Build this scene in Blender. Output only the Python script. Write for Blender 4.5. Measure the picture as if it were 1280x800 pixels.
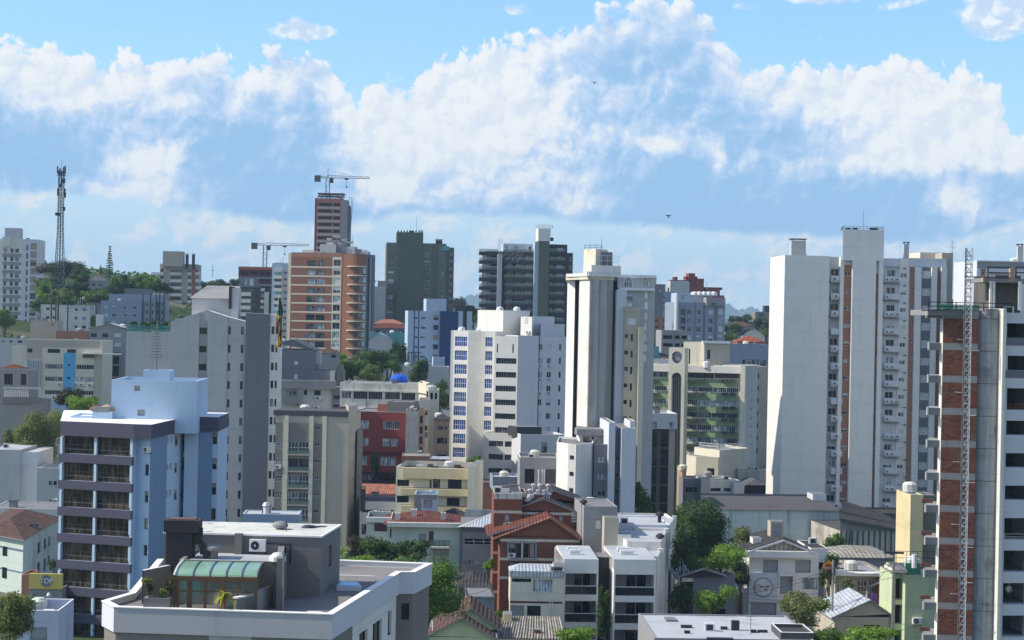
import bpy, math, random
from mathutils import Vector
random.seed(7)
for o in list(bpy.data.objects): bpy.data.objects.remove(o)
scn = bpy.context.scene
COL = scn.collection
R = math.radians
# ---------------------------------------------------------------- camera
F = 2400.0; H = 30.0; ROLL = R(1.15)
cd = bpy.data.cameras.new('camera'); cam = bpy.data.objects.new('camera', cd); COL.objects.link(cam)
cd.sensor_width = 36.0; cd.lens = 36.0*F/1280.0; cd.clip_start = 1.0; cd.clip_end = 40000.0
cam.location = (0, 0, H); cam.rotation_mode = 'XYZ'
from mathutils import Matrix
cam.matrix_world = Matrix.Translation((0,0,H)) @ Matrix.Rotation(R(90),4,'X') @ Matrix.Rotation(ROLL,4,'Z')
scn.camera = cam
scn.view_settings.view_transform = 'Standard'; scn.view_settings.look = 'None'
scn.view_settings.gamma = 1.0; scn.view_settings.exposure = 0.44
scn.view_settings.use_curve_mapping = False
# ---------------------------------------------------------------- sun
SUN_EL = R(42); SUN_BACK = R(-2.5)          # from the left, slightly beyond the facades
sd = Vector((-math.cos(SUN_EL)*math.cos(SUN_BACK), math.cos(SUN_EL)*math.sin(SUN_BACK), math.sin(SUN_EL)))
sl = bpy.data.lights.new('sun', 'SUN'); sl.energy = 4.4; sl.angle = R(0.5); sl.color = (1.0, 0.91, 0.76)
so = bpy.data.objects.new('sun', sl); COL.objects.link(so); so.rotation_euler = sd.to_track_quat('Z', 'Y').to_euler()
so.location = (-200, 0, 300)
# ---------------------------------------------------------------- node helper
class NT:
    def __init__(s, tree): s.t = tree; s.n = tree.nodes; s.l = tree.links
    def new(s, ty, **kw):
        n = s.n.new(ty)
        for k, v in kw.items(): setattr(n, k, v)
        return n
    def inp(s, n, i, v):
        if v is None: return
        if isinstance(v, bpy.types.NodeSocket): s.l.new(v, n.inputs[i])
        else: n.inputs[i].default_value = v
    def m(s, op, a, b=None, c=None, clamp=False):
        n = s.new('ShaderNodeMath', operation=op, use_clamp=clamp)
        s.inp(n, 0, a); s.inp(n, 1, b); s.inp(n, 2, c); return n.outputs[0]
    def vm(s, op, a, b=None):
        n = s.new('ShaderNodeVectorMath', operation=op); s.inp(n, 0, a); s.inp(n, 1, b)
        return n.outputs[0]
    def noise(s, vec, scale, detail=2.0, rough=0.5, dist=0.0, dim='3D'):
        n = s.new('ShaderNodeTexNoise', noise_dimensions=dim); s.inp(n, 'Vector', vec)
        s.inp(n, 'Scale', scale); s.inp(n, 'Detail', detail); s.inp(n, 'Roughness', rough); s.inp(n, 'Distortion', dist)
        return n.outputs[0]
    def ss(s, v, a, b, lo=0.0, hi=1.0):
        n = s.new('ShaderNodeMapRange', interpolation_type='SMOOTHSTEP')
        s.inp(n, 0, v); s.inp(n, 1, a); s.inp(n, 2, b); s.inp(n, 3, lo); s.inp(n, 4, hi); return n.outputs[0]
    def mix(s, f, a, b, blend='MIX'):
        n = s.new('ShaderNodeMix', data_type='RGBA', blend_type=blend)
        s.inp(n, 0, f); s.inp(n, 6, a); s.inp(n, 7, b); return n.outputs[2]
    def sep(s, v):
        n = s.new('ShaderNodeSeparateXYZ'); s.inp(n, 0, v); return n.outputs
    def comb(s, x, y, z):
        n = s.new('ShaderNodeCombineXYZ'); s.inp(n, 0, x); s.inp(n, 1, y); s.inp(n, 2, z); return n.outputs[0]
def lin(h, k=1.0):
    c = [int(h[i:i+2], 16)/255.0 for i in (0, 2, 4)]
    return tuple(min(1, k*(x/12.92 if x <= 0.04045 else ((x+0.055)/1.055)**2.4)) for x in c) + (1.0,)
# ---------------------------------------------------------------- world: sky and clouds
w = bpy.data.worlds.new('World'); scn.world = w; w.use_nodes = True; w.cycles.sampling_method = 'MANUAL'; w.cycles.sample_map_resolution = 256
T = NT(w.node_tree); T.n.clear()
sky = T.new('ShaderNodeTexSky', sky_type='NISHITA'); sky.sun_disc = False
sky.sun_elevation = SUN_EL; sky.sun_rotation = R(-92.5); sky.altitude = 200; sky.air_density = 1.3; sky.dust_density = 0.6; sky.ozone_density = 2.5
tc = T.new('ShaderNodeTexCoord')
dx, dy, dz = T.sep(tc.outputs['Generated'])
az = T.m('MULTIPLY', T.m('ARCTAN2', dx, dy), 24.0)
el = T.m('MULTIPLY', T.m('ARCSINE', dz), 24.0)
p = T.comb(az, el, 0.0)
def sk(px, py):                      # photo pixel -> sky coordinates (x = azimuth, y = elevation, in 1/24 rad)
    u = (px-640)/100.0; v = (400-py)/100.0
    return (u*math.cos(ROLL)-v*math.sin(ROLL), u*math.sin(ROLL)+v*math.cos(ROLL))
def curve(pts, lo=-8.0, hi=8.0, vlo=-1.0, vhi=6.0):
    n = T.new('ShaderNodeFloatCurve'); c = n.mapping.curves[0]
    P = sorted(((sk(*q)[0]-lo)/(hi-lo), (sk(*q)[1]-vlo)/(vhi-vlo)) for q in pts)
    c.points[0].location = (0.0, P[0][1]); c.points[1].location = (1.0, P[-1][1])
    for x, y in P: c.points.new(x, y)
    n.mapping.update()
    T.inp(n, 'Value', T.m('DIVIDE', T.m('SUBTRACT', az, lo), hi-lo))
    return T.m('ADD', T.m('MULTIPLY', n.outputs[0], vhi-vlo), vlo)
wob = T.new('ShaderNodeTexNoise', noise_dimensions='2D'); T.inp(wob, 'Vector', p); T.inp(wob, 'Scale', 1.3); T.inp(wob, 'Detail', 3.0); T.inp(wob, 'Roughness', 0.58)
wv = T.vm('SUBTRACT', wob.outputs['Color'], (0.5, 0.5, 0.5))
sc_ = T.new('ShaderNodeVectorMath', operation='SCALE'); T.inp(sc_, 0, wv); sc_.inputs['Scale'].default_value = 0.30
pw = T.vm('ADD', p, sc_.outputs[0])                                   # warped coordinate
def billow(vec, off=(0, 0, 0), sc=1.0):
    v = T.new('ShaderNodeTexVoronoi', voronoi_dimensions='2D', feature='F1', normalize=True)
    T.inp(v, 'Vector', T.vm('ADD', vec, off)); T.inp(v, 'Scale', 2.3*sc); T.inp(v, 'Detail', 3.0); T.inp(v, 'Roughness', 0.55)
    T.inp(v, 'Lacunarity', 2.2)
    return T.m('SUBTRACT', 1.0, v.outputs[0])
h0 = billow(pw); h1 = billow(pw, (-0.10, 0.13, 0))
n0 = T.noise(pw, 2.6, 7.0, 0.62, dim='2D'); n1 = T.noise(T.vm('ADD', pw, (-0.05, 0.07, 0)), 2.6, 7.0, 0.62, dim='2D')
relief = T.m('ADD', T.m('MULTIPLY', T.m('SUBTRACT', h0, h1), 1.9), T.m('MULTIPLY', T.m('SUBTRACT', n0, n1), 1.5))
fine = T.m('ADD', T.m('MULTIPLY', T.m('SUBTRACT', h0, 0.72), 0.9), T.m('MULTIPLY', T.m('SUBTRACT', n0, 0.5), 1.0))
top = curve([(-260,120),(-60,70),(0,62),(60,64),(120,78),(180,74),(215,80),(265,66),(300,82),(350,68),(400,74),(420,92),(438,112),(455,122),(470,112),(500,100),(540,78),(560,64),(600,60),(640,50),(700,36),(740,22),(790,2),(850,4),(885,26),(910,66),(940,84),(1000,86),(1080,78),(1140,84),(1200,98),(1235,120),(1262,165),(1290,140),(1400,110)])
bot = curve([(-260,240),(0,246),(130,250),(250,266),(420,282),(520,268),(640,272),(800,284),(900,292),(1000,298),(1180,306),(1230,290),(1300,270),(1500,260)])
belowtop = T.m('ADD', T.m('SUBTRACT', top, el), T.m('MULTIPLY', fine, 0.80))
a_top = T.ss(belowtop, 0.0, 0.11)
a_bot = T.ss(T.m('ADD', T.m('SUBTRACT', el, bot), T.m('MULTIPLY', T.m('SUBTRACT', n0, 0.5), 0.22)), -0.04, 0.08)
alpha = T.m('MULTIPLY', a_top, a_bot)
def blob(px, py, rx, ry, amp=1.0, vec=None):
    cx, cy = sk(px, py)
    q = T.new('ShaderNodeMapping', vector_type='TEXTURE'); T.inp(q, 0, vec or pw)
    q.inputs['Location'].default_value = (cx, cy, 0); q.inputs['Scale'].default_value = (rx/100.0, ry/100.0, 1)
    d = T.new('ShaderNodeVectorMath', operation='DOT_PRODUCT'); T.l.new(q.outputs[0], d.inputs[0]); T.l.new(q.outputs[0], d.inputs[1])
    return T.m('MULTIPLY', T.m('POWER', 2.718, T.m('MULTIPLY', d.outputs['Value'], -1.0)), amp)
def total(L):
    r = L[0]
    for x in L[1:]: r = T.m('ADD', r, x)
    return r
white = total([T.ss(belowtop, 0.85, 0.0, 0.0, 0.62),
    blob(90,100,110,55,.5), blob(60,120,60,50,.6), blob(190,205,55,38,1.1), blob(180,250,60,18,.9), blob(480,140,60,50,.8), blob(480,230,38,26,1.3), blob(530,170,90,55,.8), blob(620,120,110,60,.6), blob(600,190,110,70,.6), blob(300,130,90,40,.35), blob(690,160,90,60,.35),
    blob(720,245,50,26,.8), blob(820,182,34,9,1.1), blob(890,196,12,18,1.0), blob(1060,130,110,45,.7), blob(1170,150,90,60,1.0), blob(1170,190,110,30,.5), blob(1185,255,28,22,1.2), blob(960,205,40,20,.5), blob(1270,180,50,40,.9), blob(1090,200,80,25,.6)])
white = T.m('MULTIPLY', white, T.ss(h0, 0.30, 0.80, 0.70, 1.08))
dark = total([blob(60,190,120,45,.6), blob(330,180,110,50,.55), blob(560,190,26,18,.5), blob(1110,235,160,50,.55), blob(900,240,160,45,.7), blob(960,180,70,30,.6), blob(380,250,120,30,.5), blob(400,150,30,40,.3), blob(620,272,200,12,.5), blob(900,275,180,20,.7)])
# small clouds above the bank
sm = total([blob(370,42,34,14,1.25), blob(405,40,22,7,.7), blob(645,16,20,10,.8), blob(600,28,20,8,.4), blob(1235,44,50,24,1.1), blob(1260,14,70,14,1.1), blob(1215,2,40,10,.7), blob(1120,18,34,9,.75), blob(1030,5,50,8,.9), blob(935,12,30,10,.6), blob(1020,55,20,6,.5), blob(20,18,26,9,.45), blob(970,72,14,6,.5)])
a_sm = T.ss(T.m('ADD', sm, T.m('MULTIPLY', fine, 0.75)), 0.40, 0.80)
# thin pale clouds close to the horizon and scattered ones behind the camera
low = T.noise(T.vm('MULTIPLY', pw, (0.55, 1.3, 1)), 1.0, 6.0, 0.55, dim='2D')
bandv = T.ss(el, 0.0, 0.9)
a_low = T.m('MULTIPLY', T.ss(T.m('ADD', low, T.m('MULTIPLY', fine, 0.45)), 0.36, 0.58), T.m('SUBTRACT', 1.0, a_bot))
back = T.noise(tc.outputs['Generated'], 3.2, 6.0, 0.55)
a_back = T.m('MULTIPLY', T.ss(back, 0.50, 0.62), T.ss(T.m('ABSOLUTE', az), 9.0, 16.0))
# colours
skyc0 = T.mix(1.0, sky.outputs[0], (0.088, 0.118, 0.165, 1), 'MULTIPLY'); skyz = T.mix(1.0, sky.outputs[0], (0.108, 0.120, 0.138, 1), 'MULTIPLY'); skyc = T.mix(T.m('MULTIPLY', T.ss(dy, 0.35, 0.75), T.ss(el, 14.0, 6.0)), skyz, skyc0)
skyb = T.mix(T.ss(el, 0.0, 3.6, 1.0, 0.0), skyc, (0.46, 0.63, 0.74, 1))
big = T.noise(p, 0.75, 3.0, 0.5, dim='2D'); lit = T.m('ADD', T.m('ADD', T.m('MULTIPLY', white, 1.12), T.m('MULTIPLY', T.m('SUBTRACT', big, 0.5), 0.9)), T.m('MULTIPLY', relief, 0.85))
lit = T.m('SUBTRACT', lit, T.m('MULTIPLY', dark, 0.55))
lit01 = T.ss(lit, -0.32, 1.22)
cr = T.new('ShaderNodeValToRGB'); T.inp(cr, 0, lit01)
e = cr.color_ramp.elements; e[0].position = 0.0; e[0].color = (0.24, 0.42, 0.64, 1); e[1].position = 1.0; e[1].color = (0.74, 0.745, 0.735, 1)
x_ = e.new(0.30); x_.color = (0.37, 0.51, 0.70, 1); x_ = e.new(0.55); x_.color = (0.48, 0.58, 0.72, 1); x_ = e.new(0.78); x_.color = (0.65, 0.69, 0.735, 1)
smc = T.mix(T.ss(relief, -0.25, 0.3), (0.46, 0.57, 0.70, 1), (0.74, 0.76, 0.77, 1))
lowc = T.mix(T.ss(relief, -0.3, 0.3), (0.46, 0.60, 0.70, 1), (0.70, 0.71, 0.68, 1))
c = T.mix(a_low, skyb, lowc)
c = T.mix(T.m('MULTIPLY', a_sm, 0.92), c, smc)
cc_ = T.mix(T.m('MULTIPLY', T.m('SUBTRACT', 1.0, T.ss(T.m('ADD', relief, T.m('MULTIPLY', T.m('SUBTRACT', h0, 0.7), 0.8)), -0.55, 0.35)), T.m('MULTIPLY', T.ss(lit01, 0.30, 0.95), 0.50)), cr.outputs[0], (0.47, 0.55, 0.67, 1))
c = T.mix(alpha, c, cc_)
ahead = T.ss(dy, 0.35, 0.75)
cb = T.mix(a_back, skyc, (0.62, 0.67, 0.76, 1))
c = T.mix(ahead, cb, c)
bg = T.new('ShaderNodeBackground'); T.inp(bg, 0, c); T.inp(bg, 1, 1.0)
wo = T.new('ShaderNodeOutputWorld'); T.l.new(bg.outputs[0], wo.inputs[0])
# ================================================================ placement
def ray(px, py):
    u = (px-640)/F; v = (400-py)/F
    return (u*math.cos(ROLL)-v*math.sin(ROLL), u*math.sin(ROLL)+v*math.cos(ROLL))
def P(px, py, Y):
    a, b = ray(px, py); return (a*Y, Y, H+b*Y)
def G(px, py, Y):
    q = P(px, py, Y); return (q[0], q[1])
def sst(x, a, b):
    t = max(0.0, min(1.0, (x-a)/(b-a))); return t*t*(3-2*t)
def terr(x, y):
    z = -4.0 + 20.0*sst(y, 400, 640)
    z += 30.0*math.exp(-((x+215)/75.0)**2)*sst(y, 590, 780)
    z += 14.0*math.exp(-((x+130)/60.0)**2)*sst(y, 700, 860)
    z += 6.0*math.exp(-((x-90)/90.0)**2)*sst(y, 640, 900)
    z -= 30.0*sst(y, 1300, 3500)
    return z
# ================================================================ materials
MATS = {}
def principled(name, rough=0.85, spec=0.3, metal=0.0):
    m = bpy.data.materials.new(name); m.use_nodes = True; t = NT(m.node_tree)
    b = m.node_tree.nodes['Principled BSDF']; b.inputs['Roughness'].default_value = rough
    b.inputs['Specular IOR Level'].default_value = spec; b.inputs['Metallic'].default_value = metal
    return m, t, b
def wallmat(name, hexc, k=1.0, stain=0.22, streak=0.25, rough=0.85, dirt='55534e', bump=0.0, sc=1.0, metal=0.0):
    """painted render: blotches, rain streaks and slight dirt"""
    if name in MATS: return MATS[name]
    m, t, b = principled(name, rough, metal=metal)
    base = lin(hexc, k); tc = t.new('ShaderNodeTexCoord').outputs['Object']
    n1 = t.noise(tc, 0.23*sc, 5.0, 0.6); st = t.noise(t.vm('MULTIPLY', tc, (1.6*sc, 1.6*sc, 0.10*sc)), 1.0, 4.0, 0.6)
    fine = t.noise(tc, 3.0*sc, 3.0, 0.6)
    f = t.m('ADD', t.m('MULTIPLY', t.ss(n1, 0.45, 0.78), stain), t.m('MULTIPLY', t.ss(st, 0.52, 0.80), streak))
    zz = t.sep(tc)[2]; jl = t.m('ABSOLUTE', t.m('SUBTRACT', t.m('FRACT', t.m('DIVIDE', zz, 2.9)), 0.5))
    f = t.m('ADD', f, t.m('MULTIPLY', t.ss(jl, 0.478, 0.492), 0.16*min(1.0, streak*6)))          # slab joints showing through the render
    f = t.m('ADD', f, t.m('MULTIPLY', t.m('SUBTRACT', fine, 0.5), 0.14), clamp=True)
    t.inp(b, 'Base Color', t.mix(f, base, lin(dirt)))
    MATS[name] = m; return m
def plain(name, hexc, k=1.0, rough=0.6, spec=0.4, metal=0.0, var=0.12, sc=2.0):
    if name in MATS: return MATS[name]
    m, t, b = principled(name, rough, spec, metal)
    c = lin(hexc, k); n = t.noise(t.new('ShaderNodeTexCoord').outputs['Object'], sc, 3.0, 0.6)
    d = (c[0]*(1-2*var), c[1]*(1-2*var), c[2]*(1-2*var), 1)
    t.inp(b, 'Base Color', t.mix(t.ss(n, 0.3, 0.7), c, d)); MATS[name] = m; return m
def glassmat(name, a, bcol, rough=0.08, sc=0.9, curtain=None):
    """window pane: dark reflective glass, with uneven curtains and rooms behind it"""
    m, t, b = principled(name, rough, 0.5)
    tc = t.new('ShaderNodeTexCoord').outputs['Object']; rnd = t.new('ShaderNodeObjectInfo').outputs['Random']
    v = t.vm('ADD', t.vm('MULTIPLY', tc, (2.4*sc, 2.4*sc, 0.5*sc)), t.comb(t.m('MULTIPLY', rnd, 37.0), t.m('MULTIPLY', rnd, 91.0), rnd))
    n = t.noise(v, 1.3, 3.0, 0.6)
    f = t.ss(n, 0.42, 0.62)
    if curtain is not None: f = t.m('MULTIPLY', f, curtain)
    t.inp(b, 'Base Color', t.mix(f, lin(a), lin(bcol)))
    MATS[name] = m; return m
def brickmat(name, c1, c2, mortar, sx=0.22, sz=0.09, stain=0.3):
    if name in MATS: return MATS[name]
    m, t, b = principled(name, 0.9, 0.2)
    tc = t.new('ShaderNodeTexCoord').outputs['Object']; x, y, z = t.sep(tc)
    br = t.new('ShaderNodeTexBrick'); t.inp(br, 'Vector', t.comb(t.m('ADD', x, y), z, 0.0))
    t.inp(br, 'Color1', lin(c1)); t.inp(br, 'Color2', lin(c2)); t.inp(br, 'Mortar', lin(mortar)); t.inp(br, 'Scale', 1.0)
    t.inp(br, 'Brick Width', sx); t.inp(br, 'Row Height', sz); t.inp(br, 'Mortar Size', 0.012)
    n = t.noise(tc, 0.7, 5.0, 0.65); n2 = t.noise(t.vm('MULTIPLY', tc, (1, 1, 0.2)), 1.4, 3.0, 0.6)
    f = t.m('ADD', t.m('MULTIPLY', t.ss(n, 0.45, 0.75), stain), t.m('MULTIPLY', t.ss(n2, 0.55, 0.8), stain))
    t.inp(b, 'Base Color', t.mix(f, br.outputs[0], lin('6a5a4c')))
    MATS[name] = m; return m
def tilemat(name, c1, c2, c3, ang=0.0, pitch=0.35, rough=0.9):
    """tiled or corrugated roof: ribs running down the slope, patches of age"""
    if name in MATS: return MATS[name]
    m, t, b = principled(name, rough, 0.2)
    tc = t.new('ShaderNodeTexCoord').outputs['Object']; x, y, z = t.sep(tc)
    u = t.m('ADD', t.m('MULTIPLY', x, math.cos(ang)), t.m('MULTIPLY', y, math.sin(ang)))
    rib = t.m('ADD', t.m('MULTIPLY', t.m('SINE', t.m('MULTIPLY', u, 2*math.pi/pitch)), 0.5), 0.5)
    row = t.m('ADD', t.m('MULTIPLY', t.m('SINE', t.m('MULTIPLY', z, 2*math.pi/0.22)), 0.5), 0.5)
    n = t.noise(tc, 1.1, 5.0, 0.65)
    cc = t.mix(t.ss(n, 0.40, 0.66), lin(c1), lin(c2)); cc = t.mix(t.m('MULTIPLY', rib, 0.55), cc, lin(c3)); cc = t.mix(t.m('MULTIPLY', row, 0.18), cc, lin(c3))
    t.inp(b, 'Base Color', cc)
    bp = t.new('ShaderNodeBump'); t.inp(bp, 'Height', rib); bp.inputs['Distance'].default_value = 0.05; t.inp(b, 'Normal', bp.outputs[0])
    MATS[name] = m; return m
def leafmat(name, a, bcol, c):
    if name in MATS: return MATS[name]
    m, t, b = principled(name, 0.6, 0.25)
    tc = t.new('ShaderNodeTexCoord').outputs['Object']
    n = t.noise(tc, 0.55, 2.0, 0.5); n2 = t.noise(tc, 4.0, 2.0, 0.5)
    cc = t.mix(t.ss(n, 0.35, 0.65), lin(a), lin(bcol)); cc = t.mix(t.m('MULTIPLY', t.ss(n2, 0.5, 0.7), 0.8), cc, lin(c))
    t.inp(b, 'Base Color', cc)
    tr = t.new('ShaderNodeBsdfTranslucent'); t.inp(tr, 0, t.mix(1.0, cc, (1.2, 1.5, 0.5, 1), 'MULTIPLY'))
    mx = t.new('ShaderNodeMixShader'); mx.inputs[0].default_value = 0.35
    t.l.new(b.outputs[0], mx.inputs[1]); t.l.new(tr.outputs[0], mx.inputs[2])
    t.l.new(mx.outputs[0], m.node_tree.nodes['Material Output'].inputs[0])
    MATS[name] = m; return m
def W_(name, hexc, stain=.22, streak=.25, **k): return wallmat(name, hexc, stain=stain*1.35, streak=streak*1.5, **k)
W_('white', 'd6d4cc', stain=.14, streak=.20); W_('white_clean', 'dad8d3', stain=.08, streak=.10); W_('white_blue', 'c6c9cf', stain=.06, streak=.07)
W_('cream', 'cfc9b6', stain=.15, streak=.18); W_('cream_yellow', 'd0c096', stain=.25, streak=.25); W_('beige', 'b0a898', stain=.12, streak=.12)
W_('tan', 'a8927a', stain=.2, streak=.2); W_('grey', '8f8f90', stain=.12, streak=.12); W_('grey_light', 'b2b3b4', stain=.12, streak=.14)
W_('grey_mid', '7c7872', stain=.10, streak=.10); W_('grey_dark', '747271', stain=.10, streak=.10); W_('slate', '70727a', stain=.06, streak=.06); W_('charcoal', '37363a', stain=.1, streak=.1)
W_('olive_tower', '5a6354', stain=.06, streak=.06); W_('olive_grey', '6f7068', stain=.1, streak=.1)
W_('sky_blue', 'b2c8de', stain=.05, streak=.06); W_('steel_blue', '7690ae', stain=.05, streak=.05); W_('navy_band', '4e4e60', stain=.06, streak=.08, dirt='3a3940')
W_('navy', '27406a', stain=.05); W_('pale_blue', 'a4b6c8', stain=.08, streak=.08); W_('stripe_blue', '5aa5cc', stain=.05); W_('lilac', 'b4b9cc', stain=.08)
W_('grey_blue', '8590a2', stain=.1, streak=.15); W_('grey_blue_dark', '5f6b80', stain=.1)
W_('brickred', '86403f', stain=.08, streak=.08, dirt='4a2a2a'); W_('red_dark', '5c2a2c'); W_('pink_brick', 'a5685c', stain=.15); W_('terracotta', 'a0604a')
W_('brown_stripe', '9a6f5c', stain=.15, streak=.15); W_('mint', 'b9c4bd', stain=.3, streak=.35); W_('green_band', '8a9c7a', stain=.06, streak=.04, dirt='5f6c50'); W_('pale_green', 'b6c09c', stain=.2, streak=.15)
W_('raw_concrete', '9c9ea2', stain=.45, streak=.35, dirt='4c4c50', sc=2.5); W_('parapet', 'a9abaf', stain=.08, streak=.15); W_('concrete', '858688', stain=.35, streak=.35, dirt='4a4844'); W_('concrete_dark', '5c5a56', stain=.35, streak=.5, dirt='2b2a28'); W_('concrete_stained', 'b2aea4', stain=.35, streak=.75, dirt='3c3a36', sc=.8)
W_('old_white', 'c8c8c0', stain=.5, streak=.6, dirt='5c5a50'); W_('factory_wall', 'c0c8c6', stain=.25, streak=.5, dirt='4a5448')
W_('roof_grey', '8c8c8c', stain=.4, streak=.0, dirt='4c4c4c'); W_('roof_dark', '504e50', stain=.4, streak=.0, dirt='2c2b2c'); W_('roof_white', 'a9adb2', stain=.45, streak=0, dirt='7c8084'); W_('roof_slab', '77777a', stain=.5, streak=0, dirt='4a494a')
W_('terrace', '7d7a78', stain=.5, streak=0, dirt='5a5858'); W_('coping', 'e2e2e0', stain=.1, streak=0)
W_('teal', '5f9ea0', stain=.2); W_('yellow_sign', 'c4b264', stain=.15, streak=.2); W_('purple', '6a4a8a'); W_('pool', '7db8e8', stain=.05, rough=.3)
tilemat('tiles_red', '7a4436', '5a352c', '3a2420'); tilemat('tiles_brown', '6c5044', '4a3a34', '2e2624'); tilemat('tiles_dark', '4c4a4a', '343232', '232122'); tilemat('tiles_pink', 'b07a66', '8a5a4a', '6a4438')
tilemat('tiles_orange', 'b05a38', '80402c', '5a2c20'); tilemat('metal_sheet', 'b8bec4', '9ca2aa', '848a92', rough=.55); tilemat('metal_sheet_dark', '66666c', '4c4c52', '3a3a40', pitch=.6, rough=.7); tilemat('fibre_cement', 'a8a398', '7d776c', '5a554c', pitch=.55)
brickmat('brick_orange', '955c44', '834e3b', '806a58'); brickmat('brick_red', '884a3c', '744034', '75604f'); brickmat('brick_raw', '7c4634', '54302a', '6a5a50', .4, .2, .8)
glassmat('pane_dark', '14181f', '2b323c'); glassmat('pane_curtain', '22252b', '8f939a', curtain=.9); glassmat('pane_blue', '0c2a66', '1f57a8', rough=.12); glassmat('pane_room', '24211f', '5a5048', rough=.05)
glassmat('pane_pale', '6d7b88', 'c3ccd2'); glassmat('pane_mirror', '0f1418', '2a3034', rough=.02); glassmat('pane_green', '2f6a5a', '5a9a80', rough=.1); glassmat('pane_light', 'c8ccd0', 'eceeee')
plain('blind_white', 'cdd0d2'); plain('blind_grey', '9a9ca0'); plain('blind_tan', 'a8947a'); plain('blind_brown', '5c342c')
plain('frame_white', 'd8dadc', rough=.45); plain('frame_dark', '2b2a2c', rough=.4); plain('frame_brown', '4a3a30'); plain('frame_grey', '8a8c90', rough=.4); plain('frame_bronze', '6a4e38')
plain('metal_dark', '2e3236', rough=.5, metal=.3); plain('metal_grey', '84888c', rough=.4, metal=.5); plain('metal_white', 'd4d6d8', rough=.5); plain('metal_black', '17171a', rough=.5)
plain('rust', '6a4a3a'); plain('red_paint', 'a03a2c'); plain('orange_net', 'b85a40'); plain('green_net', '3f8a70'); plain('yellow_paint', 'd0a030'); plain('trunk', '4a4036', var=.3)
plain('blue_tarp', '1060e0', rough=.35, k=.9); plain('white_plastic', 'dcdcdc', rough=.4); plain('black', '101012'); plain('flag_green', '1f5a48'); plain('flag_yellow', 'd8a83a'); plain('flag_red', '9a4a30')
plain('ac_dark', '6c7068'); plain('skin', 'a87860'); plain('ground_glass', '3c7a60')
M = MATS
# polycarbonate roof: thin green sheet, lets light through
m, t, b = principled('green_polycarbonate', 0.25, 0.5); n = t.noise(t.new('ShaderNodeTexCoord').outputs['Object'], .8, 3.0, .6)
t.inp(b, 'Base Color', t.mix(n, lin('648a78'), lin('98b8a0'))); b.inputs['Alpha'].default_value = 0.93; MATS['green_polycarbonate'] = m
m, t, b = principled('clear_glass', 0.05, 0.5); b.inputs['Base Color'].default_value = lin('74857f'); b.inputs['Alpha'].default_value = 0.40; MATS['clear_glass'] = m
m, t, b = principled('smoke_glass', 0.05, 0.5); b.inputs['Base Color'].default_value = lin('2a2e32'); b.inputs['Alpha'].default_value = 0.7; MATS['smoke_glass'] = m
m, t, b = principled('green_mesh', 0.7, 0.2); b.inputs['Base Color'].default_value = lin('3f9a78'); b.inputs['Alpha'].default_value = 0.6; MATS['green_mesh'] = m
leafmat('leaf_dark', '425630', '2e4024', '62783a'); leafmat('leaf_mid', '567030', '3e5626', '7a9440'); leafmat('leaf_bright', '6e8a32', '526e2a', '94a848'); leafmat('leaf_olive', '6c7444', '545e36', '9a9c6c'); leafmat('leaf_brown', '4a4a38', '3a3a30', '6a6450'); leafmat('leaf_yellow', 'a09a3c', '7a8030', 'c8b050'); leafmat('leaf_far', '35482c', '2a3a28', '4a5c34'); leafmat('leaf_orange', 'b05a24', '8a6a24', 'c87a30')
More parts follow.
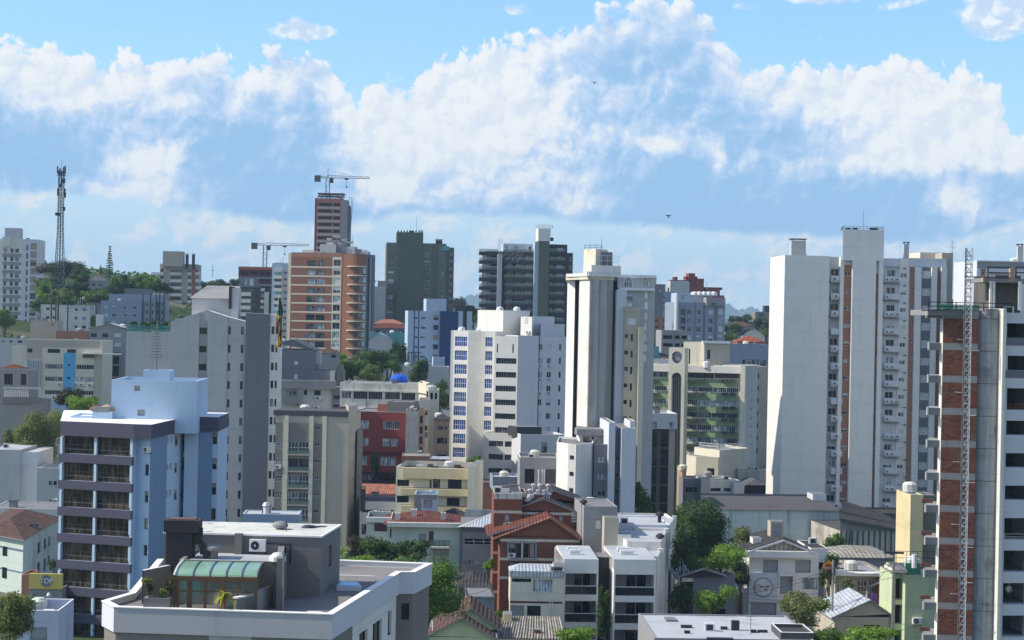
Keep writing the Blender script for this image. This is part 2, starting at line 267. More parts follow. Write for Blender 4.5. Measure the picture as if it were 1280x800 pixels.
# ================================================================ mesh builder
class MB:
    def __init__(s, org=(0, 0, 0)): s.v = []; s.f = []; s.mi = []; s.ms = []; s.o = org
    def mid(s, mat):
        if mat not in s.ms: s.ms.append(mat)
        return s.ms.index(mat)
    def poly(s, pts, mat):
        n = len(s.v); s.v += [(q[0]-s.o[0], q[1]-s.o[1], q[2]-s.o[2]) for q in pts]; s.f.append(tuple(range(n, n+len(pts)))); s.mi.append(s.mid(mat))
    def prism(s, pts, z0, z1, mat, topmat=None):
        n = len(pts)
        for i in range(n):
            a, b = pts[i], pts[(i+1) % n]
            s.poly([(a[0], a[1], z0), (b[0], b[1], z0), (b[0], b[1], z1), (a[0], a[1], z1)], mat)
        s.poly([(q[0], q[1], z1) for q in pts], topmat or mat); s.poly([(q[0], q[1], z0) for q in reversed(pts)], mat)
    def box(s, x0, x1, y0, y1, z0, z1, mat): s.prism([(x0, y0), (x1, y0), (x1, y1), (x0, y1)], z0, z1, mat)
    def tube(s, a, b, r, mat, n=6, r2=None):
        a = Vector(a); b = Vector(b); d = (b-a).normalized(); u = d.orthogonal().normalized(); w_ = d.cross(u); r2 = r if r2 is None else r2
        A = [a+(u*math.cos(2*math.pi*i/n)+w_*math.sin(2*math.pi*i/n))*r for i in range(n)]; B_ = [b+(u*math.cos(2*math.pi*i/n)+w_*math.sin(2*math.pi*i/n))*r2 for i in range(n)]
        for i in range(n): s.poly([A[i], A[(i+1) % n], B_[(i+1) % n], B_[i]], mat)
        s.poly(A[::-1], mat); s.poly(B_, mat)
    def lathe(s, c, prof, mat, n=10):
        for k in range(len(prof)-1):
            (r0, z0), (r1, z1) = prof[k], prof[k+1]
            for i in range(n):
                t0 = 2*math.pi*i/n; t1 = 2*math.pi*(i+1)/n
                s.poly([(c[0]+r0*math.cos(t0), c[1]+r0*math.sin(t0), c[2]+z0), (c[0]+r0*math.cos(t1), c[1]+r0*math.sin(t1), c[2]+z0), (c[0]+r1*math.cos(t1), c[1]+r1*math.sin(t1), c[2]+z1), (c[0]+r1*math.cos(t0), c[1]+r1*math.sin(t0), c[2]+z1)], mat)
    def mesh(s, name):
        me = bpy.data.meshes.new(name); me.from_pydata(s.v, [], s.f)
        for k in s.ms: me.materials.append(MATS[k])
        me.polygons.foreach_set('material_index', s.mi); me.update(); return me
    def obj(s, name, parent=None, smooth=False):
        me = s.mesh(name)
        if smooth: me.polygons.foreach_set('use_smooth', [True]*len(me.polygons))
        o = bpy.data.objects.new(name, me); COL.objects.link(o)
        if parent: o.parent = parent
        else: o.location = s.o
        return o
def tag(o, label, cat, group=None, kind=None):
    if label: o['label'] = label
    if cat: o['category'] = cat
    if group: o['group'] = group
    if kind: o['kind'] = kind
    return o
def empty(name, loc, label, cat, group=None):
    e = bpy.data.objects.new(name, None); e.empty_display_size = .5; e.location = loc; COL.objects.link(e); return tag(e, label, cat, group)
def inst(name, me, loc, rz, parent, sc=None):
    o = bpy.data.objects.new(name, me); COL.objects.link(o); o.location = loc; o.rotation_euler = (0, 0, rz); o.parent = parent
    if sc: o.scale = sc
    return o
# ================================================================ faces and windows
class Face:
    def __init__(s, p0, p1):
        s.p0 = p0; s.p1 = p1; dx = p1[0]-p0[0]; dy = p1[1]-p0[1]; s.L = math.hypot(dx, dy); s.d = (dx/s.L, dy/s.L); s.n = (s.d[1], -s.d[0]); s.rz = math.atan2(s.d[1], s.d[0])
    def az(s, px, py):
        a, b = ray(px, py)                                   # hit x=aY, y=Y with the vertical plane
        den = s.n[0]*a + s.n[1]; Y = (s.n[0]*s.p0[0]+s.n[1]*s.p0[1])/den
        return ((a*Y-s.p0[0])*s.d[0]+(Y-s.p0[1])*s.d[1], H+b*Y)
    def pt(s, a, z, off=0.0): return (s.p0[0]+s.d[0]*a+s.n[0]*off, s.p0[1]+s.d[1]*a+s.n[1]*off, z)
    def grid(s, kind, cols, rows, rx=None, ry=None):
        """cols: pixel x pairs read at height ry; rows: pixel y pairs read at column rx"""
        out = []
        ry = ry if ry is not None else rows[0][0]; rx = rx if rx is not None else cols[0][0]
        for r in rows:
            z1 = s.az(rx, r[0])[1]; z0 = s.az(rx, r[1])[1]
            for c in cols:
                out.append((s.az(c[0], ry)[0], s.az(c[1], ry)[0], z0, z1, kind))
        return out
    def zone(s, x0, x1, y0, y1, mat, ry=None, rx=None):
        return (s.az(x0, y0 if ry is None else ry)[0], s.az(x1, y0 if ry is None else ry)[0], s.az(x0 if rx is None else rx, y1)[1], s.az(x0 if rx is None else rx, y0)[1], mat)
def rows(y0, h, pitch, n): return [(y0+i*pitch, y0+i*pitch+h) for i in range(n)]
def rect(px, py, Y, rot, pxR=None, w=None, d=12.0):
    rot = R(rot); p0 = G(px, py, Y); dx, dy = math.cos(rot), math.sin(rot)
    if pxR is not None:
        a, _ = ray(pxR, py); w = (a*p0[1]-p0[0])/(dx-a*dy)
    p1 = (p0[0]+dx*w, p0[1]+dy*w); return [p0, p1, (p1[0]-dy*d, p1[1]+dx*d), (p0[0]-dy*d, p0[1]+dx*d)]
def rectc(pxL, pxC, pxR, py, Y, rot):
    """near corner at pxC: right-facing front to pxR, left side back to pxL"""
    r = R(rot); p0 = G(pxC, py, Y); dx, dy = math.cos(r), math.sin(r)
    a, _ = ray(pxR, py); w_ = (a*p0[1]-p0[0])/(dx-a*dy)
    a, _ = ray(pxL, py); d = (a*p0[1]-p0[0])/(-dy-a*dx)
    p1 = (p0[0]+dx*w_, p0[1]+dy*w_); return [p0, p1, (p1[0]-dy*d, p1[1]+dx*d), (p0[0]-dy*d, p0[1]+dx*d)]
KIND = {   # frame, (nx, nz) bars, frame width, [(pane, weight)], blind chance, blind material, recess
 'std':   ('frame_white', (1, 0), .06, [('pane_dark', 5), ('pane_curtain', 4), ('pane_pale', 2)], .35, 'blind_white', .14),
 'dark':  ('frame_dark', (1, 0), .05, [('pane_dark', 5), ('pane_curtain', 2)], .15, 'blind_grey', .14),
 'slit':  ('frame_dark', (0, 1), .05, [('pane_dark', 5), ('pane_curtain', 1)], .0, 'blind_grey', .16),
 'small': ('frame_white', (1, 0), .05, [('pane_dark', 5), ('pane_curtain', 1)], .0, 'blind_grey', .14),
 'band':  ('frame_grey', (7, 0), .05, [('pane_dark', 4), ('pane_curtain', 4)], .0, 'blind_white', .15),
 'bandp': ('frame_white', (6, 0), .06, [('pane_curtain', 3), ('pane_pale', 3), ('pane_dark', 3)], .0, 'blind_white', .15),
 'blue':  ('frame_white', (5, 1), .07, [('pane_blue', 1)], .0, 'blind_white', .10),
 'blue3': ('frame_white', (3, 1), .07, [('pane_blue', 1)], .0, 'blind_white', .10),
 'four':  ('frame_dark', (3, 0), .06, [('pane_curtain', 4), ('pane_pale', 3), ('pane_dark', 2)], .0, 'blind_white', .15),
 'pale':  ('frame_grey', (1, 0), .05, [('pane_pale', 1)], .3, 'blind_white', .10),
 'light': ('frame_white', (0, 0), .06, [('pane_light', 1)], .0, 'blind_white', .06),
 'door':  ('frame_white', (1, 0), .07, [('pane_dark', 5), ('pane_room', 2)], .0, 'blind_white', .5),
 'loggia':('frame_grey', (2, 0), .05, [('pane_room', 3), ('pane_dark', 2)], .0, 'blind_white', .7),
 'grid':  ('frame_white', (2, 1), .07, [('pane_dark', 2), ('pane_curtain', 1)], .0, 'blind_white', .12),
 'void':  (None, (0, 0), 0, [('black', 1)], 0, 'blind_white', 1.6),  # black sheet at the back paints the darkness of an open gap
 'dvoid': (None, (0, 0), 0, [('charcoal', 1)], 0, 'blind_white', 1.2),  # charcoal sheet at the back paints the dark inside of an opening
 'shutter': ('frame_grey', (0, 0), .05, [('blind_white', 1)], .0, 'blind_white', .10),
 'gshutter': ('frame_grey', (0, 0), .05, [('blind_grey', 1)], .0, 'blind_white', .12),
 'bshutter': ('frame_brown', (0, 0), .05, [('blind_brown', 1)], .0, 'blind_white', .10),
 'room':  ('frame_bronze', (4, 1), .05, [('pane_room', 1)], .0, 'blind_white', .15),
 'mirror':('frame_dark', (6, 8), .04, [('pane_mirror', 1)], .0, 'blind_white', .05),
 'tanw':  ('frame_brown', (1, 0), .05, [('pane_dark', 2)], .75, 'blind_tan', .12),
}
WCACHE = {}
def window_mesh(w_, h, kind):
    fr, (nx, nz), fw, panes, pb, bm, _ = KIND[kind]
    pane = random.choices([q[0] for q in panes], [q[1] for q in panes])[0]
    bl = random.choice([.35, .55, 1.0]) if random.random() < pb else 0
    key = (round(w_, 1), round(h, 1), kind, pane, bl)
    if key in WCACHE: return WCACHE[key], key
    w_ = max(key[0], .2); h = max(key[1], .2); m = MB()
    x0, x1 = -w_/2, w_/2
    m.poly([(x0, .05, 0), (x1, .05, 0), (x1, .05, h), (x0, .05, h)], pane)
    if fr:
        m.box(x0, x1, 0, .06, 0, fw, fr); m.box(x0, x1, 0, .06, h-fw, h, fr); m.box(x0, x0+fw, 0, .06, fw, h-fw, fr); m.box(x1-fw, x1, 0, .06, fw, h-fw, fr)
        for i in range(nx):
            x = x0+(i+1)*w_/(nx+1); m.box(x-fw*.45, x+fw*.45, .01, .055, fw, h-fw, fr)
        for i in range(nz):
            z = (i+1)*h/(nz+1); m.box(x0+fw, x1-fw, .012, .054, z-fw*.45, z+fw*.45, fr)
    if bl: m.box(x0+fw, x1-fw, .005, .045, h-fw-(h-2*fw)*bl, h-fw, bm)
    WCACHE[key] = m.mesh('window'); return WCACHE[key], key
def split_window(key):
    w_, h, kind, pane, bl = key; w_ = max(w_, .2); h = max(h, .2); fr, (nx, nz), fw, panes, pb, bm, _ = KIND[kind]; x0, x1 = -w_/2, w_/2
    p_ = MB(); p_.poly([(x0+.01, .05, .01), (x1-.01, .05, .01), (x1-.01, .05, h-.01), (x0+.01, .05, h-.01)], pane)
    if not fr: return None, None, None
    m = MB(); m.box(x0, x1, 0, .06, 0, fw, fr); m.box(x0, x1, 0, .06, h-fw, h, fr); m.box(x0, x0+fw, 0, .06, fw, h-fw, fr); m.box(x1-fw, x1, 0, .06, fw, h-fw, fr)
    for i in range(nx): x = x0+(i+1)*w_/(nx+1); m.box(x-fw*.45, x+fw*.45, .01, .055, fw, h-fw, fr)
    for i in range(nz): z = (i+1)*h/(nz+1); m.box(x0+fw, x1-fw, .012, .054, z-fw*.45, z+fw*.45, fr)
    m.box(x0-.06, x1+.06, -.12, 0.0, -.05, 0.0, 'grey_light')
    b_ = None
    if bl: b_ = MB(); b_.box(x0+fw, x1-fw, .005, .045, h-fw-(h-2*fw)*bl, h-fw, bm); b_ = b_.mesh('shutter')
    return m.mesh('window'), p_.mesh('pane'), b_
ACM = None
def ray_back(pts, i, j, d):
    """corner i receding straight away from the viewer's side of corner j, so a narrow flank stays narrow"""
    q = pts[j]; pts[i] = (q[0]*(1+d/q[1])+(.25 if q[0] > 0 else -.25), q[1]+d)
def ac_mesh():
    global ACM
    if ACM: return ACM
    m = MB(); m.box(-.42, .42, -.32, 0, 0, .58, 'white_plastic'); m.box(-.42, -.36, -.1, 0, -.12, 0, 'metal_dark'); m.box(.36, .42, -.1, 0, -.12, 0, 'metal_dark')
    c = Vector((-.12, -.325, .29)); ring = [(c.x+.22*math.cos(t_), c.y, c.z+.22*math.sin(t_)) for t_ in [2*math.pi*i/12 for i in range(12)]]
    m.poly(ring, 'metal_dark'); m.tube((c.x, c.y-.02, c.z), (c.x, c.y, c.z), .05, 'white_plastic'); ACM = m.mesh('air_conditioner'); return ACM
BLDS = []
class Bld:
    def __init__(s, name, label, cat, p0, zb=None, group=None):
        z = terr(p0[0], p0[1])-2 if zb is None else zb
        s.o = (p0[0], p0[1], z); s.z0 = z; s.roofs = []; BLDS.append(s); s.root = empty(name, s.o, label, cat, group)
    def mb(s): return MB(s.o)
    def fin(s, m, name, label=None, smooth=False):
        o = m.obj(name, s.root, smooth)
        if label: o['label'] = label
        return o
    def loc(s, q): return (q[0]-s.o[0], q[1]-s.o[1], q[2]-s.o[2])
    def vol(s, pts, ztop, mat, ops={}, zones={}, zbot=None, roof='roof_slab', par=.45, part='wall', cop=None, openname='window', wins=True):
        """closed prism whose walls carry real openings; returns its faces"""
        zb = s.z0 if zbot is None else zbot; m = s.mb(); n = len(pts); faces = []
        for i in range(n):
            f = Face(pts[i], pts[(i+1) % n]); faces.append(f)
            O = [o for o in ops.get(i, []) if o[1] > 0.02 and o[0] < f.L-.02 and o[3] <= ztop]
            O = [(max(.03, o[0]), min(f.L-.03, o[1]), o[2], o[3], o[4]) for o in O]; Z = zones.get(i, [])
            if not O and not Z:
                m.poly([f.pt(0, zb), f.pt(f.L, zb), f.pt(f.L, ztop), f.pt(0, ztop)], mat); continue
            xs = {0.0, f.L}; zs = {zb, ztop}
            for o in O+[q for q in Z]:
                for a in (o[0], o[1]):
                    if 0 < a < f.L: xs.add(round(a, 4))
                for z in (o[2], o[3]):
                    if zb < z < ztop: zs.add(round(z, 4))
            xs = sorted(xs); zs = sorted(zs)
            for a0, a1 in zip(xs, xs[1:]):
                if a1-a0 < 1e-3: continue
                ca = (a0+a1)/2; run = None
                Oc = [o for o in O if o[0] < ca < o[1]]; Zc = [o for o in Z if o[0] < ca < o[1]]
                for z0, z1 in zip(zs, zs[1:]):
                    if z1-z0 < 1e-4: continue
                    cz = (z0+z1)/2
                    if any(o[2] < cz < o[3] for o in Oc): cur = None
                    else:
                        cur = mat
                        for q in Zc:
                            if q[2] < cz < q[3]: cur = q[4]
                    if run and run[2] == cur: run[1] = z1
                    else:
                        if run and run[2]: m.poly([f.pt(a0, run[0]), f.pt(a1, run[0]), f.pt(a1, run[1]), f.pt(a0, run[1])], run[2])
                        run = [z0, z1, cur]
                if run and run[2]: m.poly([f.pt(a0, run[0]), f.pt(a1, run[0]), f.pt(a1, run[1]), f.pt(a0, run[1])], run[2])
            for (a0, a1, z0, z1, kd) in O:
                rd = KIND[kd][6]
                rm = mat
                for q in Z:
                    if q[0] < (a0+a1)/2 < q[1] and q[2] < (z0+z1)/2 < q[3]: rm = q[4]
                for A, B2 in (((a0, z0), (a1, z0)), ((a1, z0), (a1, z1)), ((a1, z1), (a0, z1)), ((a0, z1), (a0, z0))):
                    m.poly([f.pt(A[0], A[1], 0), f.pt(B2[0], B2[1], 0), f.pt(B2[0], B2[1], -rd-.06), f.pt(A[0], A[1], -rd-.06)], rm)
                if wins: s.win(f, a0, a1, z0, z1, kd, -rd, openname)
        if par > 0:
            c = (sum(q[0] for q in pts)/n, sum(q[1] for q in pts)/n)
            inn = []
            for q in pts:
                dx, dy = c[0]-q[0], c[1]-q[1]; L = math.hypot(dx, dy); k = min(.28, .3*L); inn.append((q[0]+dx/L*k, q[1]+dy/L*k))
            for i in range(n):
                j = (i+1) % n
                m.poly([(pts[i][0], pts[i][1], ztop), (pts[j][0], pts[j][1], ztop), (inn[j][0], inn[j][1], ztop), (inn[i][0], inn[i][1], ztop)], cop or mat)
                m.poly([(inn[i][0], inn[i][1], ztop), (inn[j][0], inn[j][1], ztop), (inn[j][0], inn[j][1], ztop-par), (inn[i][0], inn[i][1], ztop-par)], mat)
            m.poly([(q[0], q[1], ztop-par) for q in inn], roof); s.roofs.append((pts, ztop-par))
        else: m.poly([(q[0], q[1], ztop) for q in pts], roof)
        s.fin(m, part); return faces
    def win(s, f, a0, a1, z0, z1, kd, off, name='window'):
        if s.o[1] < 262:                                        # near enough to show its pieces
            me, key = window_mesh(a1-a0, z1-z0, kd)
            if (key, 'p') not in WCACHE: WCACHE[(key, 'p')] = split_window(key)
            fr_, pn_, bl_ = WCACHE[(key, 'p')]; sc = ((a1-a0)/max(key[0], .2), 1, (z1-z0)/max(key[1], .2))
            if fr_:
                o = inst(name, fr_, s.loc(f.pt((a0+a1)/2, z0, off)), f.rz, s.root, sc)
                inst('pane', pn_, (0, 0, 0), 0, o)
                if bl_: inst('shutter', bl_, (0, 0, 0), 0, o)
                return o
        me, key = window_mesh(a1-a0, z1-z0, kd)
        q = s.loc(f.pt((a0+a1)/2, z0, off)); o = inst(name, me, q, f.rz, s.root, ((a1-a0)/max(key[0], .2), 1, (z1-z0)/max(key[1], .2)))
        return o
    def ac(s, f, a, z, sc=1.0): inst('air_conditioner', ac_mesh(), s.loc(f.pt(a, z, .01)), f.rz, s.root, (sc, sc, sc) if sc != 1.0 else None)
    def fbox(s, f, a0, a1, z0, z1, o0, o1, mat, part=None, m=None):
        mm = m or s.mb(); A = f.pt(a0, 0, o1); B2 = f.pt(a1, 0, o1); C = f.pt(a1, 0, o0); D = f.pt(a0, 0, o0)
        mm.prism([A[:2], B2[:2], C[:2], D[:2]], z0, z1, mat)
        if m is None: return s.fin(mm, part or 'trim')
    def pbox(s, f, x0, x1, y0, y1, o0, o1, mat, part=None, m=None):
        a0, z1 = f.az(x0, y0); a1, _ = f.az(x1, y0); _, z0 = f.az(x0, y1)
        return s.fbox(f, a0, a1, z0, z1, o0, o1, mat, part, m)
    def balcony(s, f, a0, a1, z, dep, h=.95, mat='white', rail=None, slab=.18, part='balcony'):
        m = s.mb(); s.fbox(f, a0, a1, z-slab, z, .0, dep, mat, m=m)
        if rail is None:
            s.fbox(f, a0, a1, z, z+h, dep-.1, dep, mat, m=m); s.fbox(f, a0, a0+.1, z, z+h, 0, dep-.1, mat, m=m); s.fbox(f, a1-.1, a1, z, z+h, 0, dep-.1, mat, m=m)
        else:
            s.fbox(f, a0, a1, z+h-.05, z+h, dep-.06, dep, rail, m=m)
            k = max(2, int((a1-a0)/.6))
            for i in range(k+1):
                a = a0+(a1-a0-.04)*i/k; s.fbox(f, a, a+.04, z, z+h-.05, dep-.05, dep-.01, rail, m=m)
            s.fbox(f, a0+.02, a1-.02, z+.08, z+h-.1, dep-.035, dep-.025, 'clear_glass', m=m)
        s.fin(m, part)
    def gable(s, f, ap, eh, ov=.3, mat='tiles_red', wall=None, depth=10.0, th=.14, a0=0.0, a1=None, part='roof'):
        """gable roof whose gable end lies on face f. ap=(a,z) apex, eh = eave height (left,right)"""
        a1 = f.L if a1 is None else a1; m = s.mb(); zl, zr = eh if isinstance(eh, tuple) else (eh, eh)
        if wall: 
            g = s.mb(); g.poly([f.pt(a0, zl, -.02), f.pt(a1, zr, -.02), f.pt(ap[0], ap[1], -.02)], wall); g.poly([f.pt(a0, zl, -depth), f.pt(ap[0], ap[1], -depth), f.pt(a1, zr, -depth)], wall); s.fin(g, 'gable_wall')
        for (ae, ze, sg) in ((a0, zl, -1), (a1, zr, 1)):
            k = ov/max(.3, abs(ae-ap[0])); ax = ae+(ae-ap[0])*k; zx = ze+(ze-ap[1])*k
            q = [f.pt(ax, zx, ov), f.pt(ap[0], ap[1], ov), f.pt(ap[0], ap[1], -depth-ov), f.pt(ax, zx, -depth-ov)]
            lo = [Vector(v_)+Vector((0, 0, .02)) for v_ in q]; up = [v_+Vector((0, 0, th)) for v_ in lo]
            m.poly(up if sg < 0 else up[::-1], mat); m.poly(lo, mat)
            for i in range(4):
                j = (i+1) % 4; m.poly([lo[i], lo[j], up[j], up[i]], 'frame_grey' if i == 0 else mat)
        return s.fin(m, part)
    def hip(s, pts, ze, zr, mat, ov=.4, part='roof', inset=.35, th=.12):
        c = [sum(q[0] for q in pts)/4, sum(q[1] for q in pts)/4]; m = s.mb()
        P4 = [(c[0]+(q[0]-c[0])*(1+ov/6), c[1]+(q[1]-c[1])*(1+ov/6)) for q in pts]
        mid = lambda a, b, t_: (a[0]+(b[0]-a[0])*t_, a[1]+(b[1]-a[1])*t_)
        L1 = math.dist(P4[0], P4[1]); L2 = math.dist(P4[1], P4[2])
        if L1 >= L2:
            e0, e1 = mid(P4[0], P4[3], .5), mid(P4[1], P4[2], .5); r0 = mid(e0, e1, inset); r1 = mid(e0, e1, 1-inset); q = [(0, 1, r1, r0), (1, 2, r1, None), (2, 3, r0, r1), (3, 0, r0, None)]
        else:
            e0, e1 = mid(P4[0], P4[1], .5), mid(P4[3], P4[2], .5); r0 = mid(e0, e1, inset); r1 = mid(e0, e1, 1-inset); q = [(0, 1, r0, None), (1, 2, r1, r0), (2, 3, r1, None), (3, 0, r0, r1)]
        for i, j, a, b in q:
            v = [(P4[i][0], P4[i][1], ze), (P4[j][0], P4[j][1], ze), (a[0], a[1], zr)]
            if b: v.append((b[0], b[1], zr))
            m.poly(v, mat)
        for i in range(4):
            j = (i+1) % 4; m.poly([(P4[i][0], P4[i][1], ze-th), (P4[j][0], P4[j][1], ze-th), (P4[j][0], P4[j][1], ze), (P4[i][0], P4[i][1], ze)], 'frame_grey')
        m.poly([(q_[0], q_[1], ze-th) for q_ in P4[::-1]], mat)
        s.fin(m, part)
    def flue(s, px, py0, py1, Y, w_, mat='grey_light', cap='metal_dark', part='chimney'):
        x, y, z1 = P(px, py0, Y); z0 = P(px, py1, Y)[2]-1.0; m = s.mb(); r = w_/2
        m.box(x-r, x+r, y-r, y+r, z0, z1-.35, mat); m.box(x-r*1.15, x+r*1.15, y-r*1.15, y+r*1.15, z1-.12, z1, cap)
        for sx in (-1, 1):
            for sy in (-1, 1): m.box(x+sx*r*.85-.05, x+sx*r*.85+.05, y+sy*r*.85-.05, y+sy*r*.85+.05, z1-.35, z1-.12, cap)
        s.fin(m, part)
    def antenna(s, px, py0, py1, Y, r=.05, bars=0):
        x, y, z1 = P(px, py0, Y); z0 = P(px, py1, Y)[2]; m = s.mb(); m.tube((x, y, z0-.5), (x, y, z1), r, 'metal_grey', 5, r*.5)
        for i in range(bars):
            z = z1-(i+1)*(z1-z0)*.8/(bars+1); l = .15+.5*(i+1)/bars; m.tube((x-l, y, z), (x+l, y, z), r*.6, 'metal_grey', 4)
        s.fin(m, 'antenna')
    def rail(s, pts, z, h=1.0, mat='metal_grey', part='railing', r=.03, gap=1.5):
        m = s.mb()
        for a, b in zip(pts, pts[1:]):
            L = math.dist(a, b); k = max(1, int(L/gap))
            for i in range(k+1):
                x = a[0]+(b[0]-a[0])*i/k; y = a[1]+(b[1]-a[1])*i/k; m.tube((x, y, z), (x, y, z+h), r, mat, 4)
            for zz in (z+h, z+h*.5): m.tube((a[0], a[1], zz), (b[0], b[1], zz), r, mat, 4)
        s.fin(m, part)
def fz(px, py, Y): return P(px, py, Y)[2]
# ================================================================ trees
def crown_mesh(mb, c, rx, ry, rz, mat, leaf, n, lobes=9, seed=0, shape='round', core=True):
    rg = random.Random(seed); L = []
    for i in range(lobes):
        u = rg.uniform(-1, 1); t_ = rg.uniform(0, 2*math.pi); k = rg.uniform(.30, .72)
        zz = u*.62 if shape != 'flat' else rg.uniform(-.2, .5)
        rr = math.sqrt(max(0, 1-zz*zz))*k
        if shape == 'cone': rr *= (1-(zz+1)/2*.8)
        L.append((c[0]+rx*rr*math.cos(t_)*1.15, c[1]+ry*rr*math.sin(t_)*1.15, c[2]+rz*zz, rg.uniform(.34, .56)))
    L.append((c[0], c[1], c[2], .6))
    rm = (rx+ry+rz)/3
    if core:  # added inner blobs block light so the crown stays dark inside
        for (x, y, z, k) in L:
            a = .66*k; N = 6
            for i in range(N):
                for j in range(4):
                    def q(ii, jj):
                        th = 2*math.pi*ii/N; ph = math.pi*(jj/4-.5); return (x+rx*a*math.cos(ph)*math.cos(th), y+ry*a*math.cos(ph)*math.sin(th), z+rz*a*math.sin(ph))
                    mb.poly([q(i, j), q(i+1, j), q(i+1, j+1), q(i, j+1)], mat)
    for i in range(n):
        x, y, z, k = L[rg.randrange(len(L))]
        d = Vector((rg.gauss(0, 1), rg.gauss(0, 1), rg.gauss(0, 1)+.25)).normalized(); q = k*rg.uniform(.62, 1.12)
        pos = Vector((x+d.x*rx*q, y+d.y*ry*q, z+d.z*rz*q))
        nrm = (d+Vector((rg.gauss(0, .55), rg.gauss(0, .55), rg.gauss(0, .55)))).normalized(); t1 = nrm.orthogonal().normalized(); a = rg.uniform(0, 6.28)
        t1 = (t1*math.cos(a)+nrm.cross(t1)*math.sin(a)); t2 = nrm.cross(t1); s_ = leaf*rg.uniform(.6, 1.4)
        mb.poly([pos-t1*s_, pos-t2*s_*.6, pos+t1*s_, pos+t2*s_*.6], mat)
TREES = []
def tree(label, px, py_top, py_bot, wpx, Y, mat='leaf_mid', name='leafy_tree', cat='tree', n=None, zg=None, shape='round', lobes=10, leafpx=1.5, group=None, dens=1.0):
    x, y, zt = P(px, py_top, Y); zb = fz(px, py_bot, Y); rx = 1.14*wpx*Y/F/2; rz = (zt-zb)/2; c = (x, y, (zt+zb)/2)
    g = terr(x, y) if zg is None else zg
    e = empty(name, (x, y, g), label, cat, group); leaf = leafpx*Y/F
    if n is None: n = int(min(9000, 2.6*dens*(wpx*(py_bot-py_top))/(leafpx*leafpx*.8)))
    m = MB((x, y, g)); crown_mesh(m, c, rx*.95, rx*.9, rz*.95, mat, leaf, n, lobes, seed=len(TREES)+11, shape=shape); o = m.obj('crown', e)
    m = MB((x, y, g)); th = max(1.0, zb-g+rz*.6); r = max(.12, rx*.08)
    m.tube((x, y, g-.5), (x+rx*.05, y, g+th), r, 'trunk', 7, r*.5)
    rg = random.Random(len(TREES))
    for i in range(4):
        a = i*1.6+rg.random(); m.tube((x, y, g+th*.7), (x+rx*.5*math.cos(a), y+rx*.5*math.sin(a), c[2]+rz*rg.uniform(-.2, .4)), r*.45, 'trunk', 5, r*.12)
    m.obj('trunk', e); TREES.append(e); return e
# ================================================================ ground
def ground():
    m = MB(); xs = [-20000, -6000, -2000, -900, -600]+[-420+14*i for i in range(61)]+[600, 900, 2000, 6000, 20000]; ys = [-3000, -300, 60, 120, 180]+[240+16*i for i in range(66)]+[1400, 1600, 2000, 2600, 3600, 5000, 9000, 20000]
    V = [(x, y, terr(x, y)) for y in ys for x in xs]; n = len(xs); m.v = V
    for j in range(len(ys)-1):
        for i in range(n-1): m.f.append((j*n+i, j*n+i+1, (j+1)*n+i+1, (j+1)*n+i)); m.mi.append(0)
    mt, t, b = principled('earth', .95, .1); tc = t.new('ShaderNodeTexCoord').outputs['Object']
    a = t.noise(tc, .012, 6.0, .6); q = t.noise(tc, .12, 5.0, .65); a2 = t.noise(tc, .0016, 4.0, .6)
    cc = t.mix(t.ss(a, .44, .58), lin('3c4a2a'), lin('6e6a60')); cc = t.mix(t.m('MULTIPLY', t.ss(q, .5, .7), .6), cc, lin('35402a')); 
    cc = t.mix(t.ss(t.sep(tc)[1], 900, 1600), cc, t.mix(t.ss(a2, .4, .6), lin('33452a'), lin('4a5a34')))
    t.inp(b, 'Base Color', cc); MATS['earth'] = mt; m.ms = ['earth']
    o = m.obj('ground', smooth=True); o['kind'] = 'structure'
ground()
def hills(profile, Y, name='hills', depth=1500):
    """a ridge standing at its own distance: profile = [(px, py)]"""
    m = MB(); pr = []
    for (a, b) in zip(profile, profile[1:]):
        for i in range(8): t_ = i/8; pr.append((a[0]+(b[0]-a[0])*t_, a[1]+(b[1]-a[1])*t_))
    pr.append(profile[-1]); K = 10; n = len(pr); rg = random.Random(5); V = []
    jit = [rg.uniform(-6, 6) for _ in pr]
    for k in range(K+1):
        t_ = k/K
        for i, (px, py) in enumerate(pr):
            x, y, z = P(px, py, Y); zz = -34 + (z+jit[i]*.6+34)*math.sin(math.pi*t_)**1.2 + (rg.uniform(-5, 5) if 0 < k < K else 0)
            V.append((x*(1+(t_-.5)*depth/Y), Y+(t_-.5)*depth, zz))
    m.v = V
    for k in range(K):
        for i in range(n-1): m.f.append((k*n+i, k*n+i+1, (k+1)*n+i+1, (k+1)*n+i)); m.mi.append(0)
    m.ms = ['hill_forest']; o = m.obj(name, smooth=True); o['kind'] = 'structure'
mt, t, b = principled('hill_forest', .95, .1); tc = t.new('ShaderNodeTexCoord').outputs['Object']
t.inp(b, 'Base Color', t.mix(t.ss(t.noise(tc, .01, 6.0, .6), .4, .6), lin('2c3f26'), lin('3c5232'))); MATS['hill_forest'] = mt
hills([(-900,386),(-400,384),(-100,388),(100,384),(250,378),(400,380),(520,378),(575,372),(590,368),(602,367),(615,372),(640,380),(700,384),(800,380),(880,388),(905,377),(915,383),(925,388),(938,383),(950,388),(985,396),(1100,392),(1300,398),(1700,400),(2200,400)], 8600)
hills([(-900,392),(0,390),(500,384),(640,390),(900,400),(1300,404),(2200,410)], 4200, depth=900)
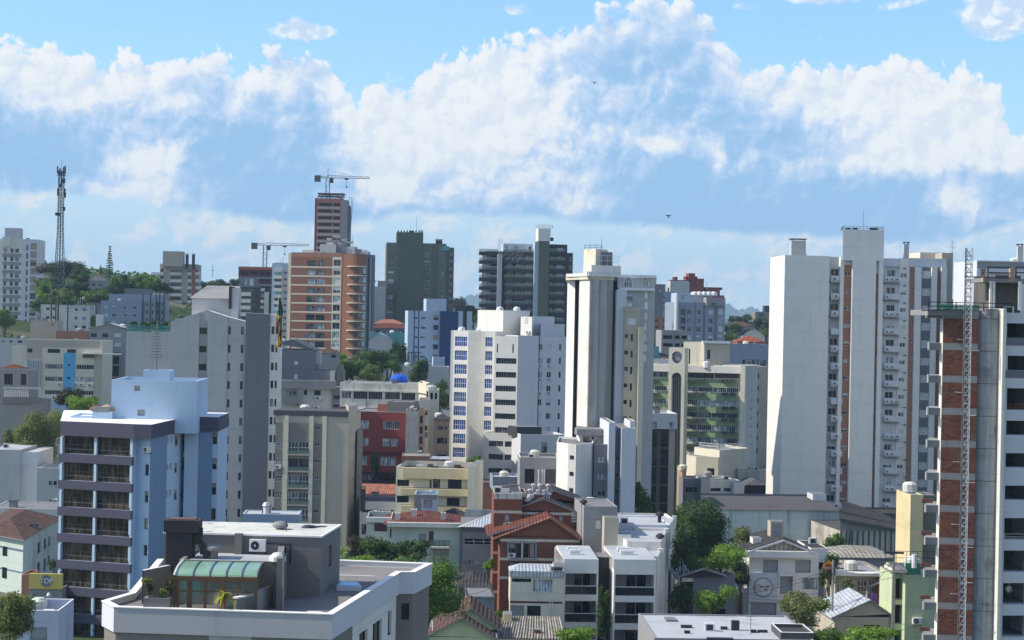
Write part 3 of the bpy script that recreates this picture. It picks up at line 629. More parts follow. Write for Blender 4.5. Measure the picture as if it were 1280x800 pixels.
# ================================================================ air
mt = bpy.data.materials.new('air'); mt.use_nodes = True; t = NT(mt.node_tree); t.n.clear()
v = t.new('ShaderNodeVolumePrincipled'); v.inputs['Color'].default_value = (0.52, 0.76, 1.0, 1); v.inputs['Density'].default_value = 0.00011; v.inputs['Anisotropy'].default_value = 0.0
t.l.new(v.outputs[0], t.new('ShaderNodeOutputMaterial').inputs['Volume']); MATS['air'] = mt
hz = MB(); hz.box(-12000, 12000, -400, 9500, -60, 330, 'air'); o = hz.obj('haze'); o['kind'] = 'stuff'
# ================================================================ far buildings on the hill
# --- tall tower at the left edge
r = rect(-16, 300, 680, 6, pxR=49, d=16); f = Face(r[0], r[1])
b = Bld('apartment_tower', 'tall pale apartment tower with grey floor bands at the far left edge', 'building', r[0])
R12 = rows(311, 5, 10.35, 12)
ops = f.grid('dark', [(-8,-4),(5,8.5),(13,17),(19,24)], R12, rx=24) + f.grid('tanw', [(38.5,46)], rows(304, 8, 10.35, 13), rx=40) + f.grid('slit', [(33,35.2)], rows(306, 7, 10.35, 12), rx=34)
zn = [f.zone(3, 27.5, y, y+4.4, 'grey') for y in [c[1]+.6 for c in R12]] + [f.zone(27.5, 50, 298, 440, 'white_blue')]
b.vol(r, fz(40, 299, 680), 'white', ops={0: ops}, zones={0: zn}); m = b.mb()
b.vol(rect(6, 290, 684, 6, pxR=25.5, d=6), fz(16, 285, 684), 'grey_light', zbot=fz(16, 300, 684)); b.vol(rect(3, 296, 678.5, 6, pxR=13, d=1.2), fz(8, 296, 680), 'white', zbot=fz(8, 308, 680))
# --- tan tower with white balconies
r = rect(200, 336, 790, 5, pxR=248, d=16); f = Face(r[0], r[1])
b = Bld('apartment_tower', 'tan apartment tower with stacked white balconies and a big tan box on the roof', 'building', r[0])
RB = rows(336, 4.6, 8.75, 9)
ops = f.grid('dark', [(200.5,204.5),(213,227),(235,239.5),(245,247.5)], rows(336, 4.4, 8.75, 9), rx=214)
b.vol(r, fz(225, 330, 790), 'beige', ops={0: ops}, zones={0: [f.zone(229.5, 235, 330, 440, 'beige'), f.zone(240, 245, 330, 440, 'pink_brick')]})
for (a, c, o) in ((190, 204.5, 2.4), (213, 227, .9), (234.5, 239.5, .6), (244.5, 252, 1.6)):
    for i in range(10):
        a0, z = f.az(a, 340.3+8.75*i); a1, _ = f.az(c, 340.3+8.75*i); m = b.mb(); b.fbox(f, a0, a1, z-1.15, z, 0, o, 'white_clean', m=m); b.fin(m, 'balcony')
b.vol(rect(203.5, 322, 786, 5, pxR=229, d=8), fz(215, 314, 786), 'beige', zbot=fz(215, 333, 786), part='roof_box')
b.vol(rect(212, 334, 788.5, 5, pxR=228, d=2), fz(220, 332, 788), 'beige', zbot=fz(220, 337, 788), part='cornice')
for x in (234, 242): b.flue(x, 317, 333, 788, 1.1, 'charcoal')
# --- grey-blue block below it
r = rect(126, 378, 520, 7, pxR=208, d=14); f = Face(r[0], r[1])
b = Bld('apartment_block', 'low grey-blue block with dark downpipes below the tan balcony tower', 'building', r[0])
ops = f.grid('std', [(131,135),(140,145),(153.5,159),(166,171)], rows(382, 4, 9.6, 6), rx=131) + f.grid('slit', [(183,185),(190,192),(196,198.5),(201.5,203.5)], rows(378, 5, 9.6, 6), rx=183)
b.vol(r, fz(150, 376, 520), 'grey_blue', ops={0: ops}, zones={0: [f.zone(177.5, 182, 366, 460, 'slate'), f.zone(197, 201, 366, 460, 'slate')]})
b.vol(rect(136, 372, 523, 7, pxR=206, d=9), fz(150, 367.5, 523), 'grey_blue', zbot=fz(150, 378, 523), part='upper_storey')
b.vol(rect(156, 364, 526, 7, pxR=188, d=6), fz(160, 360.5, 526), 'slate', zbot=fz(160, 370, 526), part='upper_storey')
m = b.mb()
for px in (178.5, 188.2, 195.5, 199.5, 205): a, _ = f.az(px, 380); m.tube(f.pt(a, f.az(px, 366)[1], .12), f.pt(a, f.az(px, 436)[1], .12), .16, 'metal_dark')
b.fin(m, 'downpipe')
# --- houses on the wooded hill
def small_house(label, pxL, pxR, pt, pe, Y, wall, roofm, d=9, rot=4, kind='dark', cols=(), rws=(), name='house', hipz=True, base=None, cat='house'):
    r = rect(pxL, pe, Y, rot, pxR=pxR, d=d); f = Face(r[0], r[1]); bb = Bld(name, label, cat, r[0])
    ops = f.grid(kind, list(cols), list(rws), rx=pxL, ry=pe) if cols else []
    ze = fz((pxL+pxR)/2, pe, Y)
    if hipz: bb.vol(r, ze, wall, ops={0: ops}, par=0); bb.hip(r, ze+.02, fz((pxL+pxR)/2, pt, Y+d/2), roofm)
    else: bb.vol(r, ze, wall, ops={0: ops}, roof=roofm)
    return bb, f, r
small_house('grey house half hidden by trees below the tall conifer', 112, 133, 343, 351, 700, 'grey', 'metal_sheet_dark', cols=[(115,119),(123,129)], rws=[(354,357),(362,365)])
small_house('tiny cream cottage on the wooded hill below the dark umbrella tree', 84, 97, 362, 366, 640, 'cream', 'tiles_pink', cols=[(88,92)], rws=[(367,371)], d=6)
small_house('small grey cottage with a pale metal roof on the hillside', 100, 118, 368, 374, 630, 'grey_light', 'metal_sheet', cols=[(104,108)], rws=[(376,380)], d=6)
small_house('pale old apartment house behind bare poles, two windows on each floor', 51, 112, 378, 381, 560, 'old_white', 'roof_grey', kind='dark', cols=[(58,62),(66,69),(94,97),(103,108)], rws=rows(384, 3.5, 11, 4), hipz=False, d=12, name='apartment_house', cat='building')
small_house('white cube of a rooftop water room behind the grey-blue block', 120, 127, 391, 393, 500, 'white', 'roof_white', hipz=False, d=4, name='rooftop_room', cat='building')
m = MB(P(70, 400, 545))
for px, t0 in ((64.5, 372), (73, 368), (85, 377), (70, 374)):
    x, y, z = P(px, t0, 545); q = MB((x, y, terr(x, y))); q.tube((x, y, terr(x, y)-1), (x, y, z), .35 if px != 73 else .6, 'trunk', 6, .2)
    for k in range(3): q.tube((x-1.2+k*.2, y, z-1-k*.9), (x+1.2-k*.2, y, z-1-k*.9), .06, 'trunk', 4)
    o = q.obj('utility_pole'); tag(o, {64.5: 'thin dark pole nearest the tall left tower, before the old apartment house', 73: 'thick dark pole below the umbrella tree, tallest of the four', 85: 'dark pole on the right in front of the pale old apartment house', 70: 'thin dark pole just left of the thickest pole on the hill'}[px], 'pole', 'dark poles on the hillside')
# --- left mid-ground: brown-grey building, beige office with blue stripe
r = rect(38, 402, 440, 6, pxR=72, d=10); f = Face(r[0], r[1])
b = Bld('apartment_block', 'plain beige rooftop block with one small vent left of the brown ruin', 'building', r[0])
b.vol(r, fz(55, 401, 440), 'beige', ops={0: f.grid('slit', [(65,66.5)], [(404,407)])}); 
small_house('long reddish brick ruin wall with an open dark roof space', 70, 109, 413, 414, 430, 'brown_stripe', 'roof_dark', hipz=False, d=8, name='ruined_block', cat='building')
r = rect(112, 412, 420, 5, pxR=157, d=10); f = Face(r[0], r[1])
b = Bld('apartment_block', 'grey block with two rows of white shutters left of the big grey gabled building', 'building', r[0])
b.vol(r, fz(135, 409, 420), 'grey', ops={0: f.grid('dark', [(113.5,121),(128,135)], [(416.5,421),(438,440.5)]) + f.grid('shutter', [(142.5,151.5)], [(416,421.5)]) + f.grid('shutter', [(128,136),(142.5,151.5)], [(427.5,433)]) + f.grid('dark', [(128,136),(142.5,151.5)], [(440,442)])})
b.gable(f, (f.az(137, 405)[0], fz(137, 405, 420)), (fz(114, 411, 420), fz(155, 411, 420)), mat='metal_sheet', wall='grey', depth=8)
r = rect(33, 430, 400, 3, pxR=128, d=14); f = Face(r[0], r[1])
b = Bld('office_block', 'beige office block with one tall bright blue stripe and window air conditioners', 'building', r[0])
rw = [(455,461),(470.5,476.5),(487.5,493)]
ops = f.grid('bandp', [(56.5,78.5),(95.5,117.5)], rw) + f.grid('dark', [(59.5,75)], [(436,441)]) + f.grid('dark', [(84,95)], [(436.5,441)]) + f.grid('slit', [(84.5,88)], [(455.5,457.5),(471,474),(487,490.5)]) + f.grid('dark', [(34.5,40.5)], [(435.5,440.5)])
b.vol(r, fz(70, 425, 400), 'cream', ops={0: ops}, zones={0: [f.zone(30, 53.5, 420, 450, 'beige'), f.zone(53.5, 125, 420, 434.5, 'beige'), f.zone(79.5, 95, 441, 520, 'stripe_blue'), f.zone(117.5, 128, 440, 520, 'beige'), f.zone(53.5, 128, 500, 520, 'pale_blue')]})
for px, py in ((75, 479), (95, 479), (102.5, 479.5), (113, 480), (68, 495), (95, 496), (103, 496), (107, 496)): a, z = f.az(px, py+3); b.ac(f, a, z)
m = b.mb(); a0, z = f.az(33, 470); a1, _ = f.az(51.5, 470); z1 = f.az(33, 450)[1]; z0 = f.az(33, 485)[1]
for i in range(6): aa = a0+(a1-a0)*i/6; b.fbox(f, aa+.06, aa+(a1-a0)/6-.06, z0, z1, .1, .6, 'roof_white', m=m)
b.fin(m, 'glazed_shaft'); b.pbox(f, 104, 118, 443, 447, .02, .3, 'concrete_dark', 'lintel'); b.pbox(f, 103, 152, 441, 442.5, .0, 1.2, 'white', 'canopy')
r = rect(128, 441, 420, 0, pxR=152, d=6); f = Face(r[0], r[1])
b = Bld('glazed_annexe', 'narrow dark glazed annexe between the beige office and the cream balconies', 'building', r[0]); b.vol(r, fz(135, 442, 420), 'slate', ops={0: f.grid('mirror', [(129,138),(140,149)], [(445,455),(457,470),(472,488),(490,505)])})
# far left low jumble
small_house('low pinkish block with rows of small windows at the left edge', -10, 15, 424, 426, 520, 'beige', 'roof_grey', cols=[(-4,0),(4,9),(10,14)], rws=rows(430, 4, 8, 5), hipz=False, name='apartment_house', cat='building')
small_house('plain cream windowless wall block left of the beige office', 15, 33, 430, 433, 470, 'cream', 'roof_grey', hipz=False, name='apartment_house', cat='building')
small_house('white flat-topped block with a dark awning at the foot of the tall left tower', -12, 40, 420, 423, 500, 'grey_light', 'roof_dark', kind='dark', cols=[(2,6),(12,15),(22,28)], rws=[(425,428)], hipz=False, name='apartment_house', cat='building')
# dark tiled roof house and the big blank grey wall at the left
r = rect(-30, 488, 330, 2, pxR=40, d=16); f = Face(r[0], r[1])
b = Bld('apartment_block', 'big blank grey wall block with a roof terrace behind the tall left tree', 'building', r[0])
b.vol(r, fz(10, 502, 330), 'grey', roof='terrace'); b.vol(rect(-30, 468, 336, 2, pxR=36, d=8), fz(10, 462, 336), 'grey', zbot=fz(10, 505, 336), part='penthouse', ops={0: Face(*rect(-30, 468, 336, 2, pxR=36, d=8)[:2]).grid('loggia', [(5,16),(26,33)], [(467,481)])})
m = b.mb()
for i in range(12): a, z = f.az(6+i*2.6, 500); m.box(*(f.pt(a, 0)[0]-.12, f.pt(a, 0)[0]+.12, f.pt(a, 0)[1]-.1, f.pt(a, 0)[1]+.1), fz(10, 496, 330), fz(10, 486, 330), 'white')
b.fin(m, 'balustrade'); b.pbox(f, 4, 52, 484, 486, -.3, .4, 'grey_light', 'handrail'); b.pbox(f, 4, 52, 496, 504, -.3, .3, 'grey_mid', 'terrace_edge')
small_house('small red tiled roof tucked between the grey terrace and the glazed shaft', -5, 31, 455, 462, 350, 'beige', 'tiles_red', d=6)
# --- big grey gabled building with dark wing
Y = 312
b = Bld('apartment_building', 'large grey apartment building with sloping parapets and a dark slate wing, left of centre', 'building', G(160, 500, Y))
r = rect(157, 470, Y+1, 4, pxR=213, d=16); f = Face(r[0], r[1]); fl = Face(r[3], r[0])
ops3 = [(f2*1.0+3, f2*1.0+6.2, fz(155, 432+20*i, Y), fz(155, 424+20*i, Y), 'loggia') for i in range(6) for f2 in (0, 7)]
b.vol(r, fz(180, 415, Y), 'grey_light', ops={3: ops3}, zones={3: [(0, 16, -50, 50, 'cream_yellow')]})
b.rail([r[0], r[1]], fz(180, 415, Y), 1.3, 'metal_dark'); m = b.mb(); m.poly([f.pt(.1, fz(180, 415, Y)+.05), f.pt(f.L-.1, fz(180, 415, Y)+.05), f.pt(f.L-.1, fz(180, 406, Y)), f.pt(.1, fz(180, 406, Y))], 'green_mesh'); b.fin(m, 'glass_screen')
for i in range(4): x, y, z = P(168+13*i, 404, Y+.6); m = b.mb(); crown_mesh(m, (x, y, z), .7, .6, .5, 'leaf_dark', .18, 90, 3, seed=i); b.fin(m, 'potted_shrub')
def slant(pts, mat, zt, part='wall', ops=None):
    """prism with a different top height at each footprint corner"""
    m = b.mb(); n = len(pts)
    for i in range(n):
        j = (i+1) % n; m.poly([(pts[i][0], pts[i][1], b.z0), (pts[j][0], pts[j][1], b.z0), (pts[j][0], pts[j][1], zt[j]), (pts[i][0], pts[i][1], zt[i])], mat)
    m.poly([(q[0], q[1], zt[i]) for i, q in enumerate(pts)], 'roof_slab'); b.fin(m, part)
def facade(x0, x1, yl, yr, mat, Yd, rot=4, d=12, cols=None, kind='dark', ry0=408, n=11, h=7.5, pitch=22.6, sill=True):
    """facade strip with real openings up to its lower top corner, and a sloped parapet above"""
    r = rect(x0, 470, Yd, rot, pxR=x1, d=d); f = Face(r[0], r[1]); zl = f.az(x0, yl)[1]; zr = f.az(x1, yr)[1]; lo = min(zl, zr)-.02
    ops = f.grid(kind, cols, rows(ry0, h, pitch, n), rx=x0, ry=470) if cols else []
    b.vol(r, lo, mat, ops={0: [o for o in ops if o[3] < lo-.3]}, par=0)
    zt = [zl, zr, zr, zl]; m = b.mb()
    for i in range(4):
        j = (i+1) % 4; m.poly([(*r[i], lo), (*r[j], lo), (*r[j], zt[j]+.02), (*r[i], zt[i]+.02)], mat)
    m.poly([(*r[i], zt[i]+.02) for i in range(4)], 'coping'); b.fin(m, 'parapet'); return f
facade(212, 247.5, 402, 391, 'grey_light', Y)
facade(247.5, 258.5, 391, 388, 'grey_light', Y+1.4, cols=[(248.5,257.5)], kind='dark', ry0=409.5, h=8)
facade(258.5, 283, 388, 396, 'grey_light', Y-.3)
f = facade(283, 306, 396, 402, 'grey_light', Y+.2, cols=[(284.2,287.4),(300.2,303.6)], kind='slit', ry0=408, h=10, pitch=22.8)
facade(306, 336.5, 391, 393, 'slate', Y-.6); facade(336.5, 347.5, 393, 394, 'white', Y-.2, cols=[(338.3,341.8),(343.6,346)], kind='slit', ry0=408, h=9.5, pitch=22.6)
r = rect(240, 373, Y+6, 4, pxR=290, d=14); f = Face(r[0], r[1]); b.vol(r, fz(265, 373, Y+6), 'grey_light', zbot=fz(265, 400, Y+6), par=0, part='upper_storey')
m = b.mb(); z0 = fz(265, 373, Y+6); z1 = fz(265, 357, Y+16); p = [f.pt(-.4, z0, .4), f.pt(f.L+.6, z0, .4), f.pt(f.L+.6, z1, -10), f.pt(1.6, z1, -10)]; m.poly(p, 'roof_grey'); m.poly([f.pt(1.6, z1, -10), f.pt(f.L+.6, z1, -10), f.pt(f.L+.6, z0, -14), f.pt(-.4, z0, -14)], 'roof_grey'); m.poly([p[0], p[3], f.pt(-.4, z0, -14)], 'grey_light'); m.poly([p[1], f.pt(f.L+.6, z0, -14), p[2]], 'grey_light'); b.fin(m, 'roof')
b.vol(rect(289, 372, Y+5, 4, pxR=298, d=6), fz(293, 360, Y+5), 'grey_light', zbot=fz(293, 402, Y+5), part='stair_head'); b.vol(rect(286, 372, Y+4.6, 4, pxR=289.5, d=8), fz(287, 358, Y+5), 'charcoal', zbot=fz(287, 386, Y+5), part='fire_wall')
b.antenna(277, 391, 396, Y); b.antenna(301, 372, 385, Y+4)
# flag on its pole at the corner of the white strip
x, y, z = P(347, 392, Y-4); e = empty('flag', (x, y, z-3), 'hanging green, red and yellow striped flag on a pole beside the dark slate wing', 'flag')
m = MB((x, y, z-3)); zt = fz(349, 372, Y-4); m.tube((x-.6, y, z-2), (x+.25, y, zt+.5), .05, 'metal_white', 6); m.obj('pole', e)
m = MB((x, y, z-3)); NN = 14
def fq(i, k):
    zz = zt - (zt-fz(350, 434, Y-4))*i/NN; wd = .15+.75*min(1, i/4)-.25*(i/NN); ph = k*1.9+i*.25
    return (x+.2+wd*(k/6-.3)*1.15+.1*math.sin(i*.7), y+.16*math.sin(ph*2), zz)
for i in range(NN):
    for k in range(6): m.poly([fq(i, k), fq(i, k+1), fq(i+1, k+1), fq(i+1, k)], 'flag_green' if i < 5 or (k > 3 and i < 9) else ('flag_yellow' if (i+k) % 5 < 2 or i in (5,) else 'flag_red' if i < 9 and k < 3 else 'metal_dark' if i < 11 else 'flag_yellow' if k < 3 else 'charcoal'))
m.obj('cloth', e)
# --- blue penthouse building in front (navy bands, bay loggias)
Y = 204
def cg(px, Yd, py=600): return G(px, py, Yd)
pA, pB, pC, pD, pE, pF = cg(75.5, Y-1), cg(166, Y-4), cg(171, Y-3.2), cg(187, Y-4.2), cg(208, Y+3), cg(236, Y+12)
b = Bld('apartment_building', 'pale blue apartment building with navy floor bands and glazed corner loggias, bottom left', 'building', pA)
ztop = fz(120, 543.5, Y); zcap = fz(120, 526, Y)
backp = [cg(240, Y+26), cg(80, Y+20)]
f1 = Face(pA, pB); f2 = Face(pC, pD); f3 = Face(pD, pE); f4 = Face(pE, pF)
RL = rows(546, 22.5, 33.4, 8)
ops0 = f1.grid('room', [(80,119.2),(121.5,164)], RL, rx=120)
ops2 = f2.grid('tanw', [(182.2,186.8)], rows(547, 13.5, 33.6, 8), rx=184)
ops4 = f4.grid('slit', [(209,210.8),(213.2,215)], rows(546, 8, 33.6, 8), rx=210) + f4.grid('tanw', [(219,222.6),(228,232.5)], rows(545, 12, 33.6, 8), rx=220)
b.vol([pA, pB, pC, pD, pE, pF]+backp, ztop, 'sky_blue', ops={0: ops0, 2: ops2, 4: ops4}, zones={3: [(0, 99, -50, 50, 'steel_blue')]}, par=.3, roof='roof_white')
m = b.mb()
def band(zlo, zhi, out, pts):
    fs = [Face(a, c) for a, c in zip(pts, pts[1:])]
    for g in fs: b.fbox(g, -.08, g.L+.08, zlo, zhi, 0, out, 'navy_band', m=m)
for (y0, y1) in [(q[1], q[1]+11) for q in RL]: z1 = f1.az(120, y0)[1]; z0 = f1.az(120, y1)[1]; band(z0+.02, z1-.02, .35, [pA, pB])
b.fin(m, 'floor_band'); m = b.mb(); cap = [cg(74, Y-1.6), cg(166, Y-4.6), cg(188, Y-4.9), cg(208.5, Y+2.6), cg(237, Y+12), cg(241, Y+26.4), cg(78, Y+20.4)]
m.prism(cap, ztop-.02, zcap, 'navy_band', 'coping'); b.fin(m, 'cornice')
for g in (f1,):
    m = b.mb()
    for i in range(8):
        zz = g.az(120, RL[i][1]-6)[1]; m.tube(g.pt(.5, zz, .05), g.pt(g.L-.3, zz, .05), .025, 'metal_grey', 4)
        for px in (77.6, 120.3, 165.2): a = g.az(px, 600)[0]; b.fbox(g, a-.14, a+.14, g.az(px, RL[i][1]-.4)[1], g.az(px, RL[i][0]+.4)[1], 0, .3, 'sky_blue', m=m)
    b.fin(m, 'loggia_posts')
r = rect(139, 500, Y+5, 3, pxR=246, d=11); zz = fz(160, 475, Y+5)
f = Face(r[0], r[1]); b.vol(r, zz, 'sky_blue', ops={0: f.grid('gshutter', [(168,175)], [(482,488)]) + f.grid('gshutter', [(172,181)], [(512,519)])}, zbot=ztop, part='penthouse', roof='roof_white')
b.vol(rect(179, 465, Y+9, 3, pxR=212, d=4), fz(190, 463, Y+9), 'sky_blue', zbot=zz-.5, part='water_tank_room', roof='roof_white'); b.antenna(196.5, 402, 463, Y+10, .13, 12)
r = rect(246, 540, Y+9, 2, pxR=265, d=9); f = Face(r[0], r[1]); b.vol(r, fz(255, 539, Y+9), 'steel_blue', part='rear_wing', par=0); m = b.mb(); m.prism([(q[0]+.0, q[1]-.25) for q in rect(245, 530, Y+9, 2, pxR=273.5, d=10)], fz(255, 539, Y+9), fz(255, 521, Y+9), 'navy_band', 'coping'); b.fin(m, 'cornice')
r = rect(265, 540, Y+9.6, 2, pxR=273, d=9); f = Face(r[0], r[1]); b.vol(r, fz(255, 539, Y+9), 'sky_blue', part='rear_wing', par=0, ops={0: f.grid('tanw', [(266,271.5)], rows(541, 14, 31.5, 7))})
b.vol(rect(230.5, 560, Y+8, 2, pxR=246.5, d=6), fz(240, 520, Y+8), 'sky_blue', part='stair_tower', par=0)
b.vol(rect(115.5, 520, Y+4, 3, pxR=140, d=4), fz(127, 514, Y+4), 'sky_blue', zbot=zcap-.6, part='barbecue_room', roof='roof_white'); b.vol(rect(88, 523, Y+5, 3, pxR=114, d=6), fz(100, 520, Y+5), 'sky_blue', zbot=zcap-1, part='roof_room', roof='roof_white')
for px, mt in ((122, 'blind_brown'), (134, 'blind_tan')):
    x, y, z = P(px, 508, Y+5); m = b.mb(); m.lathe((x, y, z-.9), [(.2, 0), (.35, .3), (.95, .5), (.75, .85), (.15, 1.1), (0.0, 1.15)], mt, 9); b.fin(m, 'chimney_cowl', smooth=True)
m = b.mb(); x, y, z = P(127, 514, Y+4.3); m.box(x-.9, x+.9, y-.3, y+.5, z-.1, z+.5, 'concrete'); b.fin(m, 'chimney_base')
for i in range(7):
    if i in (0, 5, 6): a, z = f2.az(186, 565.5+33.5*i); b.ac(f2, min(a, f2.L-.3), z)
a, z = f4.az(230, 571); b.ac(f4, a, z); a, z = f4.az(229.5, 633); b.ac(f4, a, z)
# low lilac annexe at the bottom left
r = rect(22, 768, 168, 2, pxR=73, d=7); f = Face(r[0], r[1])
b = Bld('annexe', 'low lilac flat-roofed annexe with a bright coping at the bottom left', 'building', r[0]); b.vol(r, fz(45, 763, 168), 'lilac', ops={0: f.grid('gshutter', [(38,59)], [(784,799)])}, roof='terrace', par=.9, cop='coping')
# white-grey plain blocks at the left
r = rect(-14, 575, 300, 2, pxR=25, d=14); f = Face(r[0], r[1]); b = Bld('apartment_block', 'tall plain off-white block with a slightly sloping roof at the left edge', 'building', r[0]); b.vol(r, fz(8, 562, 300), 'grey_light', roof='roof_white', par=.1)
b.vol(rect(25, 575, 301, 2, pxR=47, d=12), fz(36, 565, 301), 'white_blue', roof='roof_white', par=.1, part='wing')
r = rect(47, 600, 296, 2, pxR=77, d=12); f = Face(r[0], r[1]); b = Bld('apartment_block', 'lower off-white block with two tiny dark windows beside the blue building', 'building', r[0]); b.vol(r, fz(60, 585, 296), 'grey_light', ops={0: f.grid('slit', [(61,65.5),(67,71)], [(601,606.5)]) + f.grid('gshutter', [(61,70)], [(625,631)])}, roof='roof_white', cop='coping')
r = rect(-12, 640, 268, 2, pxR=75, d=10); f = Face(r[0], r[1]); b = Bld('boundary_wall', 'stained whitish retaining wall behind the brown hipped roof', 'wall', r[0]); b.vol(r, fz(40, 636, 268), 'old_white', par=.1)
# mint house with brown hipped roof
pts = [cg(-30, 236, 680), cg(29, 228, 680), cg(74, 252, 680), cg(12, 262, 680)]
b = Bld('house', 'peeling mint-green two-storey house under a brown hipped tile roof at the left edge', 'house', pts[1]); g0 = Face(pts[0], pts[1]); g1 = Face(pts[1], pts[2]); ze = fz(29, 674, 228)
b.vol(pts, ze, 'mint', ops={0: g0.grid('dark', [(-6,-1),(3,9.5)], [(683,695),(709,723)], rx=5), 1: g1.grid('slit', [(47,51),(55,58),(60.5,63)], [(679,692),(704,720)], rx=47)}, par=0, zones={0: [g0.zone(-30, 29, 676, 679, 'grey_blue_dark'), g0.zone(-30, 29, 703, 705, 'grey_blue_dark')]}); b.hip(pts, ze+.02, fz(10, 641, 245), 'tiles_brown', inset=.3); b.flue(42.5, 655, 668, 238, .8, 'concrete')
# yellow sign shop
r = rect(37, 717, 200, 1, pxR=78, d=8); f = Face(r[0], r[1]); b = Bld('shop', 'shop front with a wide yellow fascia sign behind the lilac annexe', 'building', r[0]); b.vol(r, fz(55, 735, 200), 'grey', zones={0: []}, ops={0: f.grid('gshutter', [(41,70)], [(742,758)])})
b.vol(rect(27, 720, 200.4, 1, pxR=37, d=4), fz(30, 719, 200), 'brown_stripe', part='side_wall'); m = b.mb(); b.pbox(f, 37, 79, 716.5, 735.5, -.15, .25, 'yellow_sign', m=m); sg = b.fin(m, 'fascia_sign')
m = b.mb(); ca, cz = f.az(58.5, 726); N = 24
for i in range(N):
    t0 = 2*math.pi*i/N; t1 = 2*math.pi*(i+1)/N; k = .66 if i % 2 else .58; m.poly([f.pt(ca, cz, .27), f.pt(ca+k*math.cos(t0), cz+k*math.sin(t0), .27), f.pt(ca+k*math.cos(t1), cz+k*math.sin(t1), .27)], 'slate')
b.fin(m, 'emblem')
def text(bb, s_, f, a, z, size, off, mat, name='lettering', ext=.01, xs=1.0):
    cu = bpy.data.curves.new(name, 'FONT'); cu.body = s_; cu.size = size; cu.align_x = 'CENTER'; cu.align_y = 'CENTER'; cu.extrude = ext; cu.offset = size*.02
    o = bpy.data.objects.new(name, cu); COL.objects.link(o); o.rotation_euler = (R(90), 0, f.rz); o.location = bb.loc(f.pt(a, z, off)); o.parent = bb.root; o.scale = (xs, 1, 1)
    dg = bpy.context.evaluated_depsgraph_get(); me = bpy.data.meshes.new_from_object(o.evaluated_get(dg)); me.name = name; me.materials.clear(); me.materials.append(MATS[mat])
    n = bpy.data.objects.new(name, me); COL.objects.link(n); n.rotation_euler = o.rotation_euler; n.location = o.location; n.scale = o.scale; n.parent = bb.root; bpy.data.objects.remove(o); return n
text(b, 'TOP', f, ca, cz, .72, .31, 'frame_white')
m = b.mb(); x, y, z = P(61, 745, 197); m.lathe((x, y, z), [(.25, 0), (.2, .2), (.05, .35), (0, .36)], 'white_plastic', 8); b.fin(m, 'satellite_dish')
# ================================================================ centre, far
# --- brick tower
Y = 620; r = rect(364, 330, Y, -9, pxR=430, d=17); f = Face(r[0], r[1])
b = Bld('apartment_tower', 'orange brick apartment tower with cream floor lines and curved end balconies', 'building', r[0])
RB = rows(324.5, 8, 11.25, 11)
ops = f.grid('four', [(384,394.5),(396,407)], [(y+1, y+8) for y, _ in RB], rx=384) + f.grid('std', [(417,426)], RB, rx=417)
zn = [f.zone(416, 427, 318, 460, 'cream')]+[f.zone(364, 417, 332.5+11.25*i, 334.3+11.25*i, 'cream') for i in range(11)] + [f.zone(364, 427, 316, 320.5, 'brown_stripe')]
b.vol(r, fz(395, 316, Y), 'brick_orange', ops={0: ops}, zones={0: zn})
# curved corner with balconies
cen = Face(r[0], r[1]).pt(f.az(446, 330)[0], 0, -4.2); pts = []; N = 8; aL = f.az(428, 330)[0]; aR = f.az(461.5, 330)[0]; rad = (aR-aL)/2; cpos = f.pt((aL+aR)/2, 0, -rad*.75)
pts = [f.pt(aL, 0, -.1)[:2]] + [(cpos[0]+rad*math.cos(f.rz-math.pi*.62+math.pi*.62*i/N), cpos[1]+rad*math.sin(f.rz-math.pi*.62+math.pi*.62*i/N)) for i in range(N+1)] + [f.pt(aR, 0, -rad-4)[:2], f.pt(aL, 0, -rad-4)[:2]]
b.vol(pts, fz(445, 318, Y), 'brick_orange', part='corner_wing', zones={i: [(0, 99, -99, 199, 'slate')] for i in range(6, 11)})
m = b.mb()
for i in range(12):
    z1 = f.az(445, 332.5+11.4*i)[1]; q = [(cpos[0]+(rad+.7)*math.cos(f.rz-math.pi*.66+math.pi*.42*k/6), cpos[1]+(rad+.7)*math.sin(f.rz-math.pi*.66+math.pi*.42*k/6)) for k in range(7)]; m = b.mb(); m.prism(q+[(cpos[0], cpos[1])], z1-.35, z1, 'cream'); b.fin(m, 'balcony')

for i in range(12):
    for k, mt in ((.16, 'pane_dark'), (.27, 'pane_curtain'), (.34, 'blind_white')):
        t0 = f.rz-math.pi*.62+math.pi*k; z1 = f.az(445, 333+11.4*i)[1]; c_ = (cpos[0]+(rad+.05)*math.cos(t0), cpos[1]+(rad+.05)*math.sin(t0)); m.box(c_[0]-.55, c_[0]+.55, c_[1]-.12, c_[1]+.3, z1-2.3, z1-.5, mt) if 0 else (lambda q_: (q_.box(c_[0]-.55, c_[0]+.55, c_[1]-.12, c_[1]+.3, z1-2.3, z1-.5, mt), b.fin(q_, 'window')))(b.mb())
m = b.mb()
for k in (.47, .55, .60): t0 = f.rz-math.pi*.62+math.pi*k; c_ = (cpos[0]+(rad+.1)*math.cos(t0), cpos[1]+(rad+.1)*math.sin(t0)); m.tube((*c_, b.z0), (*c_, fz(455, 322, Y)), .3, 'charcoal' if k != .55 else 'grey_light')
b.fin(m, 'downpipe')
r2 = rect(360.5, 330, Y+1, -9, pxR=364, d=12); b.vol(r2, fz(362, 316, Y), 'cream', part='side_wall')
random.seed(3)
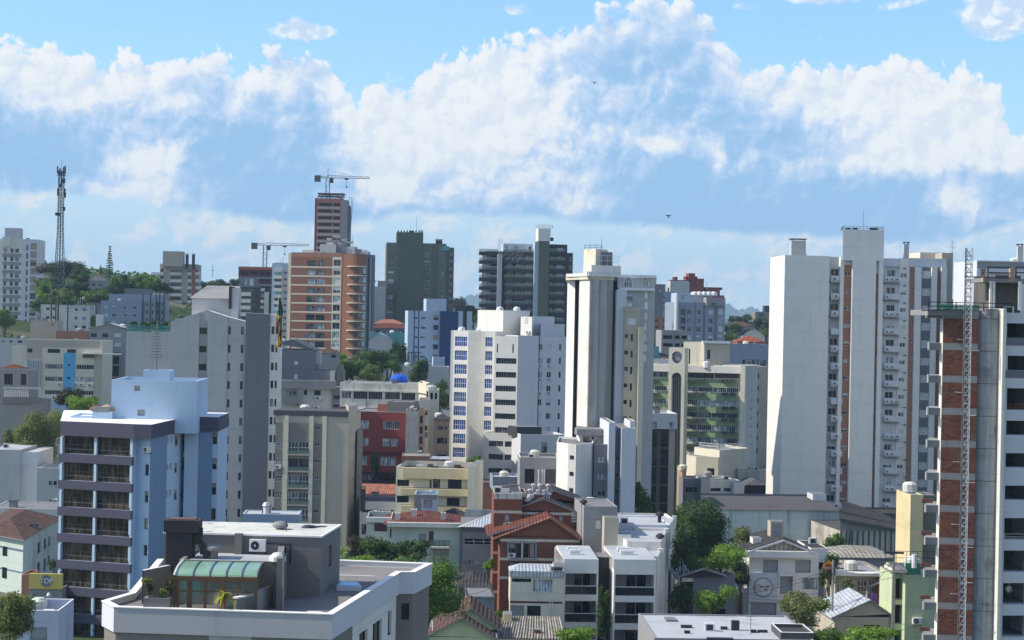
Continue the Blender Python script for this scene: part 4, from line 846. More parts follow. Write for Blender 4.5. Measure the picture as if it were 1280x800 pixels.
for (x0, x1, y0, y1, mt) in ((378,392,312.5,317,'cream'),(392,405,314,317,'beige'),(400,420,305,317,'grey_light'),(408,416,303,309,'white_blue'),(418,432,306,317,'slate'),(430,444,308,318,'grey_light'),(440,450,311,318,'concrete'),(449,460,314,320,'grey_light'),(451,456,312,316,'white')): rr = rect(x0, y0, Y+6, -6, pxR=x1, d=4); b.vol(rr, fz(x0, y0, Y+6), mt, zbot=fz(x0, y1, Y+6)-1, part='roof_room', par=.1)
for x, y, q in ((412, 300, 1.0), (421, 297, 1.4), (430, 301, 1.1), (437, 304, 1.4), (425, 306, .9)):
    px, py, pz = P(x, y, Y+8); m = b.mb(); m.tube((px, py, pz-2.5), (px, py, pz), .12, 'metal_grey'); m.lathe((px, py, pz-.3), [(.1, 0), (.5*q, .15), (q*.85, .55), (q, .9)], 'white_plastic', 9); b.fin(m, 'satellite_dish')
for x in (405, 417, 426, 434, 441): b.antenna(x, 293+(x % 7), 306, Y+8, .07, 2)
# --- pink tower under construction with its crane
Y = 840; r = rect(393, 290, Y, 2, pxR=428, d=14); f = Face(r[0], r[1])
b = Bld('tower_under_construction', 'unfinished slim pinkish brick tower with dark floor gaps behind the brick one', 'building', r[0])
ops = f.grid('void', [(398,415),(417,425)], rows(253.5, 3.6, 8.35, 9), rx=398)
b.vol(r, fz(410, 248, Y), 'pink_brick', ops={0: ops}, zones={0: [f.zone(393, 425, y, y+2.6, 'beige') for y, _ in rows(258, 1, 8.35, 9)] + [f.zone(393, 396.5, 247, 400, 'brickred')]})
b.vol(rect(426, 290, Y-.6, 2, pxR=434, d=13), fz(430, 250, Y), 'grey', part='side_wing'); b.vol(rect(434, 290, Y+2, 2, pxR=437.5, d=9), fz(436, 257, Y), 'concrete_dark', part='side_wing')
m = b.mb(); x0, x1 = G(397, 246, Y+1)[0], G(430, 246, Y+1)[0]; za, zb_ = fz(410, 248, Y), fz(410, 241, Y)
for i in range(12): m.tube((x0+(x1-x0)*i/11, Y+1+(i % 2)*2, za), (x0+(x1-x0)*((i+1) % 12)/11, Y+2, zb_), .2, 'metal_dark', 4)
m.box(x0, x1, Y+1, Y+8, zb_-.6, zb_, 'concrete_dark'); m.box(x0, x1, Y+1, Y+8, (za+zb_)/2-.3, (za+zb_)/2, 'concrete_dark'); b.fin(m, 'scaffold'); 
m = b.mb(); x, y, z = P(438, 246, Y); x2, y2, z2 = P(436, 300, Y)
for dxx in (-.5, .5, 1.2): m.tube((x2+dxx*.4, y2, z2), (x+dxx, y2, z), .14, 'metal_grey', 4)
b.fin(m, 'hoist')
def crane(label, pxm, ybase, yjib, ytop, pxc, pxj, Y, rot=0, name='tower_crane'):
    bx, by, zb_ = P(pxm, ybase, Y); zj = fz(pxm, yjib, Y); zt = fz(pxm, ytop, Y); xc = P(pxc, yjib, Y)[0]; xj = P(pxj, yjib, Y)[0]
    e = empty(name, (bx, by, zb_), label, 'crane'); o = (bx, by, zb_)
    m = MB(o); w_ = .8
    for sx in (-w_, w_):
        for sy in (-w_, w_): m.tube((bx+sx, by+sy, zb_-3), (bx+sx, by+sy, zj), .17, 'metal_grey', 4)
    n = max(3, int((zj-zb_)/2.2))
    for i in range(n):
        z0 = zb_+(zj-zb_)*i/n; z1 = zb_+(zj-zb_)*(i+1)/n; s_ = 1 if i % 2 else -1; m.tube((bx-w_*s_, by-w_, z0), (bx+w_*s_, by-w_, z1), .10, 'metal_grey', 4); m.tube((bx-w_, by+w_*s_, z0), (bx-w_, by-w_*s_, z1), .10, 'metal_grey', 4)
    m.obj('mast', e)
    m = MB(o)
    def jib(xa, xb, hh, nm):
        m = MB(o); n = max(3, int(abs(xb-xa)/2.4))
        for yy in (-.7, .7): m.tube((xa, by+yy, zj), (xb, by+yy, zj), .14, 'metal_grey', 4)
        m.tube((xa, by, zj+hh), (xb, by, zj+hh*.6), .14, 'metal_grey', 4)
        for i in range(n):
            t0 = i/n; t1 = (i+1)/n; m.tube((xa+(xb-xa)*t0, by-.7, zj), (xa+(xb-xa)*(t0+t1)/2, by, zj+hh), .08, 'metal_grey', 4); m.tube((xa+(xb-xa)*(t0+t1)/2, by, zj+hh), (xa+(xb-xa)*t1, by+.7, zj), .08, 'metal_grey', 4)
        m.obj(nm, e)
    jib(bx, xj, 1.1, 'jib'); jib(bx, xc, .8, 'counter_jib')
    m = MB(o); m.box(xc-1.3, xc+1.3, by-.9, by+.9, zj-1.8, zj+1.0, 'concrete_dark'); m.obj('counterweight', e)
    m = MB(o); m.box(bx+.9, bx+2.4, by-1, by+.6, zj-2.2, zj-.2, 'metal_dark'); m.obj('cab', e)
    if zt > zj+2:
        m = MB(o); m.tube((bx, by, zj), (bx, by, zt), .3, 'metal_grey', 4, .1); m.tube((bx, by, zt-1), (bx+(xj-bx)*.6, by, zj+1), .06, 'metal_grey', 4); m.tube((bx, by, zt-1), (xc, by, zj+.6), .06, 'metal_grey', 4); m.obj('apex', e)
    m = MB(o); xt = bx+(xj-bx)*.45; m.box(xt-.8, xt+.8, by-.7, by+.7, zj-.7, zj-.1, 'metal_dark'); m.tube((xt, by, zj-.5), (xt, by, zj-3.5), .07, 'metal_dark', 4); m.box(xt-.3, xt+.3, by-.2, by+.2, zj-4.2, zj-3.5, 'metal_dark'); m.obj('trolley', e)
crane('tower crane with a raised apex on top of the pinkish unfinished tower', 409.5, 243, 222.3, 210, 397, 462, 845)
crane('flat-top tower crane above the building with the orange safety fence', 331, 335, 306.5, 306, 318, 386, 860)
# --- building with orange top, dark block, pale-blue slim tower
Y = 760; r = rect(298, 345, Y, 4, pxR=340, d=14); f = Face(r[0], r[1])
b = Bld('building_under_construction', 'unfinished brownish block with an orange safety fence along its top edge', 'building', r[0])
b.vol(r, fz(320, 336.5, Y), 'red_dark', ops={0: f.grid('void', [(301,310),(313,322),(325,330),(332,337)], rows(339, 4, 9, 5), rx=300)}, zones={0: [f.zone(298, 340, 345.5, 348, 'concrete'), f.zone(298, 340, 354.5, 357, 'concrete')]})
b.rail([r[3], r[0], r[1], r[2]], fz(320, 336.5, Y), .9, 'orange_net', 'safety_fence', .12); m = b.mb(); b.fbox(f, 0, f.L, fz(320, 337, Y), fz(320, 334, Y), -.1, .1, 'orange_net', m=m); b.fin(m, 'safety_net'); b.antenna(266, 330, 345, Y, .15, 2)
Y = 660; r = rect(299, 360, Y, 4, pxR=336, d=12); f = Face(r[0], r[1])
b = Bld('apartment_building', 'charcoal apartment block with white framed balconies below the orange safety fence', 'building', r[0])
b.vol(r, fz(310, 359, Y), 'charcoal', ops={0: f.grid('std', [(326,331)], rows(360, 4, 7.4, 6), rx=326) + f.grid('loggia', [(300,319)], rows(361, 5.5, 8.4, 5), rx=300)})
for i in range(4): a0, z = f.az(299, 365.5+8.4*i); a1, _ = f.az(321, 0); b.balcony(f, a0, a1, z-1, 1.3, 1.1, 'white')
b.vol(rect(299, 352, Y+3, 4, pxR=321, d=8), fz(310, 346, Y), 'slate', zbot=fz(310, 361, Y), part='penthouse', ops={0: Face(*rect(299, 352, Y+3, 4, pxR=321, d=8)[:2]).grid('pale', [(306,309),(312,317)], [(348,357)])}); b.vol(rect(330.5, 370, Y-3, 4, pxR=336, d=5), fz(333, 365, Y-3), 'cream', part='stair_tower'); b.vol(rect(336, 370, Y-2, 4, pxR=338.5, d=5), fz(337, 366, Y-2), 'black', part='shaft')
Y = 640; r = rect(340, 340, Y, 3, pxR=363, d=12); f = Face(r[0], r[1])
b = Bld('apartment_tower', 'slim pale blue tower with bay windows, left of the brick tower', 'building', r[0])
b.vol(r, fz(350, 329, Y), 'pale_blue', ops={0: f.grid('small', [(355,359)], rows(339.5, 3.2, 8.05, 12), rx=355)}, zones={0: [f.zone(359.5, 363.5, 320, 460, 'cream')]}); m = b.mb()
for i in range(13):
    a0, z = f.az(342.5, 336+8.0*i); a1, _ = f.az(353, 336); zz = f.az(350, 336+8.0*i+4.3)[1]; b.fbox(f, a0, a1, zz, z, 0, .9, 'white_clean' if i % 2 else 'white_blue', m=m); b.fbox(f, a0+.3, a1-.3, f.az(350, 336+8.0*i+7.9)[1], zz, 0, .55, 'pane_dark' if i % 3 else 'teal', m=m)
b.fin(m, 'bay_window'); b.vol(rect(344, 331, Y+2, 3, pxR=352, d=5), fz(348, 328, Y), 'grey_light', zbot=fz(348, 333, Y), part='roof_room'); b.antenna(354, 320, 330, Y, .12)
# --- olive tower
Y = 700; r = rect(483, 320, Y, 5, pxR=558, d=20); f = Face(r[0], r[1])
b = Bld('apartment_tower', 'tall olive-green tower with a blank projecting middle slab in the centre of the skyline', 'building', r[0])
ops = f.grid('std', [(485.5,492.5)], rows(319, 5, 9.95, 13), rx=485) + f.grid('std', [(530,537)], rows(316, 5, 9.95, 13), rx=530) + f.grid('small', [(551,555)], rows(320, 4, 9.95, 11), rx=551)
b.vol(r, fz(510, 303.5, Y), 'olive_grey', ops={0: ops}, zones={0: [f.zone(540, 549, 300, 460, 'olive_tower')]})
r1 = rect(496, 300, Y-1.2, 5, pxR=529, d=13); b.vol(r1, fz(510, 290.5, Y), 'olive_tower', part='blank_slab'); r2 = rect(484, 310, Y-.2, 5, pxR=495.5, d=8); b.vol(rect(483.5, 310, Y-.4, 5, pxR=496, d=8), fz(490, 306.5, Y), 'olive_grey', zbot=fz(490, 317, Y), part='parapet_block')
r3 = rect(553, 318, Y+1, 5, pxR=561.5, d=14); b.vol(r3, fz(556, 307.5, Y), 'teal', part='glass_corner', zbot=fz(556, 313, Y)); b.vol(rect(556, 320, Y+2, 5, pxR=567.5, d=13), fz(560, 309, Y), 'olive_tower', part='side_wing')
g = Face(*rect(561, 320, Y+2.2, 5, pxR=567.5, d=13)[:2])
for i in range(13): a0, z = g.az(561, 315+9.3*i); b.balcony(g, 0.1, g.L, z-1.2, 1.2, 1.0, 'grey_mid')
b.flue(548.8, 299, 305, Y+3, 2.4, 'charcoal'); 
m = b.mb()
for i in range(9): x, y, z = P(498+i*3.7, 290, Y); m.box(x-.25, x+.25, y-1, y-.6, z-.3, z+.5, 'metal_dark')
m.box(*(P(511, 290, Y)[0], P(517, 290, Y)[0]), Y+2, Y+4, fz(514, 291, Y), fz(514, 288, Y), 'metal_dark'); b.fin(m, 'roof_fittings'); b.antenna(521, 270, 291, Y+2, .1); b.antenna(513, 282, 291, Y+2, .1); b.antenna(526, 286, 291, Y+2, .2)
# beige block left of it
r = rect(461.5, 365, 690, 3, pxR=482, d=12); b = Bld('apartment_block', 'plain grey-beige windowless block between the brick tower and the olive tower', 'building', r[0]); b.vol(r, fz(470, 358, 690), 'grey_light'); b.vol(rect(472, 360, 694, 3, pxR=484, d=6), fz(478, 351, 694), 'grey', zbot=fz(470, 360, 690), part='roof_room')
x, y, z = P(466.5, 352, 692); m = b.mb(); m.tube((x, y, z-3), (x, y, z), .2, 'metal_grey'); m.lathe((x, y, z-.4), [(.2, 0), (.9, .2), (1.3, .8)], 'white_plastic', 9); b.fin(m, 'satellite_dish')
# --- dark balcony tower
Y = 640; r = rect(608, 330, Y, 6, pxR=716, d=16); f = Face(r[0], r[1])
b = Bld('apartment_tower', 'dark tower with long balconies and a white-topped green stair shaft', 'building', r[0])
RB = rows(319, 6.5, 10.85, 11)
ops = f.grid('band', [(605,612)], RB, rx=606)+f.grid('std', [(604.5,614),(634,641),(645,655),(688,691),(696,704)], RB, rx=634) + f.grid('pale', [(657,667)], RB, rx=657) + f.grid('small', [(711.5,715.5)], rows(321, 5, 10.85, 11), rx=712)
b.vol(r, fz(650, 314.5, Y), 'charcoal', ops={0: ops})
m = b.mb()
for (xa, xb, dep) in ((598.5, 622, 1.8), (630, 667.5, 1.5), (686, 706, 1.2)):
    for i in range(12):
        a0, z = f.az(xa, 314.5+10.85*i); a1, _ = f.az(xb, 314.5); m = b.mb(); b.fbox(f, a0, a1, z-1.2, z, 0, dep, 'charcoal', m=m); b.fbox(f, a0, a1, z, z+.8, dep-.08, dep, 'clear_glass', m=m); b.fbox(f, a0, a1, z+.8, z+.9, dep-.1, dep+.02, 'metal_white', m=m); b.fin(m, 'balcony')
b.vol(rect(622, 330, Y-2.5, 6, pxR=627.5, d=4), fz(625, 318, Y), 'grey_light', part='pillar'); b.vol(rect(668, 330, Y-2.2, 6, pxR=673, d=6), fz(670, 303, Y), 'pale_blue', part='pillar')
m = b.mb(); q = rect(673, 330, Y-3, 6, pxR=686.5, d=8); b.vol(q, fz(680, 302, Y), 'olive_tower', part='stair_shaft', zones={0: [(0, 99, -99, 199, 'teal')]} if 0 else {}); b.vol(rect(672.8, 300, Y-3.2, 6, pxR=688, d=7), fz(680, 286, Y), 'white_clean', zbot=fz(680, 301.8, Y), part='water_tank_room')
b.rail(rect(672.8, 283, Y-3.2, 6, pxR=691, d=7), fz(680, 286, Y), 1.2, 'metal_white', 'railing', .06); b.vol(rect(688, 297, Y-1, 6, pxR=692, d=3), fz(690, 297, Y), 'charcoal', zbot=fz(690, 301, Y), part='roof_box')
pr = rect(629, 310, Y+3, 6, pxR=668, d=8); g = Face(pr[0], pr[1]); b.vol(pr, fz(640, 304.5, Y+3), 'white_blue', zbot=fz(640, 318, Y), part='penthouse', ops={0: g.grid('pale', [(630,635),(641,647.5),(648.5,655)], [(307,315.5)]) + g.grid('dark', [(661,664)], [(308,314)])})
b.vol(rect(687, 315, Y+2, 6, pxR=709, d=8), fz(697, 305.5, Y+2), 'charcoal', zbot=fz(697, 320, Y), part='penthouse', ops={0: Face(*rect(687, 315, Y+2, 6, pxR=709, d=8)[:2]).grid('std', [(697,704)], [(310,315)])})
x, y, z = P(625, 340, Y-5); m = b.mb(); zt = fz(627, 298, Y-5)
for dx_ in (-.5, .5): m.tube((x+dx_, y, z-26), (x+dx_, y, zt), .12, 'metal_white', 4)
for i in range(30): zz = z-26+i*(zt-z+26)/30; m.tube((x-.5, y, zz), (x+.5, y, zz+1.2), .07, 'metal_white', 4)
b.fin(m, 'hoist'); m = b.mb(); x, y, z = P(631.5, 318, Y-4)
for i in range(7): m.tube((x+.8*i-1, y, z-1-.3*i), (x+1.2+.8*i, y, z+1-.2*(i % 3)), .16, 'rust' if i % 2 else 'metal_grey', 4)
m.tube((x+1.2, y, z), (x+1.2, y, z-32), .14, 'rust', 5); m.tube((x+2.2, y, z), (x+2.2, y, z-32), .1, 'rust', 5); b.fin(m, 'scaffold')
# --- blue-white office
Y = 520; r = rect(510, 400, Y, 7, pxR=556, d=12); f = Face(r[0], r[1])
b = Bld('office_building', 'pale blue block with dark vertical pipes and a navy right-hand slab, centre', 'building', r[0])
b.vol(r, fz(520, 388.5, Y), 'pale_blue', ops={0: f.grid('slit', [(519,522.5),(526,532)], rows(396.5, 2.2, 12.1, 6), rx=526) + f.grid('tanw', [(542,548)], rows(394, 6, 12.2, 5), rx=542)}, zones={0: [f.zone(517.5, 519, 388, 480, 'navy'), f.zone(523, 524.5, 388, 480, 'navy')]})
b.vol(rect(533, 380, Y+1, 7, pxR=558, d=10), fz(545, 373.5, Y), 'pale_blue', zbot=fz(545, 390, Y), part='upper_storey'); b.vol(rect(550, 400, Y-.6, 7, pxR=573, d=11), fz(560, 389, Y), 'navy', part='blank_slab'); r2 = rect(573, 400, Y, 7, pxR=590, d=8); b.vol(r2, fz(580, 389, Y), 'pale_blue', part='side_wing', zones={0: [Face(*r2[:2]).zone(579, 584, 380, 470, 'charcoal')]})
b.vol(rect(541.5, 450, Y-4, 7, pxR=556, d=4), fz(548, 446.5, Y-4), 'pale_blue', part='entrance_block', cop='coping')
m = b.mb()
for px in (511, 515, 519, 523.5): x, y, z = P(px, 441, Y-3); m.tube((x, y, z), (x, y, fz(px, 454, Y-3)), .15, 'metal_dark', 4)
m.tube((*P(510, 441, Y-3)[:2], fz(515, 440.5, Y-3)), (*P(526, 441, Y-3)[:2], fz(520, 440.5, Y-3)), .15, 'metal_dark', 4); b.fin(m, 'gate_frame')
small_house('long pale grey wall block below the navy slab', 491, 562, 458, 458, 490, 'grey_light', 'roof_white', hipz=False, d=10, name='low_block', cat='building')
# --- low roofs between brick tower and blue block
small_house('long dark-roofed terrace house right of the brick tower', 461, 512, 404, 410, 640, 'grey', 'tiles_red', cols=[(470,476),(484,492),(499,505)], rws=[(412,416)], d=10)
small_house('dusty red tiled house just behind the dark-roofed terrace', 466, 506, 399, 405, 670, 'beige', 'tiles_pink', d=10)
small_house('teal flat-roofed shed below the dark-roofed terrace', 462, 480, 414.5, 416, 590, 'teal', 'teal', hipz=False, d=8, name='shed', cat='shed')
small_house('wider teal shed touching the pale blue block', 484, 511, 414, 416, 600, 'teal', 'teal', hipz=False, d=8, name='shed', cat='shed')
Y = 560; r = rect(461, 427, Y, 3, pxR=490, d=16); f = Face(r[0], r[1]); b = Bld('warehouse', 'grey warehouse with a shallow curved white roof below the teal sheds', 'warehouse', r[0]); b.vol(r, fz(475, 426, Y), 'grey_light', par=0); m = b.mb(); N = 8
for i in range(N):
    q = [(f.L*k/N, fz(475, 426, Y)+2.0*math.sin(math.pi*k/N)) for k in (i, i+1)]; m.poly([f.pt(q[0][0], q[0][1], .3), f.pt(q[1][0], q[1][1], .3), f.pt(q[1][0], q[1][1], -16), f.pt(q[0][0], q[0][1], -16)], 'roof_white'); m.poly([f.pt(q[0][0], fz(475, 426, Y), .02), f.pt(q[1][0], fz(475, 426, Y), .02), f.pt(q[1][0], q[1][1], .02), f.pt(q[0][0], q[0][1], .02)], 'grey_light')
b.fin(m, 'roof')
# --- right far: brick block, grey block
Y = 720; r = rect(806, 395, Y, 4, pxR=905, d=16); f = Face(r[0], r[1])
b = Bld('apartment_tower', 'brick-topped tower with stepped chimneys right of centre', 'building', r[0]); b.vol(r, fz(850, 368, Y), 'pink_brick')
for (x0, x1, y0, y1, mt, o) in ((838,862,351,369,'grey_light',2),(838,864,350,353,'red_dark',1.5),(858,880,348,369,'brickred',1),(861,869,341.5,350,'brickred',2),(858,872,345.5,348,'red_dark',1.5),(871,879,352,369,'brickred',1.5),(880,903,359,362,'red_dark',0),(883,900,361,375,'brickred',1),(844,847,346,351,'red_dark',2),(876,879,351,354,'red_dark',1),(818,832,355,370,'slate',0),(905-22,893,368,378,'grey_mid',.5)):
    b.vol(rect(x0, y0, Y+2-o, 4, pxR=x1, d=7), fz((x0+x1)/2, y0, Y), mt, zbot=fz((x0+x1)/2, y1, Y), part='roof_block', par=0, roof=mt)
g = Face(*rect(806, 395, Y-.1, 4, pxR=905, d=16)[:2])
for x, y in ((821,386),(827,386),(832,386),(820,393),(828,393),(835,393),(841,393)): a, z = g.az(x, y+3); b.win(g, a, a+1.2, z, z+1.2, 'small', .03)
b.antenna(883.5, 352, 364, Y, .12)
Y = 640; r = rect(812, 372, Y, 5, pxR=846, d=12); f = Face(r[0], r[1]); b = Bld('apartment_block', 'grey block with small dark windows behind the white chimney pipe', 'building', r[0]); b.vol(r, fz(830, 364.5, Y), 'slate', ops={0: f.grid('small', [(815,818),(829,832)], [(370,373),(377,380),(384,387)], rx=815)}, zones={0: [f.zone(829, 846, 364, 396, 'grey_blue')]}); r2=rect(808, 398, Y-4, 5, pxR=845, d=8); b.vol(r2, fz(830, 396, Y), 'brown_stripe', part='lower_storey', ops={0: Face(*r2[:2]).grid('dark', [(812,816),(819,823),(829,834)], [(399,402),(407,410)])})
Y = 560; r = rect(847, 400, Y, 9, pxR=906, d=16); f = Face(r[0], r[1])
b = Bld('apartment_building', 'grey-blue apartment building with a white pipe on its left edge, right of centre', 'building', r[0])
ops = f.grid('std', [(859,864.5),(871,876.5),(886,891.5)], rows(387, 6.5, 10.8, 6), rx=871) + f.grid('loggia', [(851,857)], rows(386, 8, 10.8, 5), rx=851) + f.grid('std', [(898.5,904)], rows(386, 7, 10.8, 5), rx=898)
b.vol(r, fz(870, 378, Y), 'grey_blue', ops={0: ops}, zones={0: [f.zone(868, 870, 378, 450, 'slate'), f.zone(879, 882, 378, 450, 'grey_blue_dark'), f.zone(893, 897, 378, 450, 'slate')]})
b.vol(rect(847, 372, Y+3, 9, pxR=863, d=8), fz(855, 366, Y), 'pale_blue', zbot=fz(855, 379, Y), part='penthouse', ops={0: Face(*rect(847, 372, Y+3, 9, pxR=863, d=8)[:2]).grid('pale', [(849,860)], [(369,374)])}); b.vol(rect(863, 370, Y+4, 9, pxR=890, d=8), fz(875, 368, Y), 'grey_light', zbot=fz(875, 379, Y), part='penthouse'); b.vol(rect(883, 376, Y+.5, 9, pxR=906.5, d=10), fz(895, 372, Y), 'grey', zbot=fz(895, 382, Y), part='parapet_block', ops={0: Face(*rect(883, 376, Y+.5, 9, pxR=906.5, d=10)[:2]).grid('slit', [(889,895)], [(378.5,381)])})
m = b.mb(); x, y, z = P(846, 366, Y-1); m.tube((x, y, z-12), (x, y, z), .55, 'metal_white', 8); b.fin(m, 'flue_pipe'); b.antenna(841, 400, 428, 500, .1, 2)
for i in range(5): x, y, z = P(868+i*6, 366, Y+5); m = b.mb(); m.lathe((x, y, z-1), [(.9, 0), (1.2, .4), (1.0, 1.1), (.2, 1.4)], 'white_plastic', 8); b.fin(m, 'water_tank')
# small buildings in the gap at the right of it
small_house('dark-roofed house half hidden in trees in front of the blue hills', 907, 943, 402, 407, 760, 'grey', 'tiles_brown', cols=[(916,925)], rws=[(409,412)])
small_house('small dark block on the wooded ridge right beside the white tower', 944, 964, 389, 390, 900, 'grey_mid', 'roof_dark', cols=[(949,955)], rws=[(391,395)], hipz=False)
small_house('tiny dark stair head on the ridge block beside the white tower', 956, 962, 381, 382, 905, 'charcoal', 'roof_dark', hipz=False, d=5, name='stair_head', cat='building')
b, f, r = small_house('cream house with an arched roof above a red tiled one', 928, 956, 414, 420, 560, 'cream', 'tiles_dark', cols=[(940,945)], rws=[(418,422)], hipz=False, d=8); m = b.mb()
for i in range(8):
    q = [(f.L*k/8, fz(940, 420, 560)+1.9*math.sin(math.pi*k/8)) for k in (i, i+1)]; m.poly([f.pt(q[0][0], q[0][1], .2), f.pt(q[1][0], q[1][1], .2), f.pt(q[1][0], q[1][1], -9), f.pt(q[0][0], q[0][1], -9)], 'tiles_dark'); m.poly([f.pt(q[0][0], fz(940, 421, 560), .05), f.pt(q[1][0], fz(940, 421, 560), .05), f.pt(q[1][0], q[1][1], .05), f.pt(q[0][0], q[0][1], .05)], 'cream')
b.fin(m, 'roof')
small_house('red tiled house with an orange side wall below the arched cream one', 922, 956, 420, 427, 545, 'terracotta', 'tiles_orange', d=8)
small_house('pale blue-grey rooftop block with dark doors beside the white tower', 912, 960, 429, 430, 500, 'grey_blue', 'roof_white', kind='dark', cols=[(928.5,932),(934,938),(940,949),(951,958)], rws=[(449,458)], hipz=False, name='low_block', cat='building')
small_house('beige upper storey with two slit windows above the pale blue-grey block', 922, 950, 428.5, 430, 506, 'cream', 'roof_white', kind='slit', cols=[(925.5,932),(938.5,945)], rws=[(436,438)], hipz=False, d=5, name='low_block', cat='building')
small_house('grey concrete car deck with open storeys behind the twin-arch column', 827, 860, 412, 413, 500, 'grey', 'roof_grey', kind='void', cols=[(829,842),(844,850),(852,859)], rws=[(419,423.5),(429,433)], hipz=False, d=10, name='car_park', cat='building')
small_house('small blue tank shed between the central tower and the car deck', 815, 824, 432, 433, 470, 'teal', 'roof_white', hipz=False, d=4, name='shed', cat='shed')
small_house('brown tiled roof behind the green-banded building', 805, 836, 438, 445, 470, 'tan', 'tiles_dark', d=8)
small_house('small white block behind the central tower', 812, 838, 447, 449, 455, 'grey_light', 'roof_white', hipz=False, d=5, name='low_block', cat='building')
# ================================================================ centre, middle distance
# --- dark gable wall house (348-430)
Y = 395; r = rect(345, 440, Y, 2, pxR=394, d=14); f = Face(r[0], r[1])
b = Bld('apartment_block', 'dark grey block with a blank gabled wall and two tiny white windows', 'building', r[0])
b.vol(r, fz(370, 437, Y), 'slate', par=0, ops={0: f.grid('light', [(368,372.5)], [(451.5,455.5),(467.5,473.5)])}); b.gable(f, (f.az(366, 425)[0], fz(366, 425, Y)), (fz(346, 430, Y), fz(394, 438, Y)), mat='metal_sheet_dark', wall='slate', depth=13)
b.vol(rect(390, 450, Y-1, 2, pxR=429, d=9), fz(400, 463, Y), 'slate', zbot=fz(400, 486, Y), roof='roof_grey', part='wing'); b.vol(rect(413, 456, Y-2, 2, pxR=419, d=3), fz(415, 463, Y), 'white', zbot=fz(415, 476, Y), part='stair_head', par=0)
b.vol(rect(421, 452, Y-3, 2, pxR=427, d=9), fz(424, 456, Y), 'olive_grey', zbot=fz(424, 486, Y), part='pillar')
b.vol(rect(395, 430, Y+2, 2, pxR=401, d=4), fz(398, 439, Y), 'grey_light', zbot=fz(398, 456, Y), part='side_wall', par=0); x, y, z = P(352, 425, Y+2); m = b.mb(); m.lathe((x, y, z-1), [(.9, 0), (1.2, .5), (.8, 1.2), (0, 1.4)], 'white_plastic', 9); b.fin(m, 'water_tank')
Y = 385; r = rect(345, 485, Y, 2, pxR=416, d=8); f = Face(r[0], r[1])
b = Bld('house', 'whitish two-storey house with a boxed balcony under a dark flat roof, below the gabled block', 'house', r[0])
b.vol(r, fz(380, 484, Y), 'grey_light', par=0, roof='roof_dark', ops={0: f.grid('dark', [(346,351),(380,384),(393,401)], [(487,493)]) + f.grid('dark', [(346.5,350.5),(380,383)], [(505.5,510)]) + f.grid('std', [(361,371)], [(486.5,494)])})
m = b.mb(); b.pbox(f, 344, 420, 474.5, 485, -.3, 1.4, 'roof_grey', m=m); b.fin(m, 'eaves'); m = b.mb(); b.pbox(f, 353.5, 377, 494.5, 504, 0, 1.3, 'concrete', m=m); b.fin(m, 'balcony'); m = b.mb(); b.pbox(f, 354, 358, 485, 495, .9, 1.2, 'grey', m=m); b.pbox(f, 373, 377, 485, 495, .9, 1.2, 'grey', m=m); b.fin(m, 'balcony_post')
for px, py in ((398, 500), (373, 508), (396.5, 512)): a, z = f.az(px, py); b.ac(f, a, z, 1.3)
r = rect(416, 485, Y, 2, pxR=426, d=6); f = Face(r[0], r[1]); b.vol(r, fz(420, 484, Y), 'slate', part='side_wall', par=0, ops={0: f.grid('dark', [(417,425)], [(494,499),(503,509)])})
small_house('small red-roofed shed with a white tank between the gable and the brick tower', 396, 424, 434, 441, 430, 'grey', 'tiles_brown', cols=[(414,420)], rws=[(443,447)], d=7, name='shed', cat='shed')
# --- long old building
Y = 375; r = rect(425, 490, Y, -3, pxR=523, d=12); f = Face(r[0], r[1])
b = Bld('old_building', 'long weathered white building with a ribbon of windows and a stained parapet', 'building', r[0])
b.vol(r, fz(470, 479, Y), 'old_white', ops={0: f.grid('bandp', [(427,439)], [(489,498)]) + f.grid('band', [(442,459.5),(460.5,478)], [(489,498.5)]) + f.grid('loggia', [(481,500)], [(490,499)]) + f.grid('band', [(502,519)], [(491,500)])}, roof='roof_grey', par=.3)
m = b.mb(); b.pbox(f, 426, 520, 487, 488.6, 0, .4, 'old_white', m=m); b.pbox(f, 426, 520, 509.5, 511, 0, .5, 'coping', m=m); b.fin(m, 'cornice')
a0 = r[1]; r = [a0, G(533, 490, Y-7), G(537, 490, Y-1), G(526, 490, Y+12)]; b.vol(r, fz(530, 478, Y), 'cream', part='corner_wing', roof='roof_grey', zones={0: [(0, 99, fz(500, 492, Y), fz(500, 490, Y), 'concrete_dark')]})
b.antenna(480.5, 461, 478, Y+3, .1); 
r = rect(535, 520, Y-12, 3, pxR=548.5, d=9); f = Face(r[0], r[1]); b2 = Bld('apartment_block', 'narrow cream block with two square holes high up, beside the long weathered building', 'building', r[0]); b2.vol(r, fz(540, 487, Y-12), 'cream', ops={0: f.grid('void', [(538,541.3),(543.5,546.3)], [(491,499)])})
r = rect(523.5, 520, Y-22, 2, pxR=536, d=8); f = Face(r[0], r[1]); b2.vol(r, fz(530, 499, Y-22), 'cream', part='front_wing', ops={0: f.grid('dark', [(529,534.5)], [(513,519),(532,538)]) + f.grid('pale', [(529.5,534.5)], [(540,547)])})
# terrace furniture: bright blue cover
x, y, z = P(499, 478, Y+5); m = MB((x, y, z)); m.lathe((x, y, z), [(1.6, 0), (1.75, .5), (1.6, 1.1), (.9, 1.55), (0, 1.65)], 'blue_tarp', 14); o = m.obj('covered_pool', smooth=True); tag(o, 'bright blue round tarpaulin-covered tank on the roof behind the long weathered parapet', 'tank')
